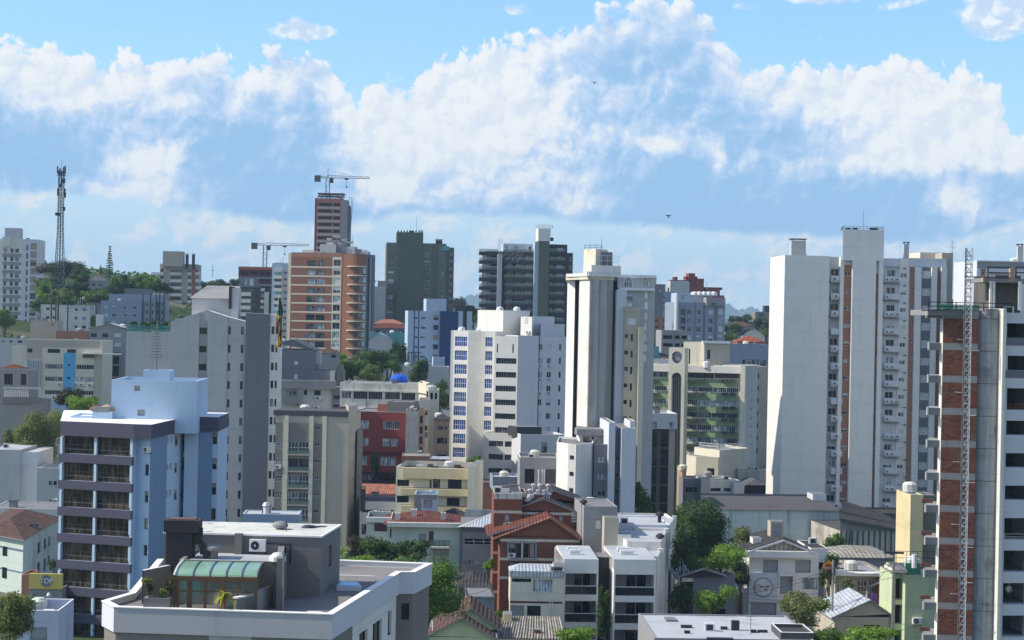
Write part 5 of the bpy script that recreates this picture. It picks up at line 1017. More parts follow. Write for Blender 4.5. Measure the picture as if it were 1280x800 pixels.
# tan little block between
Y = 350; r = rect(542.5, 530, Y, 2, pxR=562, d=10); f = Face(r[0], r[1]); b = Bld('apartment_block', 'tan block with three rows of dark windows squeezed against the blue-windowed tower', 'building', r[0])
b.vol(r, fz(552, 524, Y), 'tan', ops={0: f.grid('dark', [(546.5,559)], [(532.5,537),(547,554.5),(564,571)])}, par=.1); b.hip(r, fz(552, 523.5, Y), fz(552, 516, Y+5), 'tiles_dark', inset=.3); b.flue(558, 510, 521, Y+4, 1.2, 'white')
# --- red building
Y = 330; r = rect(438, 515, Y, -6, pxR=508.5, d=14); f = Face(r[0], r[1])
b = Bld('apartment_building', 'dark red apartment building with pale shuttered windows', 'building', r[0])
ops = f.grid('bandp', [(444,461.5),(479,499)], [(525,535.5)], ry=525) + f.grid('pale', [(444,461),(478,487),(488.5,498)], [(547,557)], ry=547) + f.grid('bandp', [(443,459),(475.5,495)], [(570,581)], ry=570) + f.grid('dark', [(454,470),(473,494)], [(592,600)], ry=590)
b.vol(r, fz(470, 514.5, Y), 'brickred', ops={0: ops}, zones={0: [f.zone(430, 515, 563.5, 568, 'red_dark'), f.zone(430, 515, 589, 606, 'charcoal')]}, par=.15, cop='coping')
b.vol(rect(484, 510, Y+3, -6, pxR=517, d=6), fz(500, 503, Y), 'grey_dark', zbot=fz(500, 514, Y)-.5, part='roof_box', par=.1); b.vol(rect(472, 510, Y+4, -6, pxR=484, d=4), fz(478, 506, Y), 'pink_brick', zbot=fz(478, 514, Y)-.5, part='roof_shed', par=0)
# --- stained concrete block
Y = 322; r = rect(507, 540, Y, 2, pxR=523, d=9); f = Face(r[0], r[1])
b = Bld('apartment_block', 'narrow rain-stained white block right of the dark red building', 'building', r[0]); b.vol(r, fz(515, 514, Y), 'concrete_stained', roof='roof_grey'); r = rect(523, 540, Y+1, 2, pxR=530.5, d=8); f = Face(r[0], r[1]); b.vol(r, fz(526, 513, Y), 'tan', part='recess', ops={0: f.grid('dark', [(525,528.5)], rows(520, 9, 13, 4))}); b.flue(521, 507, 513, Y+4, .8, 'charcoal')
m = b.mb(); b.pbox(Face(*rect(503, 565, Y, 2, pxR=533, d=2)[:2]), 504, 532, 566, 569.5, -.5, .7, 'old_white', m=m); b.fin(m, 'ledge')
Y = 305; r = rect(502, 580, Y, 2, pxR=537, d=7); f = Face(r[0], r[1]); b = Bld('house', 'low pinkish house with one dark square window behind the cream balconies', 'house', r[0]); b.vol(r, fz(520, 570, Y), 'brown_stripe', ops={0: f.grid('dark', [(518.5,523.5)], [(578,584)])}, roof='roof_grey', par=.1)
small_house('low shop with a pale blue awning behind the cream balcony building', 537, 562, 571, 574, 312, 'grey', 'metal_sheet', kind='pale', cols=[(540,547)], rws=[(575,579)], d=6, name='shop', cat='building')
# --- tiled house & grey long roof between beige block and cream building
Y = 300; r = rect(447, 620, Y, 1, pxR=496, d=9); b = Bld('house', 'low house under a long pink tiled roof below the dark red building', 'house', r[0]); b.vol(r, fz(470, 622, Y), 'cream', par=0); f = Face(r[0], r[1]); m = b.mb(); z0 = fz(470, 620, Y); z1 = fz(470, 604, Y+9); m.poly([f.pt(-.3, z0, .5), f.pt(f.L, z0, .5), f.pt(f.L, z1, -8), f.pt(-.3, z1, -8)], 'tiles_pink'); m.poly([f.pt(-.3, z1, -8), f.pt(f.L, z1, -8), f.pt(f.L, z0, -9), f.pt(-.3, z0, -9)], 'tiles_pink'); b.fin(m, 'roof')
Y = 285; r = rect(450, 635, Y, 1, pxR=495, d=9); f = Face(r[0], r[1]); b = Bld('house', 'grey flat-roofed house with a row of small white objects on its ledge', 'house', r[0]); b.vol(r, fz(470, 627, Y), 'grey_light', par=.1, roof='metal_sheet_dark', ops={0: f.grid('dvoid', [(452,492)], [(637,640.5)]) + f.grid('dark', [(452,458)], [(655,668)])})
for i in range(5): a, z = f.az(468+i*4.2, 640.3); b.fbox(f, a, a+.35, z, z+.3+.1*(i % 2), -.5, -.1, 'white_clean', 'ledge_pot')
b.flue(454, 608, 630, Y-3, .7, 'charcoal')
# --- cream balcony building
Y = 280; r = rect(495, 600, Y, -4, pxR=594, d=12); f = Face(r[0], r[1])
b = Bld('apartment_building', 'weathered cream-yellow building with two long balconies and dark windows', 'building', r[0])
ops = f.grid('dark', [(496.5,511.5)], [(599.5,607.5),(619.5,628)], ry=600) + f.grid('dark', [(541.5,550),(560,577)], [(598.5,610)], ry=600) + f.grid('dark', [(559,575)], [(622,632.5)], ry=600) + f.grid('dark', [(521,530)], [(620,631)], ry=600) + f.grid('slit', [(537,539.5),(547,549)], [(600,610)], ry=600)
b.vol(r, fz(545, 584, Y), 'cream', ops={0: ops}, roof='terrace', par=.7, zones={0: [f.zone(585, 594, 583, 660, 'cream_yellow', ry=600)]})
for (x0, x1, y0, y1, dd) in ((505, 586, 584, 597, .9), (503, 586, 609.5, 617.5, 1.3), (503, 586, 631, 640, 1.3)):
    m = b.mb(); b.pbox(f, x0, x1, y0, y1, 0, dd, 'cream_yellow', m=m); a0, z1 = f.az(x0, y0-1.6); a1, _ = f.az(x1, y0); z0 = f.az(x0, y0-.8)[1]; b.fbox(f, a0, a1, z0, z1, dd-.1, dd, 'concrete_dark', m=m); b.fin(m, 'balcony')
b.vol(rect(585, 583, Y-3, -4, pxR=594, d=14), fz(590, 583.5, Y-3), 'cream', part='end_wall', par=0); m = b.mb(); z = fz(550, 585, Y)
for i in range(7): x, y, _ = P(510+i*11+(i % 3)*3, 583, Y+2); m.box(x-.4, x+.4+.2*(i % 2), y-.3, y+.3, z-.7, z+.1+.15*(i % 3), ('metal_dark', 'white_clean', 'rust')[i % 3])
b.fin(m, 'terrace_items')
# small grey annexe in front
Y = 262; r = rect(518, 640, Y, 1, pxR=546, d=6); f = Face(r[0], r[1]); b = Bld('annexe', 'small stained grey-blue annexe with one shuttered window in front of the yellow balconies', 'building', r[0]); b.vol(r, fz(530, 618, Y), 'pale_blue', ops={0: f.grid('gshutter', [(529.5,540.5)], [(625,635)])}, zones={0: [f.zone(515, 527, 617, 650, 'concrete'), f.zone(515, 548, 617, 624, 'concrete')]}, roof='roof_grey')
# --- white-green house
Y = 250; r = rect(486, 660, Y, 2, pxR=575, d=11); f = Face(r[0], r[1])
b = Bld('house', 'wide whitish-green house with a dark tiled roof, white fascia and small front balcony', 'house', r[0])
ops = f.grid('gshutter', [(523.5,533)], [(667,683)]) + f.grid('bshutter', [(536,542)], [(664,681)]) + f.grid('gshutter', [(541,561)], [(686,704)]) + f.grid('slit', [(487.5,489.5)], [(661,672)])
b.vol(r, fz(530, 656, Y), 'mint', ops={0: ops}, par=0); b.hip(r, fz(530, 655, Y), fz(530, 641.5, Y+5.5), 'tiles_red', inset=.18, ov=.9); m = b.mb(); b.pbox(f, 484, 577, 652, 657.5, .1, .9, 'white', m=m); b.fin(m, 'fascia'); a0, z = f.az(537, 682); a1, _ = f.az(562, 682); b.balcony(f, a0, a1, z, 1.3, .9, 'white', rail='metal_dark')
b.vol(rect(514, 648, Y+3, 2, pxR=521, d=1.5), fz(517, 640, Y), 'old_white', zbot=fz(517, 653, Y), part='chimney'); b.vol(rect(551, 650, Y+1.5, 2, pxR=557, d=1.5), fz(554, 643, Y), 'old_white', zbot=fz(554, 655, Y), part='chimney'); b.vol(rect(494, 650, Y+1.5, 2, pxR=500, d=1.5), fz(497, 643, Y), 'old_white', zbot=fz(497, 655, Y), part='chimney')
r = rect(458, 660, Y+3, 2, pxR=489, d=9); f = Face(r[0], r[1]); b.vol(r, fz(475, 648, Y+3), 'mint', part='left_wing', roof='roof_dark', ops={0: f.grid('bshutter', [(468,484)], [(654,664)])}); m = b.mb(); b.pbox(f, 458, 490, 646, 652, 0, .6, 'white', m=m); b.fin(m, 'fascia')
small_house('dark tiled roof with broken ridges behind the whitish-green house', 545, 594, 636, 652, 262, 'concrete', 'tiles_dark', d=8)
Y = 258; r = rect(581, 655, Y, 2, pxR=616, d=.4); b = Bld('wall', 'pale stained rooftop wall left of the red brick house', 'wall', r[0]); b.vol(r, fz(600, 637, Y), 'old_white', par=0)
# vaulted shed
Y = 300; r = rect(594, 620, Y, 6, pxR=618, d=10); f = Face(r[0], r[1]); b = Bld('shed', 'brown vaulted tin shed beside the cream-yellow balcony building', 'shed', r[0]); b.vol(r, fz(600, 622, Y), 'brown_stripe', par=0); m = b.mb()
for i in range(8):
    q = [(f.L*k/8, fz(605, 620, Y)+2.1*math.sin(math.pi*k/8)) for k in (i, i+1)]; m.poly([f.pt(q[0][0], q[0][1], .2), f.pt(q[1][0], q[1][1], .2), f.pt(q[1][0], q[1][1], -10), f.pt(q[0][0], q[0][1], -10)], 'tiles_pink'); m.poly([f.pt(q[0][0], fz(605, 622, Y), .05), f.pt(q[1][0], fz(605, 622, Y), .05), f.pt(q[1][0], q[1][1], .05), f.pt(q[0][0], q[0][1], .05)], 'brown_stripe')
b.fin(m, 'roof'); small_house('grey low warehouse with a white front edge left of the twin dark windows', 616, 651, 594, 596, 310, 'grey_blue', 'roof_white', hipz=False, d=8, name='warehouse', cat='warehouse')
small_house('dark flat roof with pale boxes above the tin shed', 585, 622, 600, 604, 335, 'grey_dark', 'roof_grey', hipz=False, d=10, name='low_block', cat='building')
# --- grey house with window row
Y = 236; r = rect(575, 680, Y, 1, pxR=617, d=12); f = Face(r[0], r[1]); b = Bld('house', 'grey rendered house with a lean-to roof and a row of six white-framed panes', 'house', r[0])
b.vol(r, fz(590, 659, Y), 'grey', par=0, ops={0: [f.zone(580, 617, 672.5, 681, 'grid')[:4]+('grid',)] + f.grid('pale', [(581,590),(592,601)], [(700,706)])}, zones={0: [f.zone(570, 617, 659, 665, 'slate'), f.zone(570, 579, 659, 720, 'slate')]})
m = b.mb(); z0 = fz(590, 658.5, Y); z1 = fz(590, 641, Y+13); m.poly([f.pt(0, z0, .3), f.pt(f.L, z0, .3), f.pt(f.L, z1, -12), f.pt(f.L*.93, z1, -12)], 'metal_sheet'); m.poly([f.pt(-.4, z0, .3), f.pt(.2, z0, .3), f.pt(f.L, z1, -12), f.pt(f.L*.93, z1+.1, -12)], 'old_white'); m.poly([f.pt(f.L, z0, .3), f.pt(f.L, z0, -12), f.pt(f.L, z1, -12)], 'grey'); b.fin(m, 'roof')
# --- white tower with blue windows
Y = 380; p0 = G(655, 500, Y); rr = R(32); rl = R(-28)
# lit left wing
r = rect(562, 500, Y+12, -24, pxR=608, d=26); f = Face(r[0], r[1])
b = Bld('office_tower', 'white office tower with columns of blue panes, white balcony bands and a shaded blue side', 'building', r[0])
RW = rows(430, 12.6, 17.35, 9)
z1 = fz(590, 413.5, Y+8); aw = f.az(592, 430)[0]
b.vol(r, z1, 'white_clean', ops={0: f.grid('blue', [(568.5,584)], rows(420.5, 12.4, 17.35, 10), rx=570, ry=430)}, zones={0: [(0, .6, -99, 99, 'grey_light')]})
r2 = rect(583.8, 500, Y+7.5, -8, pxR=606, d=20); f2 = Face(r2[0], r2[1])
r3 = rect(605, 500, Y+4.5, -20, pxR=617.5, d=20); f3 = Face(r3[0], r3[1]); b.vol(r2, fz(590, 414, Y+7), 'white', part='blank_wall'); b.vol(r3, fz(610, 414, Y+4), 'white_clean', ops={0: f3.grid('blue3', [(606,615.8)], rows(421.5, 12, 17.35, 8), rx=607, ry=430) + f3.grid('blue3', [(606.5,610)], [(560+y, 572+y) for y in (0, 16.5)], rx=607, ry=430)}, part='wall')
r4 = rect(617, 500, Y+2, -16, pxR=646, d=20); f4 = Face(r4[0], r4[1]); ops = f4.grid('band', [(620,645.5)], rows(447.6, 7.2, 17.3, 7), rx=630, ry=450) + f4.grid('slit', [(621,622.6),(640.5,642.3)], [(429.5,440.5)], rx=620, ry=430)
b.vol(r4, fz(630, 420, Y), 'white_clean', ops={0: ops}, part='wall'); b.vol(rect(606, 440, Y-1.5, -16, pxR=652.5, d=6), fz(630, 541.5, Y-3), 'white_clean', part='lower_front', par=.2, ops={0: Face(*rect(606, 440, Y-1.5, -16, pxR=652.5, d=6)[:2]).grid('band', [(611,629),(631,651)], [(551.5,558.5),(568,575),(585.5,592)], rx=630, ry=550)})
r5 = rect(646, 500, r4[1][1]-.05, 22, pxR=672, d=12); b.vol(r5, fz(660, 419.5, Y), 'white_blue', part='shaded_wall'); r6 = rect(671.5, 500, r5[1][1]+.3, 14, pxR=708, d=14); f6 = Face(r6[0], r6[1])  # bluish white puts the shade into the colour of these right-hand walls
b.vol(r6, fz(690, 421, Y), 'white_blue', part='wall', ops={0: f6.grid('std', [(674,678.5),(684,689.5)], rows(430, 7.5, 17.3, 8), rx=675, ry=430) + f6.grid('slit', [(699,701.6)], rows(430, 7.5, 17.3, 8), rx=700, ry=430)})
for i in range(3):
    for px in (675, 686): a, z = f6.az(px, 458.5+17.3*i); b.ac(f6, a, z, .9)
m = b.mb(); a, _ = f6.az(671.6, 430); m.tube(f6.pt(.15, fz(671, 570, Y), .1), f6.pt(.15, fz(671, 420, Y), .1), .1, 'metal_dark', 4); b.fin(m, 'downpipe')
b.vol(rect(646, 541, Y-8, 20, pxR=677, d=5), fz(660, 531, Y), 'charcoal', zbot=fz(660, 543, Y), part='roof_void', par=0); b.vol(rect(651, 543, Y-11, 12, pxR=706, d=9), fz(680, 543, Y-10), 'white_blue', part='lower_wing', ops={0: Face(*rect(651, 543, Y-11, 12, pxR=706, d=9)[:2]).grid('dark', [(677,684)], [(553,567)])})
q = rect(597, 425, Y+12, -12, pxR=629, d=10); b.vol([G(597, 400, Y+14), G(629, 400, Y+8), G(662, 400, Y+16), G(630, 400, Y+26)], fz(630, 388, Y+10), 'white_clean', zbot=fz(630, 425, Y+10), part='roof_house'); b.vol([G(651, 400, Y+4), G(665, 400, Y+2), G(670, 400, Y+12), G(656, 400, Y+14)], fz(660, 396, Y+6), 'white_clean', zbot=fz(660, 424, Y), part='stair_head', zones={})
b.vol([G(665, 400, Y+8), G(693, 400, Y+12), G(693, 400, Y+20), G(668, 400, Y+20)], fz(680, 395.5, Y+9), 'white_blue', zbot=fz(680, 425, Y+9), part='roof_block'); b.vol([G(676, 400, Y+3), G(705, 400, Y+7), G(706, 400, Y+16), G(678, 400, Y+15)], fz(690, 405, Y+5), 'white_blue', zbot=fz(690, 425, Y), part='roof_block')
g = Face(G(651, 400, Y+4), G(665, 400, Y+2)); a, z = g.az(657, 404); b.win(g, a, a+.6, z, z+1, 'slit', .03); a, z = g.az(660.5, 417); b.ac(g, a, z, 1.0)
for px in (625, 646, 577, 600): x, y, z = P(px, 386 if px > 605 else 411, Y+14); m = b.mb(); m.lathe((x, y, z-.6), [(.7, 0), (.8, .3), (.6, .9), (0, 1.1)], 'white_plastic', 8); b.fin(m, 'roof_vent')
# grey house with two dark windows in front of it
Y = 300; r = rect(650, 580, Y, 2, pxR=700, d=10); f = Face(r[0], r[1]); b = Bld('house', 'grey house with two tall dark windows at the foot of the central tower', 'house', r[0]); b.vol(r, fz(675, 572, Y), 'grey', ops={0: f.grid('dark', [(656,668),(682,695)], [(586,604)]) + f.grid('dark', [(664,667)], [(609,620)])}, cop='coping')
m = b.mb()
for px in (673, 677.5, 680): m.tube(f.pt(f.az(px, 600)[0], f.az(px, 616)[1], .1), f.pt(f.az(px, 600)[0], f.az(px, 587)[1], .1), .09, 'metal_white', 5)
b.fin(m, 'downpipe')
# --- central tower
Y = 300
def c(px, dY, py=500): return G(px, py, Y+dY)
b = Bld('apartment_tower', 'tall pale tower with vertical ribs, a cornice and arched top windows, centre', 'building', c(705, 4))
zc = fz(760, 346, Y)
fR = Face(c(764, 4), c(818-1.5, 0)); 
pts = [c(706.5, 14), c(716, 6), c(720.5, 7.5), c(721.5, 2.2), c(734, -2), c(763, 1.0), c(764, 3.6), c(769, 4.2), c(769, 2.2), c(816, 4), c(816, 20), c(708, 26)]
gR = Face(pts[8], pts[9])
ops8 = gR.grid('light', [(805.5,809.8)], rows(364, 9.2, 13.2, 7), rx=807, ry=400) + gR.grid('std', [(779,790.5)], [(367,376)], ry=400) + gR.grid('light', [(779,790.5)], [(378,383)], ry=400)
b.vol(pts, zc, 'grey_light', ops={8: ops8}, zones={0: [(0, 99, -99, 199, 'white_clean')], 3: [(0, 99, -99, 199, 'white')], 1: [(0, 99, -99, 199, 'grey_mid')], 2: [(0, 99, -99, 199, 'grey_dark')], 5: [(0, 99, -99, 199, 'charcoal')], 6: [(0, 99, -99, 199, 'charcoal')], 7: [(0, 9, -99, 199, 'charcoal')]}, par=.3)  # lit faces painted white, shaded wall grey, recessed slots near black
rr_ = rect(768.5, 500, Y-.2, 6, pxR=781, d=4); b.vol(rr_, fz(775, 362, Y), 'white_blue', part='rib', par=0); 
rr_ = rect(779, 500, Y-1.4, 6, pxR=798, d=5); g = Face(rr_[0], rr_[1]); b.vol(rr_, fz(790, 384, Y), 'beige', part='beige_bay', par=0, ops={0: g.grid('light', [(784.5,795)], [(397,405.5)]) + g.grid('dark', [(781,785.5)], rows(417.5, 5, 20.6, 7), rx=782) + g.grid('slit', [(788.6,791.3)], rows(417.5, 9, 20.6, 7), rx=789)})
rr_ = rect(797, 500, Y-2, 6, pxR=803.5, d=5); b.vol(rr_, fz(800, 409, Y), 'cream', part='rib', par=0)
m = b.mb()
for a_, c_ in ((c(736, -1.8), c(742, -1.0)), (c(748, -.6), c(750, -.4))): pass
g4 = Face(pts[4], pts[5]); m = b.mb()
for k0, k1 in ((.0, .2), (.42, .50), (.78, 1.0)): b.fbox(g4, g4.L*k0+.02, g4.L*k1-.02, b.z0, zc-.6, 0, .16, 'white', m=m)
b.fin(m, 'rib')
cor = [c(704.5, 14), c(704.5, 5.2), c(719, 1.8), c(732.5, -2.7), c(764, .3), c(766, 2.9), c(817.5, 3.3), c(818, 21), c(706, 27)]
m.prism(cor, zc-.0, zc+.45, 'coping'); m.prism([(q[0]*.998, q[1]+.5) for q in cor], zc-.5, zc, 'cream'); b.fin(m, 'cornice'); m = b.mb(); b.pbox(gR, 772, 816.5, 359.5, 362.6, 0, .7, 'coping', m=m); b.fin(m, 'string_course')
for px, wd in ((784.8, 9.6), (806, 7)):                       # arched windows
    a, z0 = gR.az(px, 358.5); hw = wd*Y/F/2; m = b.mb(); zt = gR.az(px, 347)[1]-hw; N = 8
    pv = [gR.pt(a-hw, z0, .05)]+[gR.pt(a+hw*math.cos(math.pi-math.pi*i/N), zt+hw*math.sin(math.pi*i/N), .05) for i in range(N+1)]+[gR.pt(a+hw, z0, .05)]; m.poly(pv[::-1], 'pane_dark' if wd > 8 else 'pane_curtain')
    for i in range(N): t0, t1 = math.pi*i/N, math.pi*(i+1)/N; m.poly([gR.pt(a-k*math.cos(tt), zt+k*math.sin(tt), .1) for k, tt in ((hw+.18, t0), (hw, t0), (hw, t1), (hw+.18, t1))], 'frame_white')
    for k in (-.5, 0, .5): b.fbox(gR, a+k*hw-.05, a+k*hw+.05, z0, zt+hw*.8, .05, .12, 'frame_white', m=m)
    b.fbox(gR, a-hw, a+hw, zt-.05, zt+.05, .05, .12, 'frame_white', m=m); b.fbox(gR, a-hw-.18, a-hw, z0, zt, .0, .12, 'frame_white', m=m); b.fbox(gR, a+hw, a+hw+.18, z0, zt, 0, .12, 'frame_white', m=m); b.fin(m, 'arched_window')
b.vol([c(726, 8), c(741, 5), c(756, 9), c(742, 14)], fz(740, 311.5, Y+7), 'cream', zbot=zc-.2, part='water_tank_room'); b.vol([c(741, 6), c(762, 8), c(760, 15), c(745, 15)], fz(750, 315, Y+8), 'slate', zbot=zc-.2, part='roof_block'); b.vol([c(736, 3), c(773, 6), c(772, 14), c(738, 14)], fz(750, 332, Y+6), 'grey_light', zbot=zc-.2, part='roof_block')
b.rail([c(741, 5.5), c(770, 6.5)], fz(750, 332, Y+6), 1.6, 'metal_white', 'railing', .04, .8); b.rail([c(727, 7), c(748, 6)], fz(740, 312, Y+7), .7, 'metal_dark', 'railing', .04, .8); b.antenna(752.5, 296, 313, Y+9, .06)
m = b.mb(); x, y, z = P(738, 345, Y-2); m.box(x-.6, x+.6, y-.5, y+1, z-.1, z+.7, 'white_plastic'); b.fin(m, 'roof_equipment')
# podium
r = [c(697, -14), c(721, -19), c(742.5, -14), c(742, -2), c(700, 0)]; zt = fz(715, 553.5, Y-15); g0 = Face(r[0], r[1]); g1 = Face(r[1], r[2])
b.vol(r, zt, 'white_clean', part='podium', par=.3, zones={0: [g0.zone(709.5, 718.5, 540, 660, 'grey_light', ry=600)], 1: [(g1.L*.28, 99, -99, 99, 'white_blue')]}, ops={0: g0.grid('dark', [(711.5,717)], rows(569, 5.5, 20.5, 4), rx=713, ry=600)})
r = rect(742, 600, Y-14.5, 3, pxR=760, d=12); g = Face(r[0], r[1]); b.vol(r, fz(750, 555, Y-14), 'slate', part='podium', par=.3, ops={0: g.grid('std', [(747.5,758)], rows(571.5, 6.8, 21, 4), rx=748)})
r = rect(760, 600, Y-16, 3, pxR=768, d=14); b.vol(r, fz(763, 528, Y-16), 'white_blue', part='podium', par=.1); r = rect(768, 600, Y-14, 3, pxR=777, d=12); g = Face(r[0], r[1]); b.vol(r, fz(770, 536, Y-14), 'slate', part='podium', par=.1, ops={0: g.grid('slit', [(769.5,774)], rows(571, 3, 21, 4), rx=770)})
r = rect(776, 600, Y-16.5, 3, pxR=794, d=14); b.vol(r, fz(783, 535, Y-16), 'white_blue', part='podium', par=.1); b.vol(rect(787, 560, Y-14, 3, pxR=793.5, d=8), fz(790, 526, Y-14), 'white_blue', part='podium', zbot=fz(790, 540, Y-14), par=.1)
b.vol([c(719, -6), c(722, -9), c(762, -8), c(762, 0), c(722, 1)], fz(740, 536, Y-7), 'concrete', zbot=fz(740, 543.5, Y-7), part='ledge', par=0); r = rect(725, 545, Y-7, 3, pxR=762, d=5); g = Face(r[0], r[1]); b.vol(r, fz(740, 543, Y-7), 'white_clean', part='setback', par=0, zbot=zt-2, ops={0: g.grid('dark', [(729,736)], [(546,553)])}); a, z = g.az(742, 550); b.ac(g, a, z, 1.1)
b.vol([c(797.5, -3), c(803.5, -2), c(803.5, 6), c(798, 6)], fz(800, 470, Y), 'cream', part='rib', par=0)
r = rect(733, 635, Y-45, 3, pxR=757, d=6); b = Bld('low_wall', 'plain grey wall block between the brick gables and the central tower podium', 'wall', r[0]); b.vol(r, fz(745, 632, Y-45), 'grey_light')
# --- mirror glass building
Y = 330; r = rect(798, 560, Y, 3, pxR=846, d=12); f = Face(r[0], r[1])
b = Bld('office_building', 'dark mirror-glass office building with a white capping box beside the central tower', 'building', r[0])
zt = fz(820, 516.5, Y); zg = fz(820, 536, Y)
b.vol(r, zg, 'concrete_dark', par=0, part='wall', ops={0: f.grid('mirror', [(803,812),(813,821.5)], rows(538, 21, 23, 5), rx=805)+ f.grid('mirror', [(826,836)], rows(538, 21, 23, 5), rx=826), 1: [(0.8, 5, fz(850, 540+21*i+15, Y), fz(850, 540+21*i, Y), 'light') for i in range(5)]+[(6, 11, fz(850, 540+21*i+15, Y), fz(850, 540+21*i, Y), 'light') for i in range(5)]}, zones={0: [f.zone(836.5, 844, 530, 660, 'beige')]})
b.vol(rect(798, 530, Y-.4, 3, pxR=846.5, d=12.8), zt, 'white_blue', zbot=zg, part='capping', roof='roof_white', ops={0: Face(*rect(798, 530, Y-.4, 3, pxR=846.5, d=12.8)[:2]).grid('pale', [(808,821),(835,842)], [(527,535)])})
small_house('thin tan wall block with a dark top right of the mirror-glass building', 853, 858, 585, 586, 345, 'tan', 'roof_dark', hipz=False, d=6, name='low_block', cat='building')
def acd_mesh():
    if 'acd' in WCACHE: return WCACHE['acd']
    m = MB(); m.box(-.42, .42, -.45, 0, 0, .6, 'ac_dark'); m.box(-.36, .36, -.455, -.45, .08, .5, 'charcoal'); m.box(-.42, .42, -.45, 0, -.06, 0, 'charcoal'); WCACHE['acd'] = m.mesh('air_conditioner'); return WCACHE['acd']
# --- green banded building
Y = 440; r = rect(803, 480, Y, -18, pxR=930, d=18); f = Face(r[0], r[1])
b = Bld('office_building', 'green-banded office building with window air conditioners and a twin-arch column', 'building', r[0])
RB = [(466, 472.5), (483.5, 489.5), (500, 506.5), (515.5, 521.5), (531, 537.5), (546, 553.5)]
ops = []
for i, (y0, y1) in enumerate(RB): ops += f.grid('bandp' if i % 3 else 'band', [(804.5,818),(818.5,833.5),(855,872),(872.5,890),(890.5,908),(908.5,925)] if i else [(804.5,833.5),(855,892)], [(y0, y1)], rx=870, ry=480)
ops += f.grid('bshutter', [(893,925)], [(466, 472.5)], rx=895, ry=480)
zn = [f.zone(803, 926, y1+.5, y1+10.5, 'green_band', ry=480, rx=870) for _, y1 in RB]
b.vol(r, fz(870, 455.5, Y), 'cream', ops={0: ops}, zones={0: zn}, par=.3, roof='roof_white')
for (_, y1) in RB:
    for px in (811, 820, 858, 867, 877, 906, 915.5): a, z = f.az(px+random.uniform(-.8, .8), y1+6.5); inst('air_conditioner', acd_mesh(), b.loc(f.pt(a, z+.35, .02)), f.rz, b.root, (1.5, 2.2, 1.0))
m = b.mb(); b.pbox(f, 803, 928, 455, 463.5, 0, .9, 'white', m=m); b.fin(m, 'cornice')
b.vol(rect(925.5, 480, Y-9.0, -18, pxR=931, d=3), fz(928, 457, Y-9), 'cream', part='end_wall', par=0); r2 = rect(930.5, 480, Y-8.2, 38, pxR=947, d=10); g = Face(*r2[:2]); b.vol(r2, fz(938, 457, Y-8), 'grey_light', part='side_wing', ops={0: g.grid('small', [(939,940.5)], rows(488, 3, 11, 7), rx=940)}); r2 = rect(946.5, 480, Y, 20, pxR=960, d=10); b.vol(r2, fz(950, 458, Y), 'beige', part='side_wing', ops={0: Face(*r2[:2]).grid('slit', [(946.8,949)], rows(467, 6, 15.5, 7), rx=947)})
# twin arch column
r2 = rect(835.5, 480, Y-9, -18, pxR=855.5, d=4); g = Face(*r2[:2]); zt = fz(845, 434.5, Y-9); m = b.mb(); b.fbox(g, 0, .5*1.4, b.z0, zt, -3.4, 0, 'cream', m=m); b.fbox(g, g.L-.7, g.L, b.z0, zt, -3.4, 0, 'cream', m=m); b.fbox(g, .72, g.L-.72, zt-.5, zt-.02, -3.4, 0, 'cream', m=m); b.fbox(g, .72, g.L-.72, g.az(845, 464)[1], g.az(845, 456)[1], -3.4, 0, 'cream', m=m)
def spandrel(cz, rad, up):
    cx = g.L/2; N = 10; s_ = 1 if up else -1; hw = g.L/2-.7
    for i in range(N):
        t0, t1 = math.pi*i/N, math.pi*(i+1)/N; p0_ = (cx-hw*math.cos(t0), cz+s_*rad*math.sin(t0)); p1_ = (cx-hw*math.cos(t1), cz+s_*rad*math.sin(t1)); ze = cz+s_*(rad+.35)
        q = [g.pt(p0_[0], p0_[1], -.02), g.pt(p1_[0], p1_[1], -.02), g.pt(p1_[0], ze, -.02), g.pt(p0_[0], ze, -.02)]; m.poly(q if up else q[::-1], 'cream'); m.poly([g.pt(p0_[0], p0_[1], -.02), g.pt(p1_[0], p1_[1], -.02), g.pt(p1_[0], p1_[1], -3), g.pt(p0_[0], p0_[1], -3)], 'concrete')
hw = g.L/2-.7; zc1 = g.az(845, 446)[1]; spandrel(zc1+.2, (zt-.5)-(zc1+.2)-.3, True); spandrel(zc1, zc1-g.az(845, 456)[1]-.3, False); zc2 = g.az(845, 472)[1]; spandrel(zc2, g.az(845, 464)[1]-zc2-.3, True)
b.fin(m, 'arch_column'); m = b.mb()
for k in (.2, .4, .6, .8): b.fbox(g, .7+(g.L-1.4)*k-.12, .7+(g.L-1.4)*k+.12, b.z0, g.az(845, 467)[1], -1.6, -1.2, 'metal_grey', m=m)
b.fbox(g, .7, g.L-.7, b.z0, g.az(845, 466)[1], -3, -2.6, 'charcoal', m=m); b.fin(m, 'louvre'); x, y, z = g.pt(g.L/2, g.az(845, 452)[1], -1.2); m = b.mb(); m.tube((x, y, z-1.6), (x, y, z), .12, 'metal_dark'); m.lathe((x, y, z), [(.3, 0), (.75, .5), (.7, 1.0), (0, 1.3)], 'white_plastic', 8); b.fin(m, 'lamp')
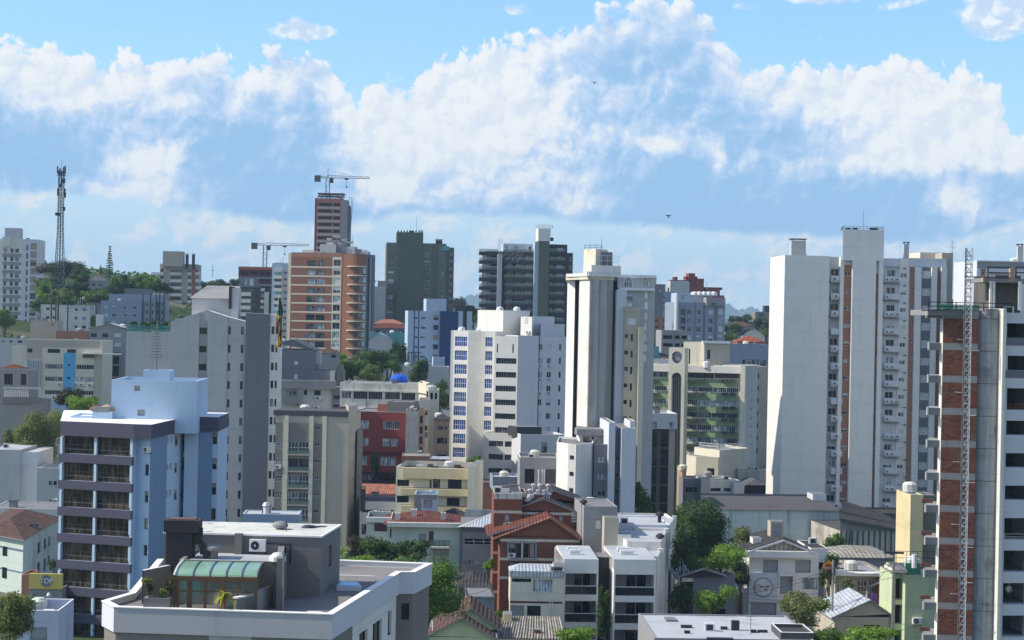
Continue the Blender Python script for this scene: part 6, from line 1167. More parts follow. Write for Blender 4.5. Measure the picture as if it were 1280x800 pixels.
# rooftop volumes
b.vol(rect(854, 455, Y+2, -18, pxR=880, d=8), fz(865, 427.5, Y), 'cream', zbot=fz(865, 458, Y), part='penthouse', ops={0: Face(*rect(854, 455, Y+2, -18, pxR=880, d=8)[:2]).grid('slit', [(861,863)], [(436,455)])}); r2 = rect(880, 455, Y-3, 8, pxR=912, d=9); b.vol(r2, fz(895, 428, Y), 'beige', zbot=fz(895, 458, Y), part='penthouse', ops={0: Face(*r2[:2]).grid('dark', [(884,888)], [(437,449)]) }); m = b.mb(); b.pbox(Face(*r2[:2]), 878, 913, 426, 429, -.5, .5, 'coping', m=m); b.fin(m, 'cornice')
x, y, z = P(883, 455, Y-5); m = b.mb(); m.lathe((x, y, z-1.2), [(.6, 0), (.9, .4), (.8, 1.6), (.2, 1.9), (0, 1.95)], 'white_plastic', 9); b.fin(m, 'roof_vent')
# --- cream block with railing in front of the green one
Y = 352
b = Bld('apartment_block', 'cream block with a whitish rooftop box and railing below the green bands', 'building', G(865, 600, Y))
b.vol([G(867.5, 580, Y+6), G(899, 580, Y-2), G(935, 580, Y+6), G(905, 580, Y+16)], fz(900, 562, Y), 'cream', roof='roof_grey'); pr = [G(874, 560, Y+5), G(899, 560, Y), G(928, 560, Y+5)]; b.rail(pr, fz(900, 562, Y), .95, 'metal_white', 'railing', .05, .45)
q = [G(858, 580, Y+2), G(870, 580, Y-1), G(898, 580, Y-2), G(895, 580, Y+8), G(862, 580, Y+8)]; g = Face(q[1], q[2]); b.vol(q, fz(870, 570, Y), 'cream', part='front_wing', par=.15, ops={1: g.grid('dark', [(884,893)], [(585,594)])})
Y = 340; r = rect(856, 620, Y, 3, pxR=876, d=8); f = Face(r[0], r[1]); b = Bld('house', 'slate-grey cube house with a flat dark eave behind the big dark tree', 'house', r[0]); b.vol(r, fz(865, 599, Y), 'slate', par=.1, roof='roof_dark', ops={0: f.grid('dark', [(857,866),(867,872)], [(609,615)])}); b.vol(rect(876, 620, Y-1, 3, pxR=887, d=8), fz(880, 598, Y-1), 'grey_light', part='wing', par=.1)
r = rect(887, 620, Y, 10, pxR=920, d=9); f = Face(r[0], r[1]); b.vol(r, fz(900, 600, Y), 'white', part='white_wing', par=.1, ops={0: f.grid('slit', [(888,901),(905,916)], [(610,614)])}); b.vol(rect(917, 620, Y-2, 4, pxR=930, d=8), fz(920, 602, Y), 'white_blue', part='white_wing', par=.1)
Y = 345; r = rect(932, 610, Y, 3, pxR=958, d=8); b = Bld('shed', 'dark-roofed shed pressed against the foot of the white tower', 'shed', r[0]); b.vol(r, fz(945, 606, Y), 'charcoal', par=0); b.hip(r, fz(945, 606, Y), fz(945, 597, Y+4), 'metal_sheet_dark', inset=.25); b.vol(rect(922, 595, Y+9, 3, pxR=962, d=5), fz(945, 587, Y+9), 'old_white', part='rear_wall', roof='roof_grey')
# ================================================================ right side
# --- white tower
Y = 321
b = Bld('apartment_tower', 'wide white tower with brick-coloured vertical strips and columns of balconies, right', 'building', G(981, 500, Y))
rot = 3
def strip(x0, x1, yt, mat, dY=0.0, ops=None, kind=None, cols=None, rws=None, part='wall', d=15, zn=None, par=.35, zbot=None, roof='roof_slab', ry=330):
    base = Face(*rect(981, ry, Y, rot, pxR=1190, d=5)[:2]); a0 = base.az(x0, ry)[0]; a1 = base.az(x1, ry)[0]
    p0 = base.pt(a0, 0, -dY)[:2]; p1 = base.pt(a1, 0, -dY)[:2]; nx, ny = base.n; pts = [p0, p1, (p1[0]-nx*d, p1[1]-ny*d), (p0[0]-nx*d, p0[1]-ny*d)]; f = Face(p0, p1)
    if part == 'lift_tower': ray_back(pts, 3, 0, d)
    o = f.grid(kind, cols, rws, rx=cols[0][0], ry=ry) if cols else []
    b.vol(pts, f.az((x0+x1)/2, yt)[1], mat, ops={0: o}, zones={0: zn} if zn else {}, part=part, par=par, zbot=zbot, roof=roof); return f
PW = 21.75; N = 15
fm = strip(981, 1037, 319.5, 'white_clean', d=13)
f1 = strip(1036.8, 1051.2, 321, 'grey_light', dY=1.3, kind='std', cols=[(1038.5,1049.5)], rws=rows(336, 8.5, PW, N))
strip(1050.9, 1055.4, 321, 'white_clean', dY=.1)
f2 = strip(1055, 1065.4, 331, 'brown_stripe', dY=.45, kind='std', cols=[(1056.3,1063.6)], rws=rows(339.5, 5, PW, N))
strip(1054.8, 1066, 321, 'white_clean', dY=.40, zbot=fz(1060, 331, Y)+.02, part='lintel')
fmm = strip(1065.1, 1094.6, 322, 'white_clean', dY=-.5); fT = strip(1052.4, 1103.6, 287, 'white_clean', dY=-.45, zbot=fz(1080, 322, Y)-.5, part='lift_tower', d=10)
f3 = strip(1094.4, 1098.6, 342, 'brown_stripe', dY=.3, kind='small', cols=[(1095,1098)], rws=rows(361, 3, PW, N-1)); strip(1094.4, 1098.6, 322, 'white_clean', dY=.3, zbot=fz(1096, 342, Y), part='lintel', ); strip(1098.3, 1104, 322, 'white_clean', dY=-.3)
f4 = strip(1103.6, 1126, 323, 'white_blue', dY=.9, kind='std', cols=[(1109,1119.5)], rws=rows(337.5, 8, PW, N))
f5 = strip(1125.8, 1139, 323, 'white_clean', dY=.7, kind='std', cols=[(1126.2,1133.8)], rws=rows(341.5, 5.4, PW, N))
f6 = strip(1138.7, 1144.6, 333.5, 'brown_stripe', dY=.5, kind='small', cols=[(1139.6,1143.8)], rws=rows(338, 3.6, PW, N)); strip(1138.5, 1184, 323, 'white_blue', dY=.52, zbot=fz(1150, 333.5, Y)+.02, part='lintel')
strip(1144.4, 1152.2, 334, 'white_clean', dY=-.1)
f7 = strip(1152, 1165.3, 334, 'slate', dY=.5, kind='shutter', cols=[(1153,1164)], rws=rows(338, 10.3, PW, N)); strip(1165, 1171.8, 334, 'white_clean', dY=-.1)
f8 = strip(1171.6, 1177.4, 334, 'brown_stripe', dY=.5, kind='small', cols=[(1172.6,1176.4)], rws=rows(338, 3.6, PW, N)); strip(1177.2, 1184, 334, 'white_clean', dY=0)
for i in range(N):
    yb = 348+PW*i; a0, z = f1.az(1037.2, yb+4.5); a1, _ = f1.az(1051, yb); m = b.mb(); b.fbox(f1, a0, a1, z, z+1.0, .9, 1.0, 'white_blue', m=m); b.fbox(f1, a0, a1, z-.15, z, 0, 1.0, 'concrete', m=m); b.fin(m, 'balcony')
    if i % 4 != 3: b.ac(f1, a0+.6+.3*(i % 3), z+.1) if 0 else inst('air_conditioner', ac_mesh(), b.loc(f1.pt(a0+.65+.25*(i % 2), z+.25, 1.01)), f1.rz, b.root)
    yb = 347+PW*i; a0, z = f4.az(1104.0, yb+5.5); a1, _ = f4.az(1122, yb); m = b.mb(); b.fbox(f4, a0, a1, z, z+.95, .75, .85, 'white_blue', m=m); b.fbox(f4, a0, a1, z-.15, z, 0, .85, 'concrete', m=m); b.fbox(f4, a0+.2, a1+.3, z+2.55, z+2.65, 0, .6, 'grey_light', m=m); b.fin(m, 'balcony')
    for k in range((3, 1, 3, 2, 1, 2, 1)[i % 7]): inst('air_conditioner', ac_mesh(), b.loc(f4.pt(a0+.5+.85*k, z+.2, .86)), f4.rz, b.root, (.8, .8, .8))
    a, z = f5.az(1129, 335.8+PW*i); b.fbox(f5, a, a+.4, z, z+.14, 0, .25, 'metal_dark', 'vent')
strip(1184, 1191, 322, 'beige', dY=3, d=6); r = rect(1150, 330, Y+9, 3, pxR=1177, d=8); b.vol(r, fz(1160, 315.5, Y+9), 'cream', zbot=fz(1160, 330, Y+9), part='water_tank_room', roof='roof_white'); r = rect(1177, 340, Y+5, 3, pxR=1191, d=12); b.vol(r, fz(1184, 316, Y+5), 'beige', part='stair_tower')
r = rect(1189, 380, Y+7, 3, pxR=1213, d=12); b.vol(r, fz(1200, 374.5, Y+7), 'beige', part='rear_wing', ops={0: Face(*r[:2]).grid('void', [(1203.5,1205.5)], [(389,398)])})
for (x, y0, y1, w_) in ((997.2, 298.5, 321, 2.45), (1132.7, 302.5, 325, .85)): b.flue(x, y0, y1, Y+6, w_)
pr = [fT.pt(1.2, 0, -7)[:2], fT.pt(.1, 0, -.1)[:2], fT.pt(fT.L-.1, 0, -.1)[:2], fT.pt(fT.L-.1, 0, -7)[:2]]; zT = fz(1078, 287, Y); b.rail(pr, zT, .55, 'metal_grey', 'railing', .04, 1.2); b.antenna(1079.5, 263, 287, Y+3, .06)
m = b.mb()
for px in (1060, 1069, 1090, 1094): x, y, z = P(px, 286.4, Y+1); m.box(x-.4, x+.4, y-.3, y+.3, z-.3, z+.25, 'metal_dark')
b.fin(m, 'roof_equipment'); b.antenna(1190.5, 300, 316, Y+8, .05, 3)
# --- second tower behind the construction site
Y = 300; r = rect(1221, 340, Y, 4, pxR=1296, d=12); f = Face(r[0], r[1])
b = Bld('apartment_tower', 'grey-topped tower with one brick strip behind the round concrete column, far right', 'building', r[0]); b.vol(r, fz(1250, 326, Y), 'white_blue', ops={0: f.grid('small', [(1227,1231)], rows(339.5, 3.5, 21.8, 8), rx=1227)}, zones={0: [f.zone(1200, 1300, 326, 335, 'grey'), f.zone(1226, 1232, 336, 500, 'brown_stripe'), f.zone(1218, 1222, 326, 700, 'cream')]}); b.flue(1275, 305, 328, Y+4, .85)
# --- building under construction, right edge
Y = 171
b = Bld('building_under_construction', 'unfinished tower with raw brick walls and a round concrete column, right edge', 'building', G(1178, 500, Y))
def c(px, dY=0, py=500): return G(px, py, Y+dY)
zt = fz(1190, 386, Y); r = rect(1177, 500, Y, -7, pxR=1221, d=9); r[3] = G(1178.2, 500, Y+9); f = Face(r[0], r[1])
SL = [393.5+40.55*i for i in range(11)]
b.vol(r, zt, 'brick_raw', zones={0: [f.zone(1170, 1225, y-5, y+3.5, 'concrete', ry=500, rx=1195) for y in SL[1:]] + [f.zone(1170, 1225, 384, 398, 'concrete', ry=500, rx=1195)]}, par=0, roof='concrete')
b.vol([c(1173.5, .6), c(1177.6, 0), c(1177.6, 6), c(1174.5, 6)], zt, 'white', part='edge_column', par=0)
fl = Face(c(1155, 0), c(1177, .4))
for i, y in enumerate(SL):
    px0 = 1155 if i == 0 else 1158.5; q = Face(*rect(px0, 500, Y+.2, 3, pxR=1177.6, d=4)[:2]); z0 = q.az(px0+3, y+3.5)[1]; z1 = q.az(px0+3, y-5.5)[1]; m = b.mb(); qq = [q.p0, q.p1, (q.p1[0]*1.02, q.p1[1]*1.02), (q.p0[0]*1.023+.3, q.p0[1]*1.023)]; m.prism(qq, z0, z1, 'concrete'); b.fbox(q, .0, .14, z0, z1+.1, -.02, .12, 'white', m=m); b.fin(m, 'balcony_slab')  # white strip paints the sunlit left end of each slab
    if 6 <= i: b.fbox(q, .3, q.L-.1, z1, z1+.35, -2.2, -2.0, 'rust', 'formwork')
cy = P(1235.5, 500, Y-.2); rad = (c(1252, 0)[0]-c(1219, 0)[0])/2; m = b.mb(); Nn = 20; ring = [(cy[0]+rad*math.cos(2*math.pi*i/Nn), cy[1]+.8+rad*.8*math.sin(2*math.pi*i/Nn)) for i in range(Nn)]
m.prism(ring, b.z0, fz(1235, 386, Y), 'raw_concrete'); b.fin(m, 'round_column', smooth=False)
m = b.mb()
for i in range(11): z = fz(1235, SL[i]+5, Y); m.prism([(cy[0]+(q[0]-cy[0])*1.006, cy[1]+.8+(q[1]-cy[1]-.8)*1.006) for q in ring], z-.03, z+.03, 'concrete_dark')
b.fin(m, 'pour_joint')
r = rect(1252, 500, Y-1.0, 8, pxR=1256, d=5); b.vol(r, zt+.1, 'white', part='edge_column', par=0)  # plain white stands for the sunlit edge beside the round column
r = rect(1255.5, 500, Y-.2, 9, pxR=1300, d=7); f = Face(r[0], r[1])
ops = []; FL = [407+40.6*i for i in range(10)]
for i, y in enumerate(FL): ops += f.grid('dvoid', [(1258.5 if i else 1257, 1291)], [(y-3, y+(15 if i in (0,1,3,4,5) else 24))], rx=1262, ry=500)
b.vol(r, fz(1270, 391, Y), 'white_blue', ops={0: ops}, zones={0: [f.zone(1255, 1300, y+15, y+25, 'slate', rx=1262, ry=500) for i, y in enumerate(FL) if i in (0, 1)]}, par=.1, roof='concrete', wins=False)
m = b.mb()
for i, y in enumerate(FL):
    z = f.az(1262, y+24 if i not in (0, 1, 3, 4, 5) else y+15)[1]; b.fbox(f, .2, f.L, z-.2, z-.02, -5.5, -1.2, 'concrete', m=m)
b.fbox(f, .1, f.L, b.z0, fz(1270, 396, Y), -5.6, -5.4, 'concrete_dark', m=m); b.fin(m, 'interior_floor')
for (i, nm) in ((2, 1), (6, 2)):
    y = FL[i]; z = f.az(1262, y+24)[1]; b.rail([f.pt(.3, 0, -.1)[:2], f.pt(f.L, 0, -.1)[:2]], z, .5, 'red_paint' if i == 2 else 'metal_white', 'railing', .025, .35 if i == 2 else 3)
# top platform, green net, concrete superstructure
m = b.mb(); b.pbox(Face(*rect(1154, 500, Y-.4, 3, pxR=1300, d=4)[:2]), 1160, 1256, 387, 394, -6, 0, 'concrete', m=m); b.fin(m, 'top_slab')
pf = Face(*rect(1152, 500, Y-.8, 3, pxR=1300, d=4)[:2]); z = pf.az(1180, 388)[1]; a0 = pf.az(1158, 500)[0]; a1 = pf.az(1262, 500)[0]
b.rail([pf.pt(a0, 0)[:2], pf.pt(a1, 0)[:2]], z, .72, 'metal_black', 'railing', .05, 1.9); m = b.mb(); b.fbox(pf, pf.az(1172, 500)[0], pf.az(1222, 500)[0], z+.06, z+.55, -.05, -.03, 'green_mesh', m=m); b.fin(m, 'safety_net'); m = b.mb(); m.tube(pf.pt(a0-.6, z-.05, .1), pf.pt(a0+2, z+.1, .1), .05, 'metal_black', 5); b.fin(m, 'scaffold_pole')
r = rect(1243, 400, Y+4, 5, pxR=1275, d=6); b.vol(r, fz(1255, 344, Y+4), 'concrete_dark', zbot=fz(1255, 392, Y+4), part='shaft_wall', par=0, roof='concrete')
m = b.mb(); b.pbox(Face(*rect(1230, 400, Y+1.5, 5, pxR=1300, d=4)[:2]), 1231, 1296, 347.5, 352.5, -5, 0, 'concrete', m=m); b.fin(m, 'top_slab')
m = b.mb()
for px in (1239, 1242, 1275): x, y, z1 = P(px, 352, Y+1.6); m.box(x-.13, x+.13, y-.15, y+.15, fz(px, 388, Y+1.6), z1, 'white')
b.fin(m, 'column'); g = Face(*rect(1230, 400, Y+1.4, 5, pxR=1300, d=4)[:2])
for x0, x1 in ((1235, 1264), (1270, 1295)): b.rail([g.pt(g.az(x0, 340)[0], 0)[:2], g.pt(g.az(x1, 340)[0], 0)[:2]], g.az(x0, 347.5)[1], .98, 'metal_black', 'railing', .07, 2.0)
m = b.mb(); b.pbox(g, 1237, 1262, 341, 343.5, -.4, -.2, 'white_blue', m=m); b.fin(m, 'formwork_board'); m = b.mb(); b.pbox(g, 1263, 1268.5, 334, 352, -.4, .1, 'tan', m=m); b.fin(m, 'timber_prop'); m = b.mb(); b.pbox(g, 1228.5, 1231.5, 347, 352, -.4, .1, 'tan', m=m); b.fin(m, 'timber_prop')
m = b.mb(); x, y, z = P(1222, 346, Y); m.tube((x-1.2, y, z), (x+3, y, z-.05), .05, 'metal_black', 5); b.fin(m, 'scaffold_pole')
for px, py in ((1196.5, 424), (1194, 490), (1191, 577), (1189, 655), (1187.5, 742)): x, y, z = P(px, py, Y-.6); m = b.mb(); m.tube((x, y, z), (x+.9, y, z-.05), .035, 'metal_white', 5, .015); b.fin(m, 'mast_tie')
for px, py in ((1212, 438), (1208, 519), (1206, 603), (1204, 684), (1203, 728)): x, y, z = P(px, py, Y-.6); m = b.mb(); m.tube((x, y, z), (x+.9, y, z-.02), .03, 'metal_white', 5); b.fin(m, 'mast_tie')
# hoist mast (lattice)
x0, y0, zt = P(1211.5, 310, Y-1.6); zb = -4.0; e = empty('hoist_mast', (x0, y0, zb), 'tall white lattice hoist mast fixed in front of the raw brick wall', 'mast'); m = MB((x0, y0, zb)); w_ = .26
for sx, sy in ((-w_, -w_), (w_, -w_), (w_, w_), (-w_, w_)): m.tube((x0+sx, y0+sy, zb), (x0+sx, y0+sy, zt), .04, 'metal_white' if sx > 0 else 'metal_grey', 5)
m.obj('post', e); m = MB((x0, y0, zb)); k = int((zt-zb)/.72)
for i in range(k):
    z0 = zb+i*(zt-zb)/k; z1 = z0+(zt-zb)/k; m.box(x0-w_, x0+w_, y0-w_-.02, y0-w_+.05, z0-.05, z0+.06, 'metal_white'); m.box(x0-w_, x0+w_, y0+w_-.05, y0+w_+.02, z0-.04, z0+.04, 'metal_grey'); m.tube((x0-w_, y0-w_, z0), (x0+w_, y0-w_, z1), .04, 'metal_white', 4); m.tube((x0+w_, y0+w_, z0), (x0-w_, y0+w_, z1), .035, 'metal_dark', 4); m.tube((x0-w_, y0-w_, z1), (x0-w_, y0+w_, z0), .035, 'metal_dark', 4)
m.obj('bracing', e)
# --- worker on the open floor (lower right): skinned figure
def person(x, y, z, label, shirt, trousers, rz=0.0, bend=.25):
    e = empty('person', (x, y, z), label, 'person')
    me = bpy.data.meshes.new('body')
    J = [(0,0,.95),(0,.02,1.15),(0,-.02-bend*.2,1.4),(0,-.04-bend*.3,1.53),(0,-.07-bend*.35,1.66),(0,-.07-bend*.35,1.74),
         (-.19,-.02-bend*.2,1.42),(-.27,-.1-bend*.2,1.16),(-.24,-.32-bend*.2,1.05),(.19,-.02-bend*.2,1.42),(.27,-.08-bend*.2,1.16),(.2,-.33-bend*.2,1.02),
         (-.1,0,.9),(-.12,-.06,.5),(-.12,.02,.09),(-.12,-.14,.05),(.1,0,.9),(.13,.03,.5),(.13,.1,.09),(.13,-.06,.05),(-.22,-.4-bend*.2,1.03),(.18,-.41-bend*.2,1.0)]
    E = [(0,1),(1,2),(2,3),(3,4),(4,5),(2,6),(6,7),(7,8),(8,20),(2,9),(9,10),(10,11),(11,21),(0,12),(12,13),(13,14),(14,15),(0,16),(16,17),(17,18),(18,19)]
    Rr = [.15,.145,.16,.06,.10,.07,.075,.055,.038,.075,.055,.038,.095,.065,.045,.035,.095,.065,.045,.035,.03,.03]
    me.from_pydata(J, E, []); o = bpy.data.objects.new('body', me); COL.objects.link(o); o.parent = e; o.rotation_euler = (0, 0, rz)
    sk_ = o.modifiers.new('skin', 'SKIN'); 
    if not me.skin_vertices: me.skin_vertices.new() if hasattr(me.skin_vertices, 'new') else None
    bpy.context.view_layer.objects.active = o
    if me.skin_vertices:
        for i, q in enumerate(me.skin_vertices[0].data): q.radius = (Rr[i], Rr[i]*.85); q.use_root = (i == 0)
    o.modifiers.new('sub', 'SUBSURF').levels = 1; o.modifiers['sub'].render_levels = 1
    dg = bpy.context.evaluated_depsgraph_get(); m2 = bpy.data.meshes.new_from_object(o.evaluated_get(dg)); o.modifiers.clear(); o.data = m2
    m2.materials.clear()
    for k_ in (trousers, shirt, 'skin'): m2.materials.append(MATS[k_])
    for p_ in m2.polygons: z_ = p_.center.z; p_.material_index = 2 if (z_ > 1.52 or (p_.center.y < -.36 and z_ > .9)) else (1 if z_ > .95 else 0)
    m = MB((x, y, z)); m.lathe((x, y-.07-bend*.35, z+1.70), [(.125, 0), (.12, .06), (.08, .11), (0, .13)], 'yellow_paint', 10); h = m.obj('helmet', e); return e
wx, wy, wz = P(1260, 765, Y+1.2); person(wx, wy, f.az(1262, FL[8]+24)[1]-.02, 'worker in a pale shirt and yellow helmet on a lower open floor', 'white_plastic', 'metal_dark')
# --- cream pillar building and green building below the construction
Y = 205; r = rect(1138, 640, Y, 3, pxR=1154, d=6); b = Bld('apartment_block', 'narrow cream wall block in front of the unfinished tower balconies', 'building', r[0]); b.vol(r, fz(1146, 618.5, Y), 'cream_yellow', par=.1)
b.vol(rect(1154, 640, Y+1, 3, pxR=1170, d=5), fz(1160, 620, Y), 'olive_grey', part='recessed_side', par=.1)
Y = 188; r = rect(1131.5, 740, Y, 3, pxR=1172, d=8); f = Face(r[0], r[1])
b = Bld('house', 'tall pale green house with a dark green roof screen below the cream wall', 'house', r[0]); b.vol(r, fz(1150, 716, Y), 'pale_green', par=.1, roof='roof_dark'); m = b.mb(); b.pbox(f, 1132, 1151, 704, 718, -.3, .05, 'green_net', m=m); b.fin(m, 'roof_screen'); b.rail([f.pt(-2, 0)[:2], f.pt(f.L, 0)[:2]], fz(1150, 706, Y), 1.3, 'metal_dark', 'railing', .03, 1.0)
r2 = rect(1118, 740, Y+1, 3, pxR=1132, d=6); g = Face(r2[0], r2[1]); b.vol(r2, fz(1125, 718, Y+1), 'pale_green', part='wing', par=.1, roof='roof_dark', ops={0: g.grid('dvoid', [(1119.5,1130.5)], [(723,749.5),(756,780),(788,805)], rx=1120)}); x, y, z = P(1143, 693, Y-1); m = b.mb(); m.tube((x, y, z-1.3), (x, y, z), .25, 'white_plastic', 8); b.fin(m, 'water_pipe'); a, z = f.az(1146, 780); b.ac(f, a, z, 1.1)
b.vol(rect(1118, 715, Y-1, 3, pxR=1134, d=4), fz(1125, 712, Y-1), 'cream', zbot=fz(1125, 716, Y-1), part='eave', par=0)
# --- factory wall with long grey roof
Y = 285; r = rect(902, 650, Y, 6, pxR=1049, d=16); f = Face(r[0], r[1])
b = Bld('factory', 'long stained pale wall with a dark curved roof in front of the white tower', 'building', r[0]); zl = fz(905, 636, Y); zr = f.az(1049, 638)[1]
b.vol(r, min(zl, zr), 'factory_wall', par=0, roof='roof_dark'); m = b.mb(); N = 6
for i in range(N):
    t0, t1 = i/N, (i+1)/N; z0 = min(zl, zr)+0.9*math.sin(t0*math.pi*.5); z1 = min(zl, zr)+0.9*math.sin(t1*math.pi*.5); m.poly([f.pt(-.3, z0, .4-12*t0), f.pt(f.L, z0, .4-12*t0), f.pt(f.L, z1, .4-12*t1), f.pt(-.3, z1, .4-12*t1)], 'roof_dark'); m.poly([f.pt(f.L, z0, .4-12*t0), f.pt(f.L, min(zl, zr), .4-12*t0), f.pt(f.L, min(zl, zr), .4-12*t1), f.pt(f.L, z1, .4-12*t1)], 'concrete'); m.poly([f.pt(-.3, z0, .4-12*t0), f.pt(-.3, z1, .4-12*t1), f.pt(-.3, min(zl, zr), .4-12*t1), f.pt(-.3, min(zl, zr), .4-12*t0)], 'concrete')
m.poly([f.pt(-.3, z1, -11.6), f.pt(f.L, z1, -11.6), f.pt(f.L, z1, -16), f.pt(-.3, z1, -16)], 'roof_dark'); b.fin(m, 'roof'); b.vol(rect(1016, 626, Y+9, 4, pxR=1033, d=4), fz(1025, 618, Y+9), 'white_blue', zbot=fz(1025, 630, Y+9)-1, part='roof_hut', par=0)
Y = 272; r = rect(1050, 670, Y, 8, pxR=1137, d=16); f = Face(r[0], r[1])
b = Bld('factory', 'streaked concrete shed wall with vertical ribs under overlapping dark roofs', 'building', r[0]); zl = f.az(1050, 648)[1]; zr = f.az(1137, 664)[1]
b.vol(r, zr, 'concrete_stained', par=0, roof='roof_dark'); m = b.mb()
for i in range(13): a = f.L*i/12.5; b.fbox(f, a, a+.25, b.z0, zr, 0, .12, 'concrete_dark', m=m)
b.fin(m, 'ribs'); m = b.mb()
for (k, dz, dd) in ((0, .1, .8), (1, .7, -3), (2, 1.1, -7)): m.poly([f.pt(-.2+k*1.5, zl+dz, dd), f.pt(f.L+.3, zr+dz*.7, dd), f.pt(f.L+.3, zr+dz*.7+.4, dd-4), f.pt(1+k*1.5, zl+dz+.4, dd-4)], 'tiles_dark'); m.poly([f.pt(-.2+k*1.5, zl+dz-.35, dd), f.pt(f.L+.3, zr+dz*.7-.35, dd), f.pt(f.L+.3, zr+dz*.7, dd), f.pt(-.2+k*1.5, zl+dz, dd)], 'concrete_dark')
m.poly([f.pt(0, zr-.02, .01), f.pt(f.L, zr-.02, .01), f.pt(0, zl, .01)], 'concrete'); b.fin(m, 'roof')
small_house('dark ruined roof behind the streaked concrete shed', 1070, 1138, 637, 641, 300, 'concrete_dark', 'tiles_dark', d=8, name='shed', cat='shed')
# shed roofs
b, f, r = small_house('brown corrugated roofed shed just below the streaked concrete wall', 1040, 1118, 684, 697, 240, 'concrete', 'fibre_cement', d=12, name='shed', cat='shed')
b, f, r = small_house('lower corrugated shed with a blue tarpaulin on its roof', 1038, 1104, 702, 714, 226, 'concrete', 'fibre_cement', d=9, name='shed', cat='shed')
x, y, z = P(1068, 706, 229); m = MB((x, y, z)); m.lathe((x, y, z-.6), [(1.3, 0), (1.1, .5), (.5, .9), (0, 1.0)], 'steel_blue', 9); tag(m.obj('tarpaulin'), 'crumpled blue tarpaulin lying on the lower corrugated shed roof', 'tarpaulin')
Y = 216; r = rect(1044, 740, Y, 3, pxR=1103, d=7); f = Face(r[0], r[1]); b = Bld('house', 'small house with a dark veranda of glazed doors and a laundry yard', 'house', r[0]); b.vol(r, fz(1070, 716, Y), 'beige', par=.05, roof='roof_grey', ops={0: f.grid('bandp', [(1047,1070)], [(726,740)]) + f.grid('grid', [(1072,1084),(1087,1096)], [(726,740)])}); m = b.mb(); b.pbox(f, 1041, 1106, 714, 717.5, 0, 1.6, 'white', m=m); b.fin(m, 'veranda_roof'); b.vol(rect(1098, 725, Y-1, 3, pxR=1104, d=3), fz(1100, 722, Y), 'terracotta', part='porch_wall', par=0)
m = b.mb(); q = [f.pt(f.az(1084, 730)[0], f.az(1084, 731)[1], 1.6), f.pt(f.az(1101, 724)[0], f.az(1101, 722)[1], 1.8), f.pt(f.az(1101, 724)[0], f.az(1101, 723.5)[1], .2), f.pt(f.az(1084, 730)[0], f.az(1084, 732)[1], .2)]; m.poly(q, 'cream'); m.poly([(v_[0], v_[1], v_[2]-.12) for v_ in q][::-1], 'cream'); b.fin(m, 'awning')
# laundry
for i, (px, py, mt, wd, nm) in enumerate(((1046, 747, 'pink_brick', .5, 'pink towel hanging at the left end of the yard line'), (1049.5, 753, 'teal', .7, 'teal sheet hanging low beside the pink towel'), (1071, 746, 'orange_net', .8, 'bright orange-red cloth hanging in the middle of the yard'), (1076, 747, 'red_paint', .5, 'small dark red cloth hanging right of the orange-red one'), (1090.5, 747, 'purple', .9, 'purple cloth hanging above the white-edged roof'))):
    x, y, z = P(px, py, 212); m = MB((x, y, z)); K = 6
    for k in range(K):
        a0 = -wd/2+wd*k/K; a1 = a0+wd/K; m.poly([(x+a0, y+.05*math.sin(k*1.7), z-.45), (x+a1, y+.05*math.sin(k*1.7+1.7), z-.5), (x+a1, y+.03*math.sin(k*1.7+1.7), z+.4), (x+a0, y+.03*math.sin(k*1.7), z+.4)], mt)
    tag(m.obj('hanging_cloth'), nm, 'laundry', 'laundry in the yard')
m = MB(P(1046, 741.5, 212)); m.tube(P(1040, 741.5, 212), P(1098, 742, 212), .02, 'metal_grey', 4)
for px in (1051.5, 1061, 1083.5): x, y, z = P(px, 739, 212.3); m.tube((x, y, terr(x, y)), (x, y, z), .09, 'white_plastic', 6)
tag(m.obj('clothes_line'), 'clothes line on three white posts across the yard', 'clothes line')
# white edged gable house bottom right
Y = 190; r = rect(1043, 778, Y, 4, pxR=1112, d=9); f = Face(r[0], r[1]); b = Bld('house', 'small grey house with a white ribbed gable roof at the bottom right', 'house', r[0]); ap = f.az(1087, 751); el_ = f.az(1044, 771)[1]; er = f.az(1111, 768)[1]
b.vol(r, min(el_, er), 'beige', par=0, ops={0: f.grid('dark', [(1080,1100)], [(781,795)])}); b.gable(f, (ap[0], ap[1]), (el_, er), mat='metal_sheet', wall='beige', depth=8, ov=.4)
# --- white house with the round sign
Y = 222; r = rect(936, 730, Y, 3, pxR=1023, d=11); f = Face(r[0], r[1])
b = Bld('house', 'white two-storey house with a round framed sign, grey garage door and corrugated gable', 'house', r[0])
zE = fz(980, 692, Y)
ops = f.grid('gshutter', [(954,972.5),(994,1013.5)], [(699.5,715)], ry=705) + f.grid('gshutter', [(974.5,991.5)], [(720,742)], ry=730) + f.grid('gshutter', [(938.5,970.5)], [(753.5,769)], ry=760) + f.grid('pale', [(1003,1022)], [(722,736)], ry=730)
b.vol(r, zE, 'white_clean', ops={0: ops}, par=0, zbot=-6); ap = f.az(978, 675.5); m = b.mb(); b.pbox(f, 930.5, 1015, 687.5, 695.5, 0, .9, 'white_clean', m=m); b.fin(m, 'fascia')
b.gable(f, (ap[0], ap[1]), (zE+.35, zE+.25), mat='tiles_dark', wall='fibre_cement', depth=10, a0=-.4, a1=f.az(1013, 690)[0]); m = b.mb(); 
for (pa, pb) in (((930.5, 690), (978, 674.5)), ((978, 674.5), (1015, 690))): A = f.pt(f.az(*pa)[0], f.az(*pa)[1], .95); B2 = f.pt(f.az(*pb)[0], f.az(*pb)[1], .95); m.tube(A, B2, .13, 'white_plastic', 4)
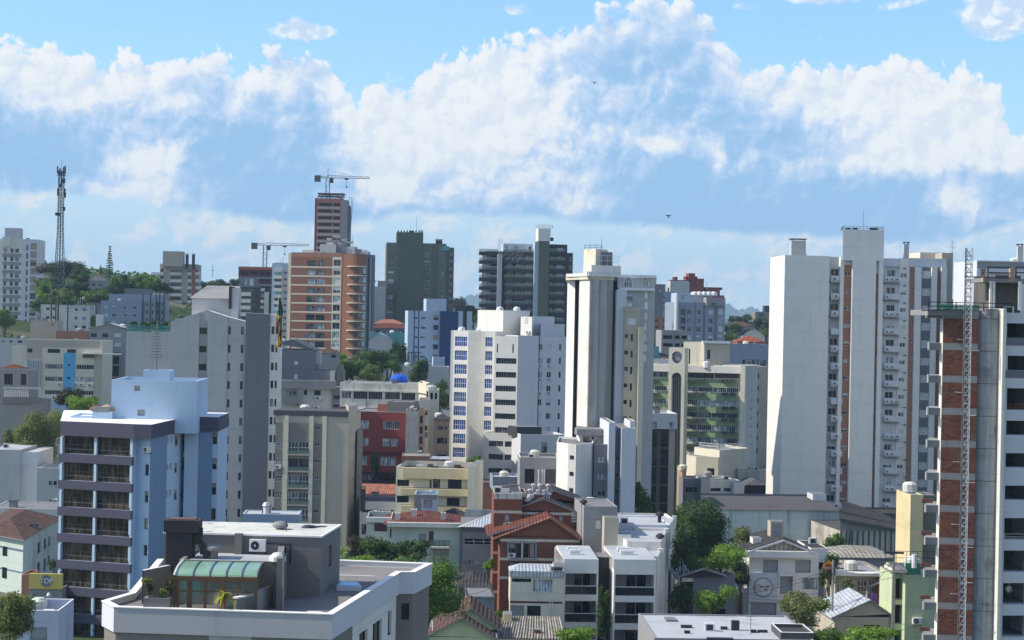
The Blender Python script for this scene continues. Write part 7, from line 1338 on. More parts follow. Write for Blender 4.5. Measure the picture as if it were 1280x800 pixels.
b.fin(m, 'barge_board'); m = b.mb(); b.pbox(f, 936, 973.5, 715.5, 752, .0, .16, 'white_blue', m=m); b.fin(m, 'sign_panel'); m = b.mb(); b.pbox(f, 973, 992, 716, 719.5, 0, .5, 'white_clean', m=m); b.pbox(f, 973, 974.6, 719, 752, 0, .25, 'white_clean', m=m); b.pbox(f, 990.6, 992.2, 719, 752, 0, .25, 'white_clean', m=m); b.fin(m, 'door_canopy')
ca, cz = f.az(953.6, 734); rad = 12.2*Y/F; m = b.mb(); N = 28
for i in range(N):
    t0, t1 = 2*math.pi*i/N, 2*math.pi*(i+1)/N; m.poly([f.pt(ca+k*math.cos(t_), cz+k*math.sin(t_), .22) for k, t_ in ((rad*.92, t0), (rad, t0), (rad, t1), (rad*.92, t1))], 'grey_blue_dark'); m.poly([f.pt(ca, cz, .19), f.pt(ca+rad*.92*math.cos(t0), cz+rad*.92*math.sin(t0), .19), f.pt(ca+rad*.92*math.cos(t1), cz+rad*.92*math.sin(t1), .19)], 'white_plastic')
b.fin(m, 'round_sign'); m = b.mb(); ox, oz = ca-.62, cz+.0
for k_, rr_ in enumerate((.42, .3)):
    for i in range(16): t0, t1 = 2*math.pi*i/18, 2*math.pi*(i+1)/18; m.poly([f.pt(ox+q*math.cos(t_), oz+q*math.sin(t_)*.95, .23+.003*k_) for q, t_ in ((rr_-.05, t0), (rr_, t0), (rr_, t1), (rr_-.05, t1))], 'pink_brick')
b.fin(m, 'sign_flourish'); rg = random.Random(4); m = b.mb()
for (row, x0, n_, zz) in ((0, -.38, 9, .07), (1, .05, 4, -.27)):                  # two lines of brush-like strokes
    for i in range(n_):
        a_ = ca+x0+i*.125; h_ = rg.uniform(.12, .24); m.poly([f.pt(a_, cz+zz-h_/2, .235), f.pt(a_+.06, cz+zz-h_/2, .235), f.pt(a_+.10, cz+zz+h_/2, .235), f.pt(a_+.03, cz+zz+h_/2, .235)], 'charcoal'); m.poly([f.pt(a_+.05, cz+zz-.02, .236), f.pt(a_+.13, cz+zz+.02, .236), f.pt(a_+.13, cz+zz+.06, .236), f.pt(a_+.05, cz+zz+.03, .236)], 'charcoal')
b.fin(m, 'sign_writing')
r2 = rect(1013, 730, Y+2.5, 3, pxR=1034, d=8); b.vol(r2, fz(1020, 686, Y+2), 'white', part='side_wing', par=.05, roof='tiles_dark', ops={0: Face(*r2[:2]).grid('dvoid', [(1020,1032)], [(703,713)])}); b.vol(rect(963, 676, Y+4, 3, pxR=979, d=2), fz(970, 652, Y+4), 'beige', zbot=fz(970, 680, Y+4)-1, part='chimney', par=0, zones={0: [(.18, 1.3, fz(970, 678, Y+4), fz(970, 655, Y+4), 'grey')]}); b.vol(rect(941, 683, Y+2, 3, pxR=952, d=2), fz(945, 672.5, Y+2), 'white_clean', zbot=fz(945, 690, Y+2)-.5, part='chimney', par=0)
# grey dark house left of it with tin gable roof
Y = 214; r = rect(866, 760, Y, 2, pxR=918, d=10); f = Face(r[0], r[1]); b = Bld('house', 'dark grey house with a pale tin gable roof behind the small bright tree', 'house', r[0]); zE = fz(890, 720, Y); b.vol(r, zE, 'slate', par=0, ops={0: f.grid('dvoid', [(890,907)], [(761,778)])}, zbot=-6)
f2 = Face(*rect(848, 722, Y-.5, 2, pxR=906, d=5)[:2]); ap = f2.az(880, 712); b.gable(f2, (ap[0], ap[1]), (f2.az(848, 722)[1], f2.az(906, 720.5)[1]), mat='metal_sheet', wall='charcoal', depth=9, ov=.2); b.vol(rect(848, 725, Y, 2, pxR=867, d=4), fz(857, 722, Y), 'white', zbot=fz(857, 727, Y), part='eave_panel', par=0)
small_house('low wall with an orange tiled ridge in front of the dark grey house', 865, 892, 775.5, 779, 205, 'concrete', 'tiles_orange', d=3, name='tiled_wall', cat='wall'); small_house('short orange tiled gate roof right of the orange ridge wall', 910, 924, 773, 777, 204, 'concrete', 'tiles_orange', d=3, name='gate_roof', cat='gate')
small_house('narrow terracotta wall between the dark grey house and the white house', 921, 934, 738, 741, 226, 'tan', 'tiles_brown', d=8, name='side_building', cat='building')
# paved yard and street
m = MB(); z = -3.9
m.poly([G(880, 790, 232)+(z,), G(1040, 790, 232)+(z,), G(1080, 790, 150)+(z,), G(760, 790, 150)+(z,)], 'concrete'); o = m.obj('yard_pavement'); o['kind'] = 'structure'
# low membrane roof at the bottom
Y = 168; r = rect(818, 795, Y, 2, pxR=1018, d=14); f = Face(r[0], r[1]); b = Bld('low_building', 'low building with a patched pale membrane roof at the bottom edge', 'building', r[0]); zr = fz(900, 799, Y); b.vol(r, zr, 'grey', roof='roof_white', par=.12)
m = b.mb()
for px, py, w_, d_, mt in ((858, 783, 1.0, .5, 'metal_dark'), (859, 790, .5, .4, 'black'), (905, 785, .6, .5, 'metal_dark'), (942, 789, .5, .5, 'black'), (953, 789, .9, .25, 'metal_dark'), (900, 799, 2.3, .7, 'metal_dark')):
    a, b_ = ray(px, py); t_ = (zr-H)/b_; x, y = a*t_, t_
    m.box(x-w_/2, x+w_/2, y-d_/2, y+d_/2, zr-.15, zr+.12, mt)
b.fin(m, 'roof_hatch'); a, b_ = ray(919, 786); t_ = (zr-H)/b_; m = b.mb(); m.box(a*t_-.35, a*t_+.35, t_-.3, t_+.3, zr-.2, zr+.75, 'metal_dark'); b.fin(m, 'chimney'); b.vol(rect(976, 797, Y+1, 2, pxR=1017, d=5), zr+.55, 'roof_dark', zbot=zr-.2, part='roof_tray', roof='charcoal', par=.3, cop='coping'); b.vol(rect(833, 790, Y+10, 2, pxR=846, d=2), fz(840, 775, Y+10), 'slate', zbot=zr-.2, part='stair_head', par=0)
# poles and wires
def pole(px, pt, Yp, r_, label, mt='concrete', zb=None, arms=0, cat='pole', name='utility_pole'):
    x, y, z = P(px, pt, Yp); g = terr(x, y); e = empty(name, (x, y, g), label, cat); m = MB((x, y, g)); m.tube((x, y, g-.3), (x, y, z), r_, mt, 8, r_*.7); m.obj('shaft', e)
    if arms: m = MB((x, y, g)); m.box(x-1.1, x+1.1, y-.06, y+.06, z-.9, z-.75, 'metal_grey'); m.box(x-.1, x+.1, y-.35, y-.1, z-1.9, z-1.2, 'metal_grey'); m.obj('crossarm', e)
    return (x, y, z)
pA_ = pole(1117.5, 692, 178, .17, 'pale tubular street lamp pole in front of the pale green house', 'metal_grey', cat='street lamp', name='street_lamp'); m = MB(pA_); x, y, z = pA_; m.box(x-.9, x+.9, y-.2, y+.2, z, z+.16, 'metal_dark'); o = m.obj('lamp_head'); o.parent = [q for q in bpy.data.objects if q.name.startswith('street_lamp')][0]; o.location = (0, 0, z-terr(x, y))
pB_ = pole(1041.5, 700, 192, .14, 'concrete utility pole between the white house and the laundry yard', arms=1); pC_ = pole(1032, 735, 205, .13, 'thin pale pole behind the olive bush, left of the laundry yard', 'metal_grey')
m = MB((0, 150, 0))
def wire(A, B2, sag=.8, r_=.025, n=10):
    pr = [(A[0]+(B2[0]-A[0])*i/n, A[1]+(B2[1]-A[1])*i/n, A[2]+(B2[2]-A[2])*i/n-sag*4*(i/n)*(1-i/n)) for i in range(n+1)]
    for a, c_ in zip(pr, pr[1:]): m.tube(a, c_, r_, 'metal_black', 4)
for k, (y0, y1) in enumerate(((746, 742), (750, 745), (741, 738))): m = MB(P(930, y0, 205)); wire(P(925, y0, 205), (pB_[0], pB_[1], fz(1041.5, y1, 192)), .5); tag(m.obj('power_line'), ('upper', 'lowest', 'middle')[k] + ' sagging black cable across the front of the white house', 'cable')
for k in range(2): m = MB(pB_); wire((pB_[0], pB_[1], pB_[2]-.8-.5*k), (pA_[0], pA_[1], pA_[2]-1.5-.7*k), .5); tag(m.obj('power_line'), ('upper', 'lower')[k] + ' black cable from the concrete pole to the lamp pole over the laundry yard', 'cable')

for nm_, A, B2 in (('long black cable from the lamp pole down past the bottom right shrubs', (1117, 700, 178), (1010, 800, 150)), ('thin cable crossing in front of the pale green house', (1117, 705, 178), (1180, 712, 168)), ('thin black cable over the dark grey house towards the terrace houses', (1041, 712, 192), (842, 742, 198)), ('second thin cable below the one over the dark grey house', (1041, 716, 192), (842, 749, 198)), ('low cable between the beige house and the brick building', (640, 716, 191), (575, 742, 186))): m = MB(P(*A)); wire(P(*A), P(*B2), .7, .022); tag(m.obj('power_line'), nm_, 'cable')
# ================================================================ lower middle: brick house, beige house, duplex
Y = 213
b = Bld('apartment_house', 'red brick building with cream bands and two pitched gables, lower centre', 'house', G(620, 700, Y))
r = rect(616, 700, Y+2, 2, pxR=651, d=10); f = Face(r[0], r[1]); zn = [f.zone(600, 660, y, y+3.4, 'cream', ry=700, rx=620) for y in (638, 665.5, 689, 713.5, 738)]
b.vol(r, fz(630, 617, Y+2), 'brick_red', zones={0: zn+[f.zone(600, 660, 616, 623.5, 'old_white', ry=700, rx=620)]}, par=.2, cop='old_white', part='tower_wall', ops={0: f.grid('pale', [(631,637)], [(643,651)], rx=631)})
b.vol(rect(639, 640, Y+4, 2, pxR=657, d=5), fz(648, 615.5, Y+4), 'brick_red', zbot=fz(648, 645, Y+4), part='chimney_block', cop='old_white', zones={0: [(0, 9, fz(648, 621, Y+4), fz(648, 615, Y+4), 'old_white')]}); 
# rear gable
r = rect(641, 670, Y+3, 3, pxR=719, d=12); f = Face(r[0], r[1]); ap = f.az(680, 624.5); zl = f.az(643, 637)[1]; zr = f.az(717, 641)[1]
b.vol(r, min(zl, zr), 'brick_red', par=0, zones={0: [f.zone(630, 725, 639.5, 643.5, 'cream', ry=650, rx=680)]}, ops={0: f.grid('pale', [(641,647),(699,704)], [(644,652)], ry=648) + f.grid('dark', [(655,665),(673,680)], [(643,649)], ry=648)}); b.gable(f, (ap[0], ap[1]), (zl, zr), mat='tiles_dark', wall='brick_red', depth=11, ov=.35)
for i in range(4): m = b.mb(); a, z = f.az(717.5, 641+3.5*i); b.fbox(f, a-.3, a+.3, z-.1, z+.08, -.2, .05, 'white_plastic', m=m); b.fin(m, 'louvre')
# higher dark tile ridge behind
r = rect(676, 640, Y+9, 4, pxR=732, d=10); f = Face(r[0], r[1]); ap = f.az(693, 614.5); b.vol(r, f.az(730, 630)[1], 'brick_red', par=0); b.gable(f, (ap[0], ap[1]), (f.az(676, 621)[1], f.az(731, 629)[1]), mat='tiles_dark', wall='brick_red', depth=9, ov=.3)
# front gable
r = rect(624.5, 720, Y-3, 3, pxR=724, d=12); f = Face(r[0], r[1]); ap = f.az(687.5, 647); zl = f.az(624, 669)[1]; zr = f.az(724, 672)[1]
w4 = f.grid('dark', [(636.5,643.5),(645,651.5),(654,660.5),(662,668.5)], [(679,697)], rx=640, ry=690) + f.grid('dark', [(637,643.5),(645,651.5)], [(703,725)], rx=640, ry=690)
b.vol(r, min(zl, zr), 'brick_red', par=0, ops={0: w4}, zones={0: [f.zone(620, 730, y, y+3.2, 'cream', ry=690, rx=625) for y in (673.5, 697, 720.5)]}, part='front_wall'); b.gable(f, (ap[0], ap[1]), (zl, zr), mat='tiles_red', wall='brick_red', depth=9, ov=.45, a0=-1.0)
m = b.mb(); 
for pa, pb in (((614.5, 673.5), (687.5, 646)), ((687.5, 646), (727, 675))): m.tube(f.pt(f.az(*pa)[0], f.az(*pa)[1], .55), f.pt(f.az(*pb)[0], f.az(*pb)[1], .55), .16, 'tiles_pink', 5)
b.fin(m, 'verge'); m = b.mb(); b.pbox(f, 634, 671, 676.5, 678.5, 0, .2, 'grey', m=m); b.pbox(f, 634, 636, 678.5, 698, 0, .2, 'grey', m=m); b.pbox(f, 669, 671, 678.5, 698, 0, .2, 'grey', m=m); b.pbox(f, 651.8, 653.8, 678.5, 698, 0, .2, 'cream', m=m); b.pbox(f, 634, 671, 698, 700, 0, .5, 'grey', m=m); b.fin(m, 'window_surround'); a, z = f.az(640, 697); b.ac(f, a, z, .9)
x, y, z = P(729.5, 627, Y-2); m = b.mb(); m.tube((x, y, z-5), (x, y, z), .22, 'charcoal', 8); m.lathe((x, y, z-.2), [(.2, 0), (.42, .1), (.42, .3), (.15, .45), (0, .46)], 'charcoal', 8); b.fin(m, 'flue')
m = b.mb(); x, y, z = P(673, 622, Y+6)
for i in range(9): m.tube((x-1.1+.28*i, y, z-1.2), (x-1.0+.28*i+.1*(i % 2), y, z+(.9, 1.6, .5)[i % 3]), .07, 'white_plastic', 5); m.lathe((x-1.0+.28*i+.1*(i % 2), y-.1, z+(.7, 1.3, .3)[i % 3]), [(.02, 0), (.24, .05), (.26, .22), (.05, .3)], 'white_plastic', 6)
b.fin(m, 'roof_vents'); b.vol(rect(667, 630, Y+5, 3, pxR=676, d=2), fz(671, 618, Y+5), 'brick_red', zbot=fz(671, 640, Y+5), part='chimney', par=0); m = b.mb()
for px, py in ((661, 623), (663, 620), (659, 625)): x, y, z = P(px, py, Y+4); m.lathe((x, y, z-.3), [(.1, 0), (.38, .15), (.4, .5)], 'white_plastic', 7)
b.fin(m, 'satellite_dish'); a, z = f.az(681, 643); x, y, z = P(634, 655, Y+1.4); m = b.mb(); m.lathe((x, y, z-.3), [(0, 0), (.35, .1), (.5, .45)], 'grey', 9); b.fin(m, 'satellite_dish')
# --- beige house
Y = 192; r = rect(637.5, 750, Y, 1, pxR=705, d=9); f = Face(r[0], r[1])
b = Bld('house', 'beige two-storey house with a pale metal roof, a ladder and grey shutters', 'house', r[0])
ops = f.grid('dark', [(640,664)], [(723,727.5)], rx=650) + f.grid('bandp', [(666,691)], [(724,740)], rx=670) + f.grid('gshutter', [(639,655)], [(757,770)], rx=640) + f.grid('dark', [(659,676)], [(757,770)], rx=660)
b.vol(r, fz(670, 722, Y), 'cream', par=0, ops={0: ops}, zones={0: [f.zone(630, 703, 751, 753.5, 'red_dark')]}); m = b.mb(); z0 = fz(670, 721.5, Y); zm = fz(670, 714, Y); z1 = fz(670, 704.5, Y+7)
m.poly([f.pt(-.1, z0, .12), f.pt(f.L, z0, .12), f.pt(f.L, zm, .12), f.pt(-.1, zm, .12)], 'metal_sheet'); m.poly([f.pt(-.1, zm, .12), f.pt(f.L, zm, .12), f.pt(f.L, z1, -7), f.pt(1.1, z1, -7)], 'metal_sheet'); m.poly([f.pt(-.1, zm, .12), f.pt(1.1, z1, -7), f.pt(-.1, z0, -8), f.pt(-.1, z0, .12)], 'roof_white'); m.poly([f.pt(1.1, z1, -7), f.pt(f.L, z1, -7), f.pt(f.L, z0, -9), f.pt(-.1, z0, -9)], 'metal_sheet'); b.fin(m, 'roof')
m = b.mb(); 
for pa, pb in (((686.5, 770), (687.5, 745)), ((690, 770), (691, 745)), ((686, 722), (688, 707)), ((690, 721), (692, 707))): m.tube(f.pt(f.az(*pa)[0], f.az(*pa)[1], .2), f.pt(f.az(*pb)[0], f.az(*pb)[1], .2), .035, 'metal_white', 4)
for i in range(12): y_ = 768-2*i; m.tube(f.pt(f.az(686.6, y_)[0], f.az(686, y_)[1], .2), f.pt(f.az(690.3, y_)[0], f.az(690, y_)[1], .2), .025, 'metal_white', 4)
b.fin(m, 'ladder'); m = b.mb(); b.pbox(f, 689, 703, 709, 713, -.5, .2, 'charcoal', m=m); b.fin(m, 'roof_hatch'); b.vol(rect(692, 712, Y+1, 1, pxR=706, d=3), fz(700, 707, Y+1), 'white_blue', zbot=fz(700, 716, Y+1), part='parapet_block', par=0)
# --- corrugated roof
Y = 163; r = rect(617, 803, Y, 1, pxR=706, d=11); f = Face(r[0], r[1]); b = Bld('shed', 'long shed with a weathered corrugated fibre-cement roof and a small brick chimney, bottom centre', 'shed', r[0]); z0 = fz(650, 797, Y); z1 = fz(650, 769, Y+11.5); b.vol(r, z0-.1, 'white', par=0)
m = b.mb(); N = 48
for i in range(N):
    t0, t1 = i/N, (i+1)/N; dz = .07 if i % 2 else -.07; k0 = t0*f.L; k1 = t1*f.L
    m.poly([f.pt(k0, z0-dz*.9, .4), f.pt(k1, z0+dz*.9, .4), f.pt(.9+k1*(f.L-.9)/f.L*1.0, z1+dz*.9, -11), f.pt(.9+k0*(f.L-.9)/f.L, z1-dz*.9, -11)], 'fibre_cement')
m.poly([f.pt(0, z0-.08, .35), f.pt(.9, z1-.08, -11), f.pt(.9, b.z0, -11), f.pt(0, b.z0, .35)], 'white'); b.fin(m, 'roof'); m = b.mb(); x, y, z = P(672, 786, Y+2.5); m.box(x-.27, x+.27, y-.27, y+.27, z-1.6, z-.1, 'brick_red'); m.box(x-.33, x+.33, y-.33, y+.33, z-.1, z, 'concrete'); b.fin(m, 'chimney')
b.vol(rect(629, 775, Y+8, 1, pxR=640, d=2), fz(635, 768, Y+8), 'cream_yellow', zbot=fz(635, 790, Y+8), part='chimney', par=0)
# --- green gable house
Y = 158; r = rect(536, 802, Y, 2, pxR=622, d=9); f = Face(r[0], r[1]); b = Bld('house', 'pale green wooden gable house with a brown tiled roof, bottom centre', 'house', r[0]); zl = f.az(536, 795)[1]; zr = f.az(616, 797)[1]; ap = f.az(577, 773.5); b.vol(r, min(zl, zr), 'pale_green', par=0)
b.gable(f, (ap[0], ap[1]), (zl, zr), mat='tiles_brown', wall='pale_green', depth=3.0, ov=.35, a1=f.az(616, 797)[0]); g = Face(*rect(545, 790, Y+2.6, 2, pxR=624, d=8)[:2]); ap2 = g.az(589, 761.5); b.gable(g, (ap2[0], ap2[1]), (g.az(545, 789)[1], g.az(624, 787)[1]), mat='tiles_brown', wall='pale_green', depth=7, ov=.3)
x, y, z = P(541, 777, Y+1); m = b.mb(); m.tube((x, y, z-1.5), (x, y, z), .05, 'white_plastic', 5); b.fin(m, 'antenna')
b, f, r = small_house('dark tiled old house in the shade behind the green gable house', 573, 614, 716, 733, 196, 'concrete_dark', 'tiles_dark', d=9)
b, f, r = small_house('low dark shed with a grey wall under the old dark tiled house', 585, 618, 742, 746, 186, 'concrete', 'tiles_dark', d=6, name='shed', cat='shed')
Y = 183; r = rect(535, 765, Y, 3, pxR=600, d=.3); b = Bld('garden_wall', 'long dark shaded garden wall behind the green gable house', 'wall', r[0]); b.vol(r, fz(560, 757, Y), 'concrete', par=0)
# --- white duplex
Y = 196; rot = 4
b = Bld('apartment_house', 'modern white terrace house pair with glazed balconies stacked either side of a dark slot', 'house', G(767, 740, Y))
r = rect(767, 740, Y, rot, pxR=820, d=30); f = Face(r[0], r[1]); PB = 34.5
# right wall leans back in view: side face visible
p1 = f.pt(f.L, 0)[:2]; g1 = G(842, 690, Y+34)
side = Face(p1, g1)
def unit(x0, x1, dY, part, ytop, side_pt=None):
    rr = rect(x0, 740, Y+dY, rot, pxR=x1, d=12); ff = Face(rr[0], rr[1]); RW = [(718+.4*0, 744.5), (752.5, 779), (787, 812)]
    RW = [(y0+(0 if x0 > 750 else -1.5), y1+(0 if x0 > 750 else -1.5)) for y0, y1 in RW]
    zT = ff.az((x0+x1)/2, ytop)[1]; m = b.mb(); fr = .16
    # frame: side walls, slabs, back wall with glazed doors
    b.fbox(ff, 0, fr, b.z0, zT, -2.0, 0, 'white_clean', m=m); b.fbox(ff, ff.L-fr, ff.L, b.z0, zT, -2.0, 0, 'white_clean', m=m)
    zp = ff.az(x0, RW[0][0])[1]; b.fbox(ff, fr, ff.L-fr, zp, zT, -2.0, 0, 'white_clean', m=m); b.fin(m, part+'_frame' if 0 else 'frame')
    ops = []; q = Face(ff.pt(0, 0, -2.0)[:2], ff.pt(ff.L, 0, -2.0)[:2])
    for i, (y0, y1) in enumerate(RW):
        z1 = ff.az(x0, y0)[1]; z0 = ff.az(x0, y1)[1]; m = b.mb(); zn_ = ff.az(x0, RW[i+1][0])[1] if i+1 < len(RW) else b.z0
        b.fbox(ff, fr, ff.L-fr, zn_, z0, -2.0 if i+1 < len(RW) else -2, 0, 'white_clean', m=m); b.fin(m, 'floor_slab')
        ops.append((ff.L*.36, ff.L*.86, z0+.02, z0+2.05, 'door'))
        m = b.mb(); b.fbox(ff, fr, ff.L-fr, z0+.85, z0+.93, -.06, .0, 'metal_white', m=m); b.fbox(ff, fr, ff.L-fr, z0+.02, z0+.85, -.04, -.02, 'smoke_glass', m=m); b.fin(m, 'balustrade')
        m = b.mb(); mt = ('metal_dark', 'red_dark', 'blind_grey')[i]; b.fbox(ff, .5, 1.2, z0, z0+.55, -1.5, -.9, mt, m=m); b.fbox(ff, 1.4, 1.9, z0, z0+.7, -1.3, -.9, 'charcoal', m=m); b.fin(m, 'balcony_furniture')
    pp = [q.p0, q.p1, q.pt(q.L, 0, -9)[:2], q.pt(0, 0, -9)[:2]]; b.vol(pp, zT-.05, 'grey', ops={0: ops}, par=0, roof='roof_white', openname='balcony_door', part='rear_wall'); return ff, zT
fa, za = unit(704.5, 747.5, 1.0, 'left', 699); fb, zb2 = unit(767, 819.5, 0, 'right', 699.5)
# roofs sloping up to the back
for ff, zT, mid in ((fa, za, 'left'), (fb, zb2, 'right')):
    m = b.mb(); m.poly([ff.pt(0, zT, 0), ff.pt(ff.L, zT, 0), ff.pt(ff.L, zT+.35, -9), ff.pt(0, zT+.35, -9)], 'roof_white'); m.poly([ff.pt(0, zT, 0), ff.pt(0, zT+.35, -9), ff.pt(0, zT-1, -9), ff.pt(0, zT-1, 0)], 'white_clean'); b.fin(m, 'roof'); m = b.mb()
    for k in range(2): A = ff.pt(ff.L*.22, zT+.45, -3-2.2*k); B2 = ff.pt(ff.L*.55, zT+.45, -3.2-2.2*k); m.tube(A, B2, .22, 'white_plastic', 8)
    b.fin(m, 'roof_duct')
r2 = rect(747.5, 740, Y+4, rot, pxR=767, d=4); b.vol(r2, za-.1, 'charcoal', part='slot_wall', par=0); 
# right side wall with pilasters
sp = [p1, G(826, 690, Y+8), G(833, 690, Y+19), G(842, 690, Y+31)]
tops = [zb2, fz(826, 688, Y+8), fz(834, 668, Y+19), fz(841, 651, Y+31)]
for i in range(3):
    A, B2 = sp[i], sp[i+1]; m = b.mb(); zz = (tops[0], fz(828, 676, Y+9), fz(836, 660, Y+20))[i]; dx_, dy_ = B2[0]-A[0], B2[1]-A[1]; A = (A[0]+dx_*3.1/8, A[1]+dy_*3.1/8) if i == 0 else A; m.prism([(A[0]-3.6, A[1]), A, B2, (B2[0]-6, B2[1]+.3)], b.z0, zz, 'white', 'roof_white'); m.box(B2[0]-.25, B2[0]+.22, B2[1]-.5, B2[1], b.z0, zz+.3, 'white'); b.fin(m, 'side_wall')
r2 = rect(729, 680, Y+13, rot, pxR=771, d=10); b.vol(r2, fz(740, 633, Y+13), 'grey', part='rear_block', par=.1, ops={0: Face(*r2[:2]).grid('shutter', [(744,752)], [(650,662)])}, zbot=za-1.5); r2 = rect(755, 680, Y+11, rot, pxR=773, d=6); b.vol(r2, fz(765, 647, Y+11), 'beige', part='rear_block', par=0, zbot=za-1.5)
r2 = rect(772, 690, Y+11, rot, pxR=788.5, d=1.2); b.vol(r2, fz(780, 668, Y+11), 'white_clean', zbot=za-.5, part='water_tank_room', par=0); r2 = rect(771, 680, Y+20, rot, pxR=838, d=10); b.vol(r2, fz(800, 656, Y+20), 'white_blue', zbot=za-1, part='rear_block', par=.1, roof='roof_white'); r2 = rect(758, 650, Y+30, rot, pxR=842, d=6); b.vol(r2, fz(800, 648, Y+30), 'white', zbot=za-1, part='rear_block', par=.2, roof='roof_white')
for px, py, Yc in ((825, 670, Y+11), (824.5, 643, Y+24)): x, y, z = P(px, py, Yc); m = b.mb(); m.tube((x, y, z-2.2), (x, y, z), .22, 'charcoal', 8); m.lathe((x, y, z-.2), [(.25, 0), (.5, .05), (.45, .3), (.15, .5), (0, .52)], 'charcoal', 8); b.fin(m, 'flue')
# ================================================================ foreground rooftop
H0 = 16.0                                                             # top of the parapet
def g0(px, py, z=H0):
    a, b_ = ray(px, py); t_ = (z-H)/b_; return (a*t_, t_)
pts = [g0(145, 757), g0(433, 768.5), g0(439, 756), g0(471, 740), g0(497, 719), g0(516, 715.5), g0(535.5, 705), g0(437, 700.5), g0(180, 706), g0(178, 742), g0(130.5, 753)]
# terrace outline
pts = [g0(145, 759), g0(262, 763), g0(413, 768), g0(498, 715.5), g0(516, 715.5), g0(537, 705), g0(430, 701), g0(200, 700), g0(165, 742), g0(131, 752)]
b = Bld('apartment_building', 'near grey building with a white parapet, roof terrace and green glazed conservatory, bottom left', 'building', pts[2], zb=-6)
zw = H0-1.15; fE = Face(pts[2], pts[3]); f3_ = Face(pts[3], pts[4]); f4_ = Face(pts[4], pts[5]); f1_ = Face(pts[1], pts[2])
wE = [(fE.L*t0, fE.L*t1, H0-a1_, H0-a0_, 'dark') for t0, t1, a0_, a1_ in ((.40,.52,1.9,3.3), (.60,.74,1.9,3.1), (.84,.90,1.8,3.1))]
inner = []; n = len(pts); cc = (sum(q[0] for q in pts)/n, sum(q[1] for q in pts)/n)
b.vol(pts, zw, 'grey_mid', ops={2: wE, 3: [(f3_.L*.25, f3_.L*.8, H0-2.6, H0-1.7, 'dark')]}, zones={2: [(fE.L*.30, fE.L*.97, -6, zw, 'white_clean')], 1: [(0, f1_.L*.35, -6, zw, 'grey_light')]}, par=0, roof='terrace')
def offset_poly(P_, d_):
    out = []; n = len(P_)
    for i in range(n):
        a, c_, e_ = P_[i-1], P_[i], P_[(i+1) % n]; d1 = Vector((c_[0]-a[0], c_[1]-a[1])).normalized(); d2 = Vector((e_[0]-c_[0], e_[1]-c_[1])).normalized(); n1 = Vector((d1.y, -d1.x)); n2 = Vector((d2.y, -d2.x)); k = n1+n2; k = k/max(.3, k.length_squared)*2; out.append((c_[0]+k.x*d_, c_[1]+k.y*d_))
    return out
o1 = offset_poly(pts, .12); o2 = offset_poly(pts, -.16); m = b.mb()
for i in range(n):
    j = (i+1) % n
    m.poly([(*o1[i], zw-.02), (*o1[j], zw-.02), (*o1[j], H0), (*o1[i], H0)], 'parapet' if i < 2 else 'white_blue'); m.poly([(*o2[j], zw), (*o2[i], zw), (*o2[i], H0), (*o2[j], H0)], 'white_clean'); m.poly([(*o1[i], zw-.02), (*pts[i], zw-.02), (*pts[j], zw-.02), (*o1[j], zw-.02)][::-1], 'white_clean')  # front faces take a greyer colour that paints in their shade
b.fin(m, 'parapet'); m = b.mb(); c1 = offset_poly(pts, .16); c2 = offset_poly(pts, -.2)
for i in range(n):
    j = (i+1) % n; m.poly([(*c1[i], H0+.05), (*c1[j], H0+.05), (*c2[j], H0+.05), (*c2[i], H0+.05)], 'coping'); m.poly([(*c1[i], H0), (*c1[j], H0), (*c1[j], H0+.05), (*c1[i], H0+.05)], 'coping'); m.poly([(*c2[j], H0), (*c2[i], H0), (*c2[i], H0+.05), (*c2[j], H0+.05)], 'coping')
b.fin(m, 'coping')
zfl = H0-.28; zf = zfl+.004                                                          # terrace floor level
m = b.mb(); m.prism(offset_poly(pts, -.165), zw+.003, zfl, 'terrace'); b.fin(m, 'terrace_floor')
def onfloor(px, py, z=zf+.0): return g0(px, py, z)
# penthouse block: near face at px 300..401, right side to 424
A = onfloor(400, 745); B2 = onfloor(424, 735); Yb = A[1]; zp = fz(400, 671, Yb)
d_ = Vector((B2[0]-A[0], B2[1]-A[1])).normalized(); BR = (A[0]+d_.x*6.0, A[1]+d_.y*6.0)
aL, _ = ray(205, 690); L0 = (aL*(Yb+1.0), Yb+1.0); L1 = (aL*(Yb+7), Yb+7)
A = (A[0], A[1]); a_, _ = ray(424, 735); 
k = 5.6; BR = (A[0]+(a_*(Yb+k)-A[0]), Yb+k); Lr = (ray(205, 690)[0]*(Yb+.5), Yb+.5)
r = [Lr, A, BR, (Lr[0]+.3, Yb+k)]; f = Face(r[0], r[1]); fs = Face(r[1], r[2])
zp = fz(400, 672, Yb); b.vol(r, zp, 'grey_dark', zbot=zw, part='penthouse', par=.05, roof='roof_white', cop='roof_white', ops={1: [(fs.L*.42, fs.L*.55, zf+1.15, zf+2.3, 'slit')]}, zones={0: [(0, f.az(222, 700)[0], -9, 99, 'olive_grey')]})
m = b.mb(); mm_ = offset_poly(r, .06); m.prism(mm_, zp+.002, zp+.09, 'coping'); q2 = offset_poly(r, -.12); m.prism(q2, zp+.091, zp+.10, 'old_white'); b.fin(m, 'roof_edge')
m = b.mb(); b.pbox(f, 295, 304, 666, 700, 0, .35, 'grey_mid', m=m); b.fin(m, 'pilaster')
inst('air_conditioner', ac_mesh(), b.loc(f.pt(f.az(323, 689)[0], f.az(321, 688.5)[1], .02)), f.rz, b.root, (1.0, 1, 1.05)); m = b.mb(); 
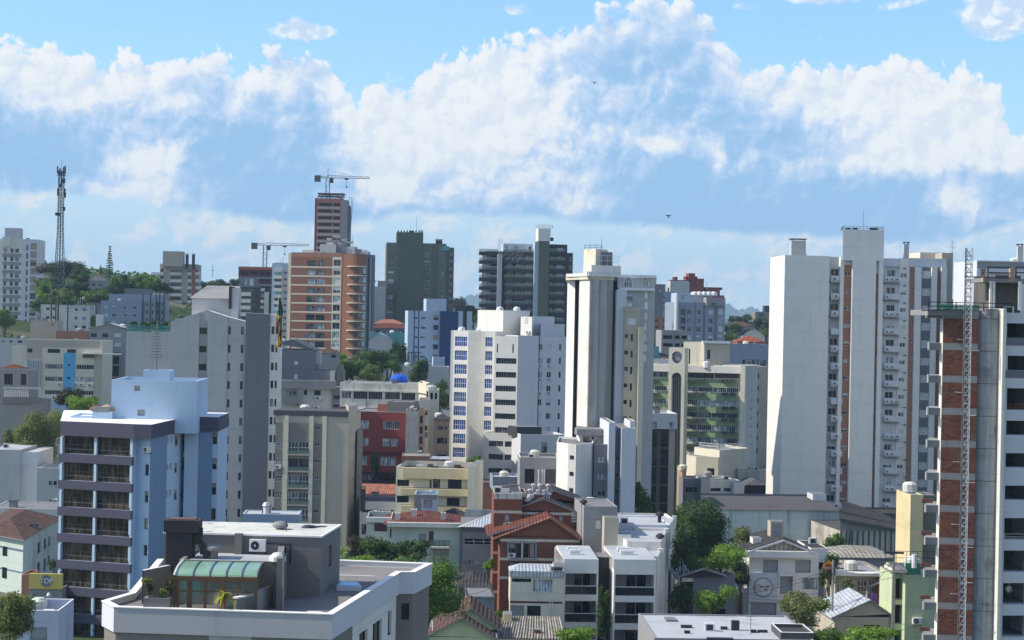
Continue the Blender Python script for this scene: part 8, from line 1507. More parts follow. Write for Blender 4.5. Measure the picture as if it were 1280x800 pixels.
a0, z0 = f.az(333, 678); a1, z1 = f.az(363, 704); zz = f.az(340, 679)[1]; m.tube(f.pt(a0, zz, .06), f.pt(a1, zz, .06), .035, 'metal_dark', 5); m.tube(f.pt(a1, zz, .06), f.pt(a1, z1, .06), .035, 'metal_dark', 5); m.tube(f.pt(a1-.25, zz-.15, .06), f.pt(a1-.25, z1, .06), .03, 'metal_dark', 5); b.fin(m, 'refrigerant_pipe')
def cowl(px, py, Yc, s_, mt='grey_dark', hh=1.0, nm='chimney_cowl'):
    x, y, z = P(px, py, Yc); m = b.mb(); m.tube((x, y, z-hh), (x, y, z-.35*s_), .2*s_, mt, 10); m.lathe((x, y, z-.42*s_), [(.22*s_, 0), (.42*s_, .08*s_), (.44*s_, .22*s_), (.3*s_, .36*s_), (0, .42*s_)], 'concrete', 12); b.fin(m, nm, smooth=False)
cowl(350.5, 651, Yb+2.6, .95, 'metal_grey', .7); cowl(268, 679, Yb-2.0, .95, 'grey_dark', 1.2); m = b.mb()
for i, (px, py) in enumerate(((386, 654), (392, 655), (402, 655), (408, 656))): x, y, z = P(px, py, Yb+3.6+.3*i); m.lathe((x, y, z-.4), [(.45, 0), (.5, .1), (.3, .28), (0, .32)], 'metal_dark', 9)
b.fin(m, 'roof_vent'); m = b.mb(); x, y, z = P(358, 652, Yb+1.6); m.tube((x, y, z-1), (x, y, z), .025, 'metal_dark', 4); b.fin(m, 'roof_pipe')
# conservatory: barrel vault of green sheet in front of the penthouse
Yc = onfloor(230, 762)[1]; Yc = 92.0
zc0 = fz(240, 720, Yc)                                                # springing of the vault
xl = P(218, 740, Yc)[0]; xr = P(321, 740, Yc)[0]; dep = 2.3; zt = zc0+.4
e0 = b
m = b.mb(); N = 8; K = 5
def arc(t_): return (Yc+dep*math.sin(t_*math.pi/2)*0.0+dep*(1-math.cos(t_*math.pi/2)), zc0+.42*math.sin(t_*math.pi/2))
for i in range(N):
    (ya, za_), (yb, zb_) = arc(i/N), arc((i+1)/N); m.poly([(xl, ya, za_), (xr, ya, za_), (xr, yb, zb_), (xl, yb, zb_)], 'green_polycarbonate')
b.fin(m, 'conservatory_roof'); m = b.mb()
for kx in range(6):
    x = xl+(xr-xl)*(0, .22, .42, .62, .81, 1.0)[kx]
    for i in range(N): (ya, za_), (yb, zb_) = arc(i/N), arc((i+1)/N); m.tube((x, ya, za_+.02), (x, yb, zb_+.02), .045 if kx else .07, 'metal_grey' if kx else 'white_plastic', 5)
b.fin(m, 'roof_rib'); m = b.mb()
for i in range(N):
    (ya, za_), (yb, zb_) = arc(i/N), arc((i+1)/N); m.poly([(xr, ya, zc0), (xr, yb, zc0), (xr, yb, zb_), (xr, ya, za_)], 'clear_glass'); m.poly([(xl, ya, zc0), (xl, ya, za_), (xl, yb, zb_), (xl, yb, zc0)], 'clear_glass')
b.fin(m, 'gable_glass'); m = b.mb(); m.box(xl-.05, xr+.05, Yc-.06, Yc+.06, zc0-.22, zc0, 'frame_bronze'); px_ = [218, 222.5, 235.5, 238.5, 256.5, 276, 279, 298, 320]
for p_ in px_: x = P(p_, 740, Yc)[0]; m.box(x-.06, x+.06, Yc-.05, Yc+.05, zf, zc0-.22, 'frame_bronze')
m.box(xl, xr, Yc-.03, Yc+.03, zf+.95, zf+1.02, 'frame_bronze'); b.fin(m, 'conservatory_frame'); m = b.mb()
m.poly([(xl, Yc, zf), (xr, Yc, zf), (xr, Yc, zc0-.2), (xl, Yc, zc0-.2)], 'clear_glass'); m.poly([(xr, Yc, zf), (xr, Yc+dep, zf), (xr, Yc+dep, zc0), (xr, Yc, zc0)], 'clear_glass'); b.fin(m, 'conservatory_glass'); m = b.mb(); m.box(xl+.2, xl+1.0, Yc+1.5, Yc+1.6, zf+.6, zf+1.9, 'teal'); m.box(xl+1.6, xl+3.0, Yc+2.0, Yc+2.5, zf, zf+.75, 'white_plastic'); b.fin(m, 'conservatory_furniture')
# wall behind and above the vault (lower roof storey)
r = [(xl-.2, Yc+dep), (P(348, 700, Yc+dep)[0], Yc+dep), (P(348, 700, Yc+dep)[0], Yb+.3), (xl-.2, Yb+.8)]; zq = zc0+.47; b.vol(r, zq, 'grey_mid', zbot=zw, part='lower_storey', par=.12, roof='roof_white')
r = [(P(346, 700, Yc+dep-1.2)[0], Yc+dep-1.2), (P(353, 700, Yc+dep-1.2)[0], Yc+dep-1.2), (P(355, 700, Yb)[0], Yb+.2), (P(347, 700, Yb)[0], Yb+.2)]; b.vol(r, fz(350, 694, Yc+dep), 'grey_dark', zbot=zw, part='screen_wall', par=0); m = b.mb(); x, y, z = P(354.5, 700, Yc+dep-1.4); m.tube((x, y, zf), (x, y, fz(354, 691, Yc+dep-1.4)), .06, 'metal_grey', 6); b.fin(m, 'drainpipe')
x, y, z = P(347, 691, Yc+dep); m = b.mb(); m.lathe((x, y, z-.4), [(.42, 0), (.4, .22), (.2, .4), (0, .44)], 'white_plastic', 10); b.fin(m, 'skylight_dome')
# black chimney
xa, ya, _ = P(235.5, 690, Yc+4.2); zt_ = fz(235, 650, Yc+4); zm_ = fz(235, 665, Yc+4); zb_ = fz(235, 703, Yc+4); m = b.mb(); m.box(xa-1.05, xa+.25, ya-.5, ya+.6, zb_-.4, zm_, 'charcoal'); m.prism([(xa-1.15, ya-.6), (xa+.55, ya-.6), (xa+.55, ya+.8), (xa-1.15, ya+.8)], zm_, zt_, 'charcoal'); b.fin(m, 'chimney'); m = b.mb()
m.prism([(xa+.26, ya-.3), (xa+.55, ya-.3), (xa+.55, ya+.4), (xa+.26, ya+.4)], zm_-.6, zm_, 'metal_dark'); q = [(xa+.3, ya-.35, zm_-.1), (xa+.85, ya-.35, zb_+.2), (xa+1.15, ya-.35, zb_+.35), (xa+.6, ya-.35, zm_-.1)]; m.poly(q, 'metal_dark'); m.poly([(v_[0], v_[1]+.5, v_[2]) for v_ in q][::-1], 'metal_dark')
for i in range(4): j = (i+1) % 4; m.poly([q[i], (q[i][0], q[i][1]+.5, q[i][2]), (q[j][0], q[j][1]+.5, q[j][2]), q[j]], 'metal_dark')
b.fin(m, 'chimney_duct'); m = b.mb(); m.box(xa-.95, xa+.35, ya-.4, ya+.6, zt_+.001, zt_+.05, 'rust'); m.box(xa+.6, xa+.7, ya-.2, ya+.1, zb_+.4, zm_+.2, 'charcoal'); b.fin(m, 'chimney_cap')
# left planter wall and slope
lw = [onfloor(180, 742, H0-.3), (P(217, 742, Yc+1)[0], Yc+1)]; m = b.mb(); qa = (P(179, 740, 94)[0], 94.0); qb = (P(218, 740, Yc+2.2)[0], Yc+4.5)
m.poly([(qa[0], qa[1], zw), (qb[0], qb[1], zw), (qb[0], qb[1], fz(213, 703, qb[1])), (qa[0], qa[1], fz(179, 713, qa[1]))], 'grey_mid'); qa2, qb2 = (qa[0]-.1, qa[1]+.2), (qb[0]-.1, qb[1]+.2); m.poly([(qb2[0], qb2[1], zw), (qa2[0], qa2[1], zw), (qa2[0], qa2[1], fz(179, 713, qa[1])), (qb2[0], qb2[1], fz(213, 703, qb[1]))], 'olive_grey'); m.poly([(qa[0], qa[1], fz(179, 713, qa[1])), (qb[0], qb[1], fz(213, 703, qb[1])), (qb2[0], qb2[1], fz(213, 703, qb[1])), (qa2[0], qa2[1], fz(179, 713, qa[1]))], 'coping'); b.fin(m, 'party_wall')
r = [(P(179, 750, 91)[0], 91), (xl-.05, 91), (xl-.05, 91.8), (P(179, 750, 91)[0], 91.8)]; b.vol(r, zf+.75, 'grey_dark', zbot=zw, part='planter', par=.15, roof='earth')
# dividing parapet with white top, pool and rear floor
q = [onfloor(296, 763.0, zf), onfloor(324, 744, zf)]; ww = Face((P(296, 763, 91.4)[0], 91.4), (P(321, 745, Yc+.2)[0], Yc+.8)); m = b.mb(); b.fbox(ww, 0, ww.L, zf, zf+.75, -.2, 0, 'grey_mid', m=m); b.fbox(ww, -.05, ww.L, zf+.75, zf+.82, -.24, .04, 'coping', m=m); b.fin(m, 'dividing_wall'); ww2 = Face((P(321, 745, Yc)[0], Yc+.4), (P(352, 735, Yc+4)[0], Yc+3.2)); m = b.mb(); b.fbox(ww2, 0, ww2.L, zf, zf+1.0, -.2, 0, 'grey', m=m); b.fin(m, 'dividing_wall')
P4 = [onfloor(421, 731, zf+.3), onfloor(452, 732, zf+.3), onfloor(448, 726.5, zf+.3), onfloor(425, 725.5, zf+.3)]; m = b.mb(); m.prism(P4, zf-.0+.002, zf+.25, 'white_blue'); m.prism(offset_poly(P4, -.12), zf+.251, zf+.28, 'pool'); b.fin(m, 'plunge_pool'); m = b.mb(); fr_ = Face(onfloor(424, 724.5, zf), onfloor(468, 726, zf)); b.fbox(fr_, 0, fr_.L, zf, zf+.25, -.15, 0, 'white_clean', m=m); b.fin(m, 'pool_kerb')
x, y = onfloor(393.5, 765, zf+.3); m = b.mb(); m.box(x-.35, x+.32, y-.2, y+.15, zf, zf+.32, 'white_plastic'); b.fin(m, 'terrace_box')
# potted palm on the terrace
x, y, z = P(280, 738, Yc-1.0); e = empty('palm_tree', (x, y, zf), 'small yellow-green potted palm in front of the green conservatory', 'palm'); m = MB((x, y, zf)); m.tube((x, y, zf), (x+.05, y, z-.3), .11, 'rust', 8, .08); m.obj('trunk', e); m = MB((x, y, zf)); rg = random.Random(2)
for i in range(46):
    az_ = rg.uniform(0, 6.28); up = rg.uniform(-.5, 1.0); L = rg.uniform(.45, .72); d_ = Vector((math.cos(az_), math.sin(az_), up)).normalized(); p0 = Vector((x, y, z-.2)); side_ = d_.cross(Vector((0, 0, 1))).normalized()*.07; prev = p0
    for s_ in range(4): t_ = (s_+1)/4; q = p0+d_*L*t_+Vector((0, 0, -.35*t_*t_)); w0 = side_*(1-.8*s_/4); w1 = side_*(1-.8*(s_+1)/4); m.poly([prev-w0, prev+w0, q+w1, q-w1], 'leaf_yellow'); prev = q
m.obj('fronds', e)
for i, (px, py, hh) in enumerate(((188, 734, .5), (186, 726, .4), (211, 730, .9), (205, 738, .7))):
    x, y, z = P(px, py, 91.5); e = empty('potted_plant', (x, y, zf+.7), ['pale flowering shrub at the left end of the terrace planter', 'taller thin shrub with pale flowers above the planter', 'branching plant beside the conservatory corner', 'short brown-leaved plant next to the conservatory'][i], 'plant', 'plants in the terrace planter'); m = MB((x, y, zf+.7)); crown_mesh(m, (x, y, z), .35, .3, hh*.5, 'leaf_olive' if i % 2 else 'leaf_brown', .06, 140, 5, seed=i+60, core=False); m.obj('foliage', e); m = MB((x, y, zf+.7)); m.tube((x, y, zf+.6), (x, y, z), .025, 'trunk', 5); m.tube((x, y, zf+.8), (x+.25, y, z+.2), .015, 'trunk', 4); m.obj('stem', e)
# low roof with shade between it and the duplex/left area
Y = 150
b = Bld('low_block', 'pale blue low stair block behind the grey penthouse roof', 'building', G(303, 660, 235)); r = rect(303, 650, 235, 3, pxR=374, d=5); b.vol(r, fz(340, 643, 235), 'pale_blue', par=.1, roof='roof_white'); x, y, z = P(333, 628, 236); m = b.mb(); m.lathe((x, y, z-2), [(.35, 0), (.35, 1.5), (.5, 1.6), (.3, 2.0), (0, 2.05)], 'white_plastic', 8); b.fin(m, 'chimney_cowl')
# --- beige and grey apartment block
Y = 285; r = rect(343, 600, Y, -3, pxR=434, d=14); f = Face(r[0], r[1])
b = Bld('apartment_building', 'beige and grey apartment block with recessed balconies left of the dark red building', 'building', r[0])
ops = f.grid('grid', [(344.5,353.5)], rows(553, 7.5, 20.6, 7), rx=345) + f.grid('small', [(393.5,400)], rows(533, 4, 20.8, 8), rx=394)
for i, y in enumerate(rows(552, 14.5, 21, 7)): ops += f.grid('grid' if i % 4 != 1 else 'loggia', [(360.5,372.5),(373.5,386)], [y], rx=361)
zn = [f.zone(340, 354, 527.5, 800, 'grey_mid'), f.zone(360, 386.5, 528, 800, 'grey_mid'), f.zone(390, 404.5, 529, 800, 'grey_mid')]
b.vol(r, fz(390, 519, Y), 'beige', ops={0: ops}, zones={0: zn}, roof='roof_dark', par=.1); m = b.mb(); b.pbox(f, 342, 435, 512.5, 519.2, -8, .1, 'roof_dark', m=m); b.fin(m, 'roof_band')
for i in range(7): a0, z = f.az(359.8, 567.5+21*i); a1, _ = f.az(387, 0+567); m = b.mb(); b.fbox(f, a0, a1, z-.15, z, 0, .35, 'beige', m=m); b.fbox(f, a0, a1, z, z+.7, .28, .3, 'clear_glass', m=m); b.fbox(f, a0, a1, z+.7, z+.76, .26, .32, 'metal_dark', m=m); b.fin(m, 'balcony_edge')
m = b.mb()
for px in (357, 388.3, 404.6): a, _ = f.az(px, 600); b.fbox(f, a-.3, a+.3, b.z0, fz(390, 520, Y), 0, .25, 'cream', m=m)
b.fin(m, 'pilaster'); a, z = f.az(348, 586); b.ac(f, a, z)
p1 = r[1]; pts2 = [p1, G(445, 600, Y+8), G(444.5, 600, Y+8.3), G(452, 600, Y+14), G(446, 600, Y+16), (r[1][0]-1, r[1][1]+14)]; g = Face(pts2[0], pts2[1]); b.vol([p1, G(445.5, 600, Y+8), G(440, 600, Y+16), G(430, 600, Y+12)], fz(440, 507, Y+4), 'beige', part='side_wall', par=0, ops={0: [(1.6, 2.6, fz(440, y+10, Y+4), fz(440, y, Y+4), 'slit') for y in (532, 553, 574, 595, 616, 637)] + [(5.4, 6.2, fz(440, y+8, Y+4), fz(440, y, Y+4), 'slit') for y in (556, 577, 598, 619, 640)]})
b.vol([G(445.5, 600, Y+6), G(452.5, 600, Y+11), G(450, 600, Y+16), G(444, 600, Y+12)], fz(448, 538, Y+8), 'grey_mid', part='side_wing', par=0, cop='cream'); b.antenna(411, 618, 640, Y-8, .08)
# ================================================================ lattice mast, birds
Y = 610; x0, y0, zt = P(77, 213, Y); zb = terr(x0, y0); e = empty('radio_mast', (x0, y0, zb), 'tall dark lattice radio mast with dishes and panel antennas rising behind the wooded hill', 'mast')
m = MB((x0, y0, zb)); m2 = MB((x0, y0, zb)); zk = fz(77, 285, Y); z0 = fz(77, 405, Y)
def hw(z): return .75 if z > zk else .75+(zk-z)/(zk-zb)*1.6
lv = []; z = zb
while z < zt: lv.append(z); z += 1.9
lv.append(zt); cs = ((-1, -1), (1, -1), (1, 1), (-1, 1))
for a, c_ in zip(lv, lv[1:]):
    for k in range(4):
        s0, s1 = cs[k], cs[(k+1) % 4]; A = (x0+s0[0]*hw(a), y0+s0[1]*hw(a), a); A2 = (x0+s0[0]*hw(c_), y0+s0[1]*hw(c_), c_); B2 = (x0+s1[0]*hw(c_), y0+s1[1]*hw(c_), c_); B0 = (x0+s1[0]*hw(a), y0+s1[1]*hw(a), a)
        m.tube(A, A2, .13, 'metal_dark', 4); m2.tube(A, B2, .065, 'metal_grey', 4); m2.tube(A, B0, .06, 'metal_grey', 4)
m.obj('leg', e); m2.obj('bracing', e); m = MB((x0, y0, zb)); m.tube((x0, y0, zb), (x0, y0, zt), .22, 'metal_dark', 5); m.tube((x0, y0, zt), (x0, y0, zt+3.2), .07, 'metal_grey', 4); m.obj('cable_riser', e)
for i, (px, py, h_, w_) in enumerate(((72, 212, 2.2, .35), (75, 214, 1.9, .35), (79.5, 213, 2.2, .35), (81.5, 212, 2.4, .4), (72.5, 240, 2.3, .5), (81, 240, 2.3, .5), (81.5, 244, 1.6, .5), (79.5, 226, 1.4, 1.0), (76, 232, 1.2, .9), (80, 261, 1.2, .8), (71, 267.5, 1.0, 1.0), (73.5, 268, .8, .8))):
    x, y, z = P(px, py, Y-1.2); m = MB((x0, y0, zb)); m.box(x-w_/2, x+w_/2, y-.2, y+.2, z-h_/2, z+h_/2, 'metal_dark'); m.tube((x, y+.1, z-h_/3), (x0, y0, z-h_/3), .06, 'metal_dark', 4); m.obj('panel_antenna' if h_ > 1.5 else 'dish', e)
m = MB((x0, y0, zb)); z = fz(77, 216.5, Y); m.box(x0-1.2, x0+1.2, y0-1.2, y0+1.2, z-.15, z+.15, 'metal_dark'); z = fz(77, 219, Y); m.box(x0-1.2, x0+1.2, y0-1.2, y0+1.2, z-.1, z+.1, 'metal_dark'); m.obj('platform', e)
def bird(px, py, Y, lab, s_=1.0, up=.3):
    x, y, z = P(px, py, Y); m = MB((x, y, z)); m.lathe((x, y, z-.3*s_), [(0, 0), (.1*s_, .12*s_), (.13*s_, .3*s_), (.07*s_, .52*s_), (0, .6*s_)], 'black', 6)
    for sg in (-1, 1): m.poly([(x, y-.1*s_, z+.1*s_), (x+sg*.4*s_, y-.05*s_, z+up*s_), (x+sg*.62*s_, y+.12*s_, z+up*.7*s_), (x, y+.14*s_, z-.05*s_)], 'black'); m.poly([(x, y-.1*s_, z+.09*s_), (x, y+.14*s_, z-.06*s_), (x+sg*.62*s_, y+.12*s_, z+up*.7*s_-.01), (x+sg*.4*s_, y-.05*s_, z+up*s_-.01)], 'black')
    m.poly([(x-.06*s_, y+.1*s_, z-.25*s_), (x+.06*s_, y+.1*s_, z-.25*s_), (x+.1*s_, y+.3*s_, z-.42*s_), (x-.1*s_, y+.3*s_, z-.42*s_)], 'black'); tag(m.obj('bird'), lab, 'bird')
bird(835.5, 270, 330, 'tiny dark bird in the blue band of sky above the grey towers', .9, .2); bird(743, 104, 480, 'faint dark bird high up in front of the white cloud', .8, .5)
# ================================================================ trees
# conifers on the ridge
def conifer(label, px, pt, pb, wpx, Y, tiers=14, sparse=True):
    x, y, zt = P(px, pt, Y); zb = fz(px, pb, Y); g = terr(x, y); e = empty('conifer_tree', (x, y, g), label, 'tree'); m = MB((x, y, g)); m.tube((x, y, g-.5), (x, y, zt), .32, 'trunk', 6, .06); m.obj('trunk', e); m = MB((x, y, g)); rg = random.Random(px); H_ = zt-zb; W2 = wpx*Y/F/2
    for i in range(tiers):
        t_ = (i+.6)/tiers; z = zt-H_*t_; L = W2*(.15+.85*t_)*rg.uniform(.75, 1.1); n = 9
        for k in range(n):
            a = 2*math.pi*k/n+rg.uniform(-.3, .3); dd = Vector((math.cos(a), math.sin(a), -.10)); s_ = dd.cross(Vector((0, 0, 1))).normalized(); q = Vector((x, y, z)); tip = q+dd*L+Vector((0, 0, rg.uniform(-.1, .35))); w_ = L*.16
            for j in range(3):
                t0 = .15+.28*j; mid = q+(tip-q)*t0; up = Vector((0, 0, .42*H_/tiers)); m.poly([mid-s_*w_, mid-s_*w_*.3+(tip-q)*.3, mid+s_*w_+up*.2, mid+up], 'leaf_far')
                m.poly([mid, mid+(tip-q)*.3, mid+(tip-q)*.25-up*.6, mid-up*.5], 'leaf_far')
    m.obj('crown', e)
conifer('tallest spiky conifer silhouetted on the left ridge', 137.5, 307, 347, 15, 760); conifer('shorter dense conifer left of the tallest spiky one', 126, 331, 344, 8, 765, 9); conifer('stubby little conifer right of the tallest spiky one', 143.5, 340, 348, 5, 755, 6)
tree('broad dark umbrella-shaped tree on the hill below the radio mast', 75, 323, 356, 52, 655, 'leaf_brown', name='umbrella_tree', shape='flat', lobes=16, leafpx=1.0, dens=.9)
tree('dark tree mass right under the umbrella-shaped crown', 62, 344, 368, 36, 640, 'leaf_dark', leafpx=1.0)
hill = [(56,350,372,22,'leaf_mid','sunlit green tree right of the tall left tower'),(54,362,380,18,'leaf_bright','bright green low tree beside the left tower wall'),(97,340,362,26,'leaf_dark','dark tree just right of the umbrella-shaped tree'),(100,332,345,22,'leaf_far','open-crowned thin tree behind the grey hill house'),(90,352,378,30,'leaf_dark','dark tree above the little cream cottage'),(120,356,382,26,'leaf_dark','dark tree below the grey hill house'),(108,378,392,18,'leaf_mid','green tree at the right end of the old apartment house'),(148,344,372,26,'leaf_mid','round green tree left of the ridge palms'),(160,340,368,30,'leaf_far','dark rounded tree in the middle of the ridge group'),(176,342,366,32,'leaf_mid','tallest green tree of the ridge group'),(190,346,366,24,'leaf_mid','green tree touching the white balconies of the tan tower'),(136,352,385,24,'leaf_dark','dark tree behind the grey-blue block'),(84,366,384,26,'leaf_mid','green slope tree below the cream cottage'),(72,372,392,24,'leaf_dark','dark bush between the hillside poles'),(118,392,412,16,'leaf_bright','bright green tree left of the grey-blue block')]
hill += [(6,384,410,30,'leaf_mid','green tree at the very left edge under the tall tower'),(66,352,366,24,'leaf_mid','sunlit tree directly below the radio mast'),(112,364,378,22,'leaf_mid','green tree on the slope between the cottages'),(50,374,392,26,'leaf_dark','dark tree behind the leftmost hillside pole'),(62,384,398,22,'leaf_brown','brownish tree behind the old apartment house roof'),(130,362,380,22,'leaf_mid','green tree just behind the grey-blue block'),(205,352,368,26,'leaf_far','dark far tree right behind the tan tower'),(102,352,368,20,'leaf_far','dusky tree left of the grey hill house'),(78,358,372,24,'leaf_olive','olive tree left of the cream cottage')]
for (px, a_, c_, w_, mt, lb) in hill: tree(lb, px, a_, c_, w_, 600+(a_-330)*-1.2+40, mt, leafpx=1.05, group=None)
for (px, a_, c_, w_, Y_, mt, lb) in ((258,350,362,28,820,'leaf_far','low dark tree line right of the tan tower'),(278,349,362,26,815,'leaf_far','bushy far tree behind the big grey roof'),(295,346,360,16,800,'leaf_dark','far tree left of the orange safety fence'),(266,352,362,18,810,'leaf_mid','greener far tree between the roof antennas'),
    (575,369,400,20,900,'leaf_brown','brown far tree left of the dark balcony tower'),(592,380,404,22,720,'leaf_dark','dark tree between the navy slab and the dark tower'),(601,390,404,14,600,'leaf_mid','green tree at the foot of the dark tower'),
    (914,400,418,26,640,'leaf_dark','dark tree under the brown-roofed house'),(926,416,430,24,585,'leaf_mid','bright tree beside the cream arched house'),(912,416,440,20,590,'leaf_dark','shady tree right of the grey-blue building'),(930,392,406,20,860,'leaf_far','far tree on the ridge below the blue hills'),(946,396,412,26,780,'leaf_far','dark round tree on the ridge beside the white tower'),(918,394,404,16,880,'leaf_far','small far tree behind the brown-roofed house'),(958,398,416,14,760,'leaf_dark','dark tree touching the white tower wall'),(957,410,424,12,600,'leaf_mid','small tree between the cream house and the white tower'),
    (812,425,440,18,520,'leaf_dark','dark tree left of the concrete car deck')): tree(lb, px, a_, c_, w_, Y_, mt, leafpx=1.0)
# middle
for a in (('bright green bush at the corner of the beige office',106,494,522,42,330,'leaf_bright'),('dark tree under the blue stripe of the beige office',90,484,520,34,350,'leaf_brown'),
    ('tall mottled green tree at the left, behind the blue building',48,502,592,62,316,'leaf_olive'),('lower mottled tree at the far left of the tall one',20,535,590,34,318,'leaf_olive'),
    ('sunlit rounded tree right below the brick tower',462,436,476,50,470,'leaf_dark'),('bright tree at the left of the brick tower foot',414,440,458,40,480,'leaf_bright'),('broad green tree below the brick tower',440,448,478,52,440,'leaf_mid'),('brownish round tree in front of the warehouse',466,453,480,28,430,'leaf_olive'),('dark vine-like tree beside the pale blue block',498,424,462,24,500,'leaf_dark'),('green tree in front of the warehouse roof',484,440,470,34,480,'leaf_mid'),
    ('dark palm-like tree in front of the navy slab',524,448,482,26,440,'leaf_dark'),('dark green tree left of the blue-windowed tower',549,470,512,32,400,'leaf_dark'),('leafy plant on the terrace edge below the blue windows',592,567,590,20,300,'leaf_mid'),
    ('round green tree with a shaded base behind the near parapet',530,690,778,88,150,'leaf_mid'),('dark glossy tree below the whitish-green house, middle',480,672,700,60,205,'leaf_dark'),('dark bush left of the glossy trees',452,668,706,30,208,'leaf_brown'),('low bright bush beside the near parapet corner',448,692,706,34,190,'leaf_bright'),('dark glossy tree below the small front balcony',515,676,700,50,200,'leaf_dark'),
    ('small bright tree against the red brick wall',610,697,714,16,205,'leaf_bright'),('green bush beside the tall beige house wall',625,762,782,22,175,'leaf_mid'),('dark tree in shade behind the green gable house',552,748,790,40,172,'leaf_dark'),
    ('narrow dark conifer-like tree at the foot of the central tower',803,596,650,24,285,'leaf_dark'),
    ('large dense dark tree beside the white terrace houses',876,623,708,78,232,'leaf_dark'),('tall dark tree between the large tree and the white side wall',852,650,720,34,214,'leaf_dark'),('olive-leaved tree in front of the long stained wall',930,657,700,36,228,'leaf_olive'),('bright green spreading tree right of the large dark one',900,681,724,62,216,'leaf_bright'),('dark bush left of the white house corner',926,700,736,26,222,'leaf_dark'),('small bright round tree in front of the dark grey house',892,729,768,44,200,'leaf_bright'),
    ('dark hedge tree against the white side wall',852,724,770,26,204,'leaf_dark'),('dark creeper between the two balcony stacks',757,727,800,19,192,'leaf_dark'),('green treetop at the bottom between the balcony stacks',722,784,812,54,160,'leaf_bright'),
    ('large olive bush in front of the white house with the round sign',1003,740,786,64,186,'leaf_olive'),('bright green shrubs at the bottom edge, left clump',1040,782,810,46,172,'leaf_mid'),('bright green shrubs at the bottom edge, right clump',1090,781,812,60,170,'leaf_bright'),
    ('green tree beside the streaked concrete shed',1041,660,704,26,250,'leaf_mid'),('dark tree trunk-side foliage behind the utility pole',1036,690,740,22,215,'leaf_dark'),('shrub with orange blossom beside the utility pole',1037,701,715,13,208,'leaf_orange'),('small tree behind the white house chimney',958,664,682,22,240,'leaf_mid'),
    ('bare-branched olive tree at the bottom left corner',12,735,806,52,150,'leaf_olive'),('dark vines hanging beside the yellow shop sign',68,697,716,14,215,'leaf_dark'),('small plant beside the grey rooftop pots',1061,722,736,16,210,'leaf_olive'),('dark green tree behind the mirror-glass building',868,640,672,40,262,'leaf_dark'),
    ('dense dark tree at the foot of the dark red building',470,560,600,10,318,'leaf_dark')):
    lb, px, a_, c_, w_, Y_, mt = a; tree(lb, px, a_, c_, w_, Y_, mt, leafpx=1.3 if Y_ > 250 else 1.5)
# undergrowth and low city fabric between the blocks (filler houses stand where gaps would show bare ground)
m = MB((0, 0, 0)); rg = random.Random(9)
for i in range(5200):
    y = rg.uniform(170, 1100); x = rg.uniform(-.29, .29)*y; s_ = rg.uniform(.4, 1.3)*(1 if y < 400 else 2.2); z = terr(x, y)+s_*.3
    if y > 640 and rg.random() < .4: continue
    for k in range(5): d_ = Vector((rg.gauss(0, 1), rg.gauss(0, 1), rg.gauss(0, .6))).normalized(); t2 = d_.orthogonal().normalized(); c0 = Vector((x, y, z))+Vector((rg.gauss(0, s_*.5), rg.gauss(0, s_*.5), rg.uniform(-.2, .6)*s_)); m.poly([c0-d_*s_*.5, c0-t2*s_*.35, c0+d_*s_*.5, c0+t2*s_*.35], ('leaf_dark', 'leaf_mid', 'leaf_far')[i % 3])
o = m.obj('undergrowth'); tag(o, 'low weeds and shrubs filling the gaps between the buildings', 'undergrowth', kind='stuff')

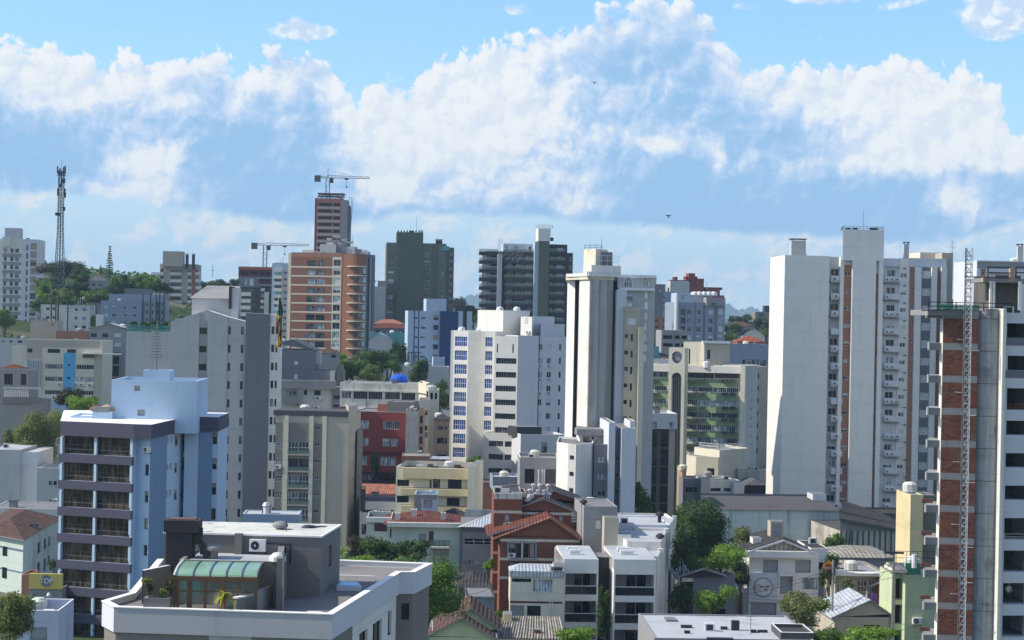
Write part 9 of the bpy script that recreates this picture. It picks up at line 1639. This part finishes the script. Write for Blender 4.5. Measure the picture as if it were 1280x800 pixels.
# ================================================================ clutter on the flat roofs
rg = random.Random(21)
for bb in BLDS:
    if not bb.roofs or bb.o[1] > 720 or bb.o[1] < 130: continue
    pts, z = max(bb.roofs, key=lambda q: abs(sum(q[0][i][0]*q[0][(i+1) % len(q[0])][1]-q[0][(i+1) % len(q[0])][0]*q[0][i][1] for i in range(len(q[0])))))
    n = len(pts); c0 = Vector((sum(q[0] for q in pts)/n, sum(q[1] for q in pts)/n)); size = min((Vector(q)-c0).length for q in pts)
    if size < 2.5: continue
    for k in range(rg.choice((1, 2, 2, 3))):
        q = Vector(pts[rg.randrange(n)]); r2 = Vector(pts[rg.randrange(n)]); p_ = c0+(q-c0)*rg.uniform(.1, .6)+(r2-c0)*rg.uniform(0, .15); x, y = p_.x, p_.y; m = bb.mb(); t_ = rg.random()
        if t_ < .3: m.lathe((x, y, z), [(.6, 0), (.75, .1), (.8, .9), (.5, 1.15), (0, 1.2)], rg.choice(('old_white', 'old_white', 'grey')), 9); bb.fin(m, 'water_tank')
        elif t_ < .5: m.tube((x, y, z), (x, y, z+2.2), .035, 'metal_grey', 4); [m.tube((x-.45, y, z+2.1-.25*i), (x+.45, y, z+2.1-.25*i), .015, 'metal_grey', 3) for i in range(4)]; bb.fin(m, 'antenna')
        elif t_ < .7: m.tube((x, y, z), (x, y, z+.6), .05, 'metal_grey', 5); m.lathe((x, y-.1, z+.5), [(.05, 0), (.3, .1), (.42, .28)], 'white_plastic', 8); bb.fin(m, 'satellite_dish')
        elif t_ < .85: m.box(x-.45, x+.45, y-.3, y+.3, z, z+.7, 'white_plastic'); m.box(x-.3, x+.3, y-.31, y-.3, z+.1, z+.6, 'charcoal'); bb.fin(m, 'air_conditioner')
        else: m.box(x-.5, x+.5, y-.5, y+.5, z, z+.9, 'concrete'); m.box(x-.6, x+.6, y-.6, y+.6, z+.9, z+1.0, 'concrete_dark'); bb.fin(m, 'roof_vent')
GR = {'leafy_tree': 'trees between the buildings', 'power_line': 'black cables over the low houses', 'utility_pole': 'poles among the houses', 'conifer_tree': 'conifers on the left ridge', 'tower_crane': 'tower cranes on the skyline', 'bird': 'birds in the sky', 'apartment_tower': 'tall apartment towers', 'apartment_building': 'mid-rise apartment buildings', 'apartment_block': 'plain apartment blocks', 'office_building': 'office buildings', 'house': 'low houses', 'shed': 'sheds among the houses', 'factory': 'factory sheds'}
for o in bpy.data.objects:
    if o.parent is None and 'label' in o and 'group' not in o:
        k = o.name.split('.')[0]
        if k in GR: o['group'] = 'trees on the wooded hill' if (k == 'leafy_tree' and o.location.y > 560 and o.location.x < -60) else GR[k]
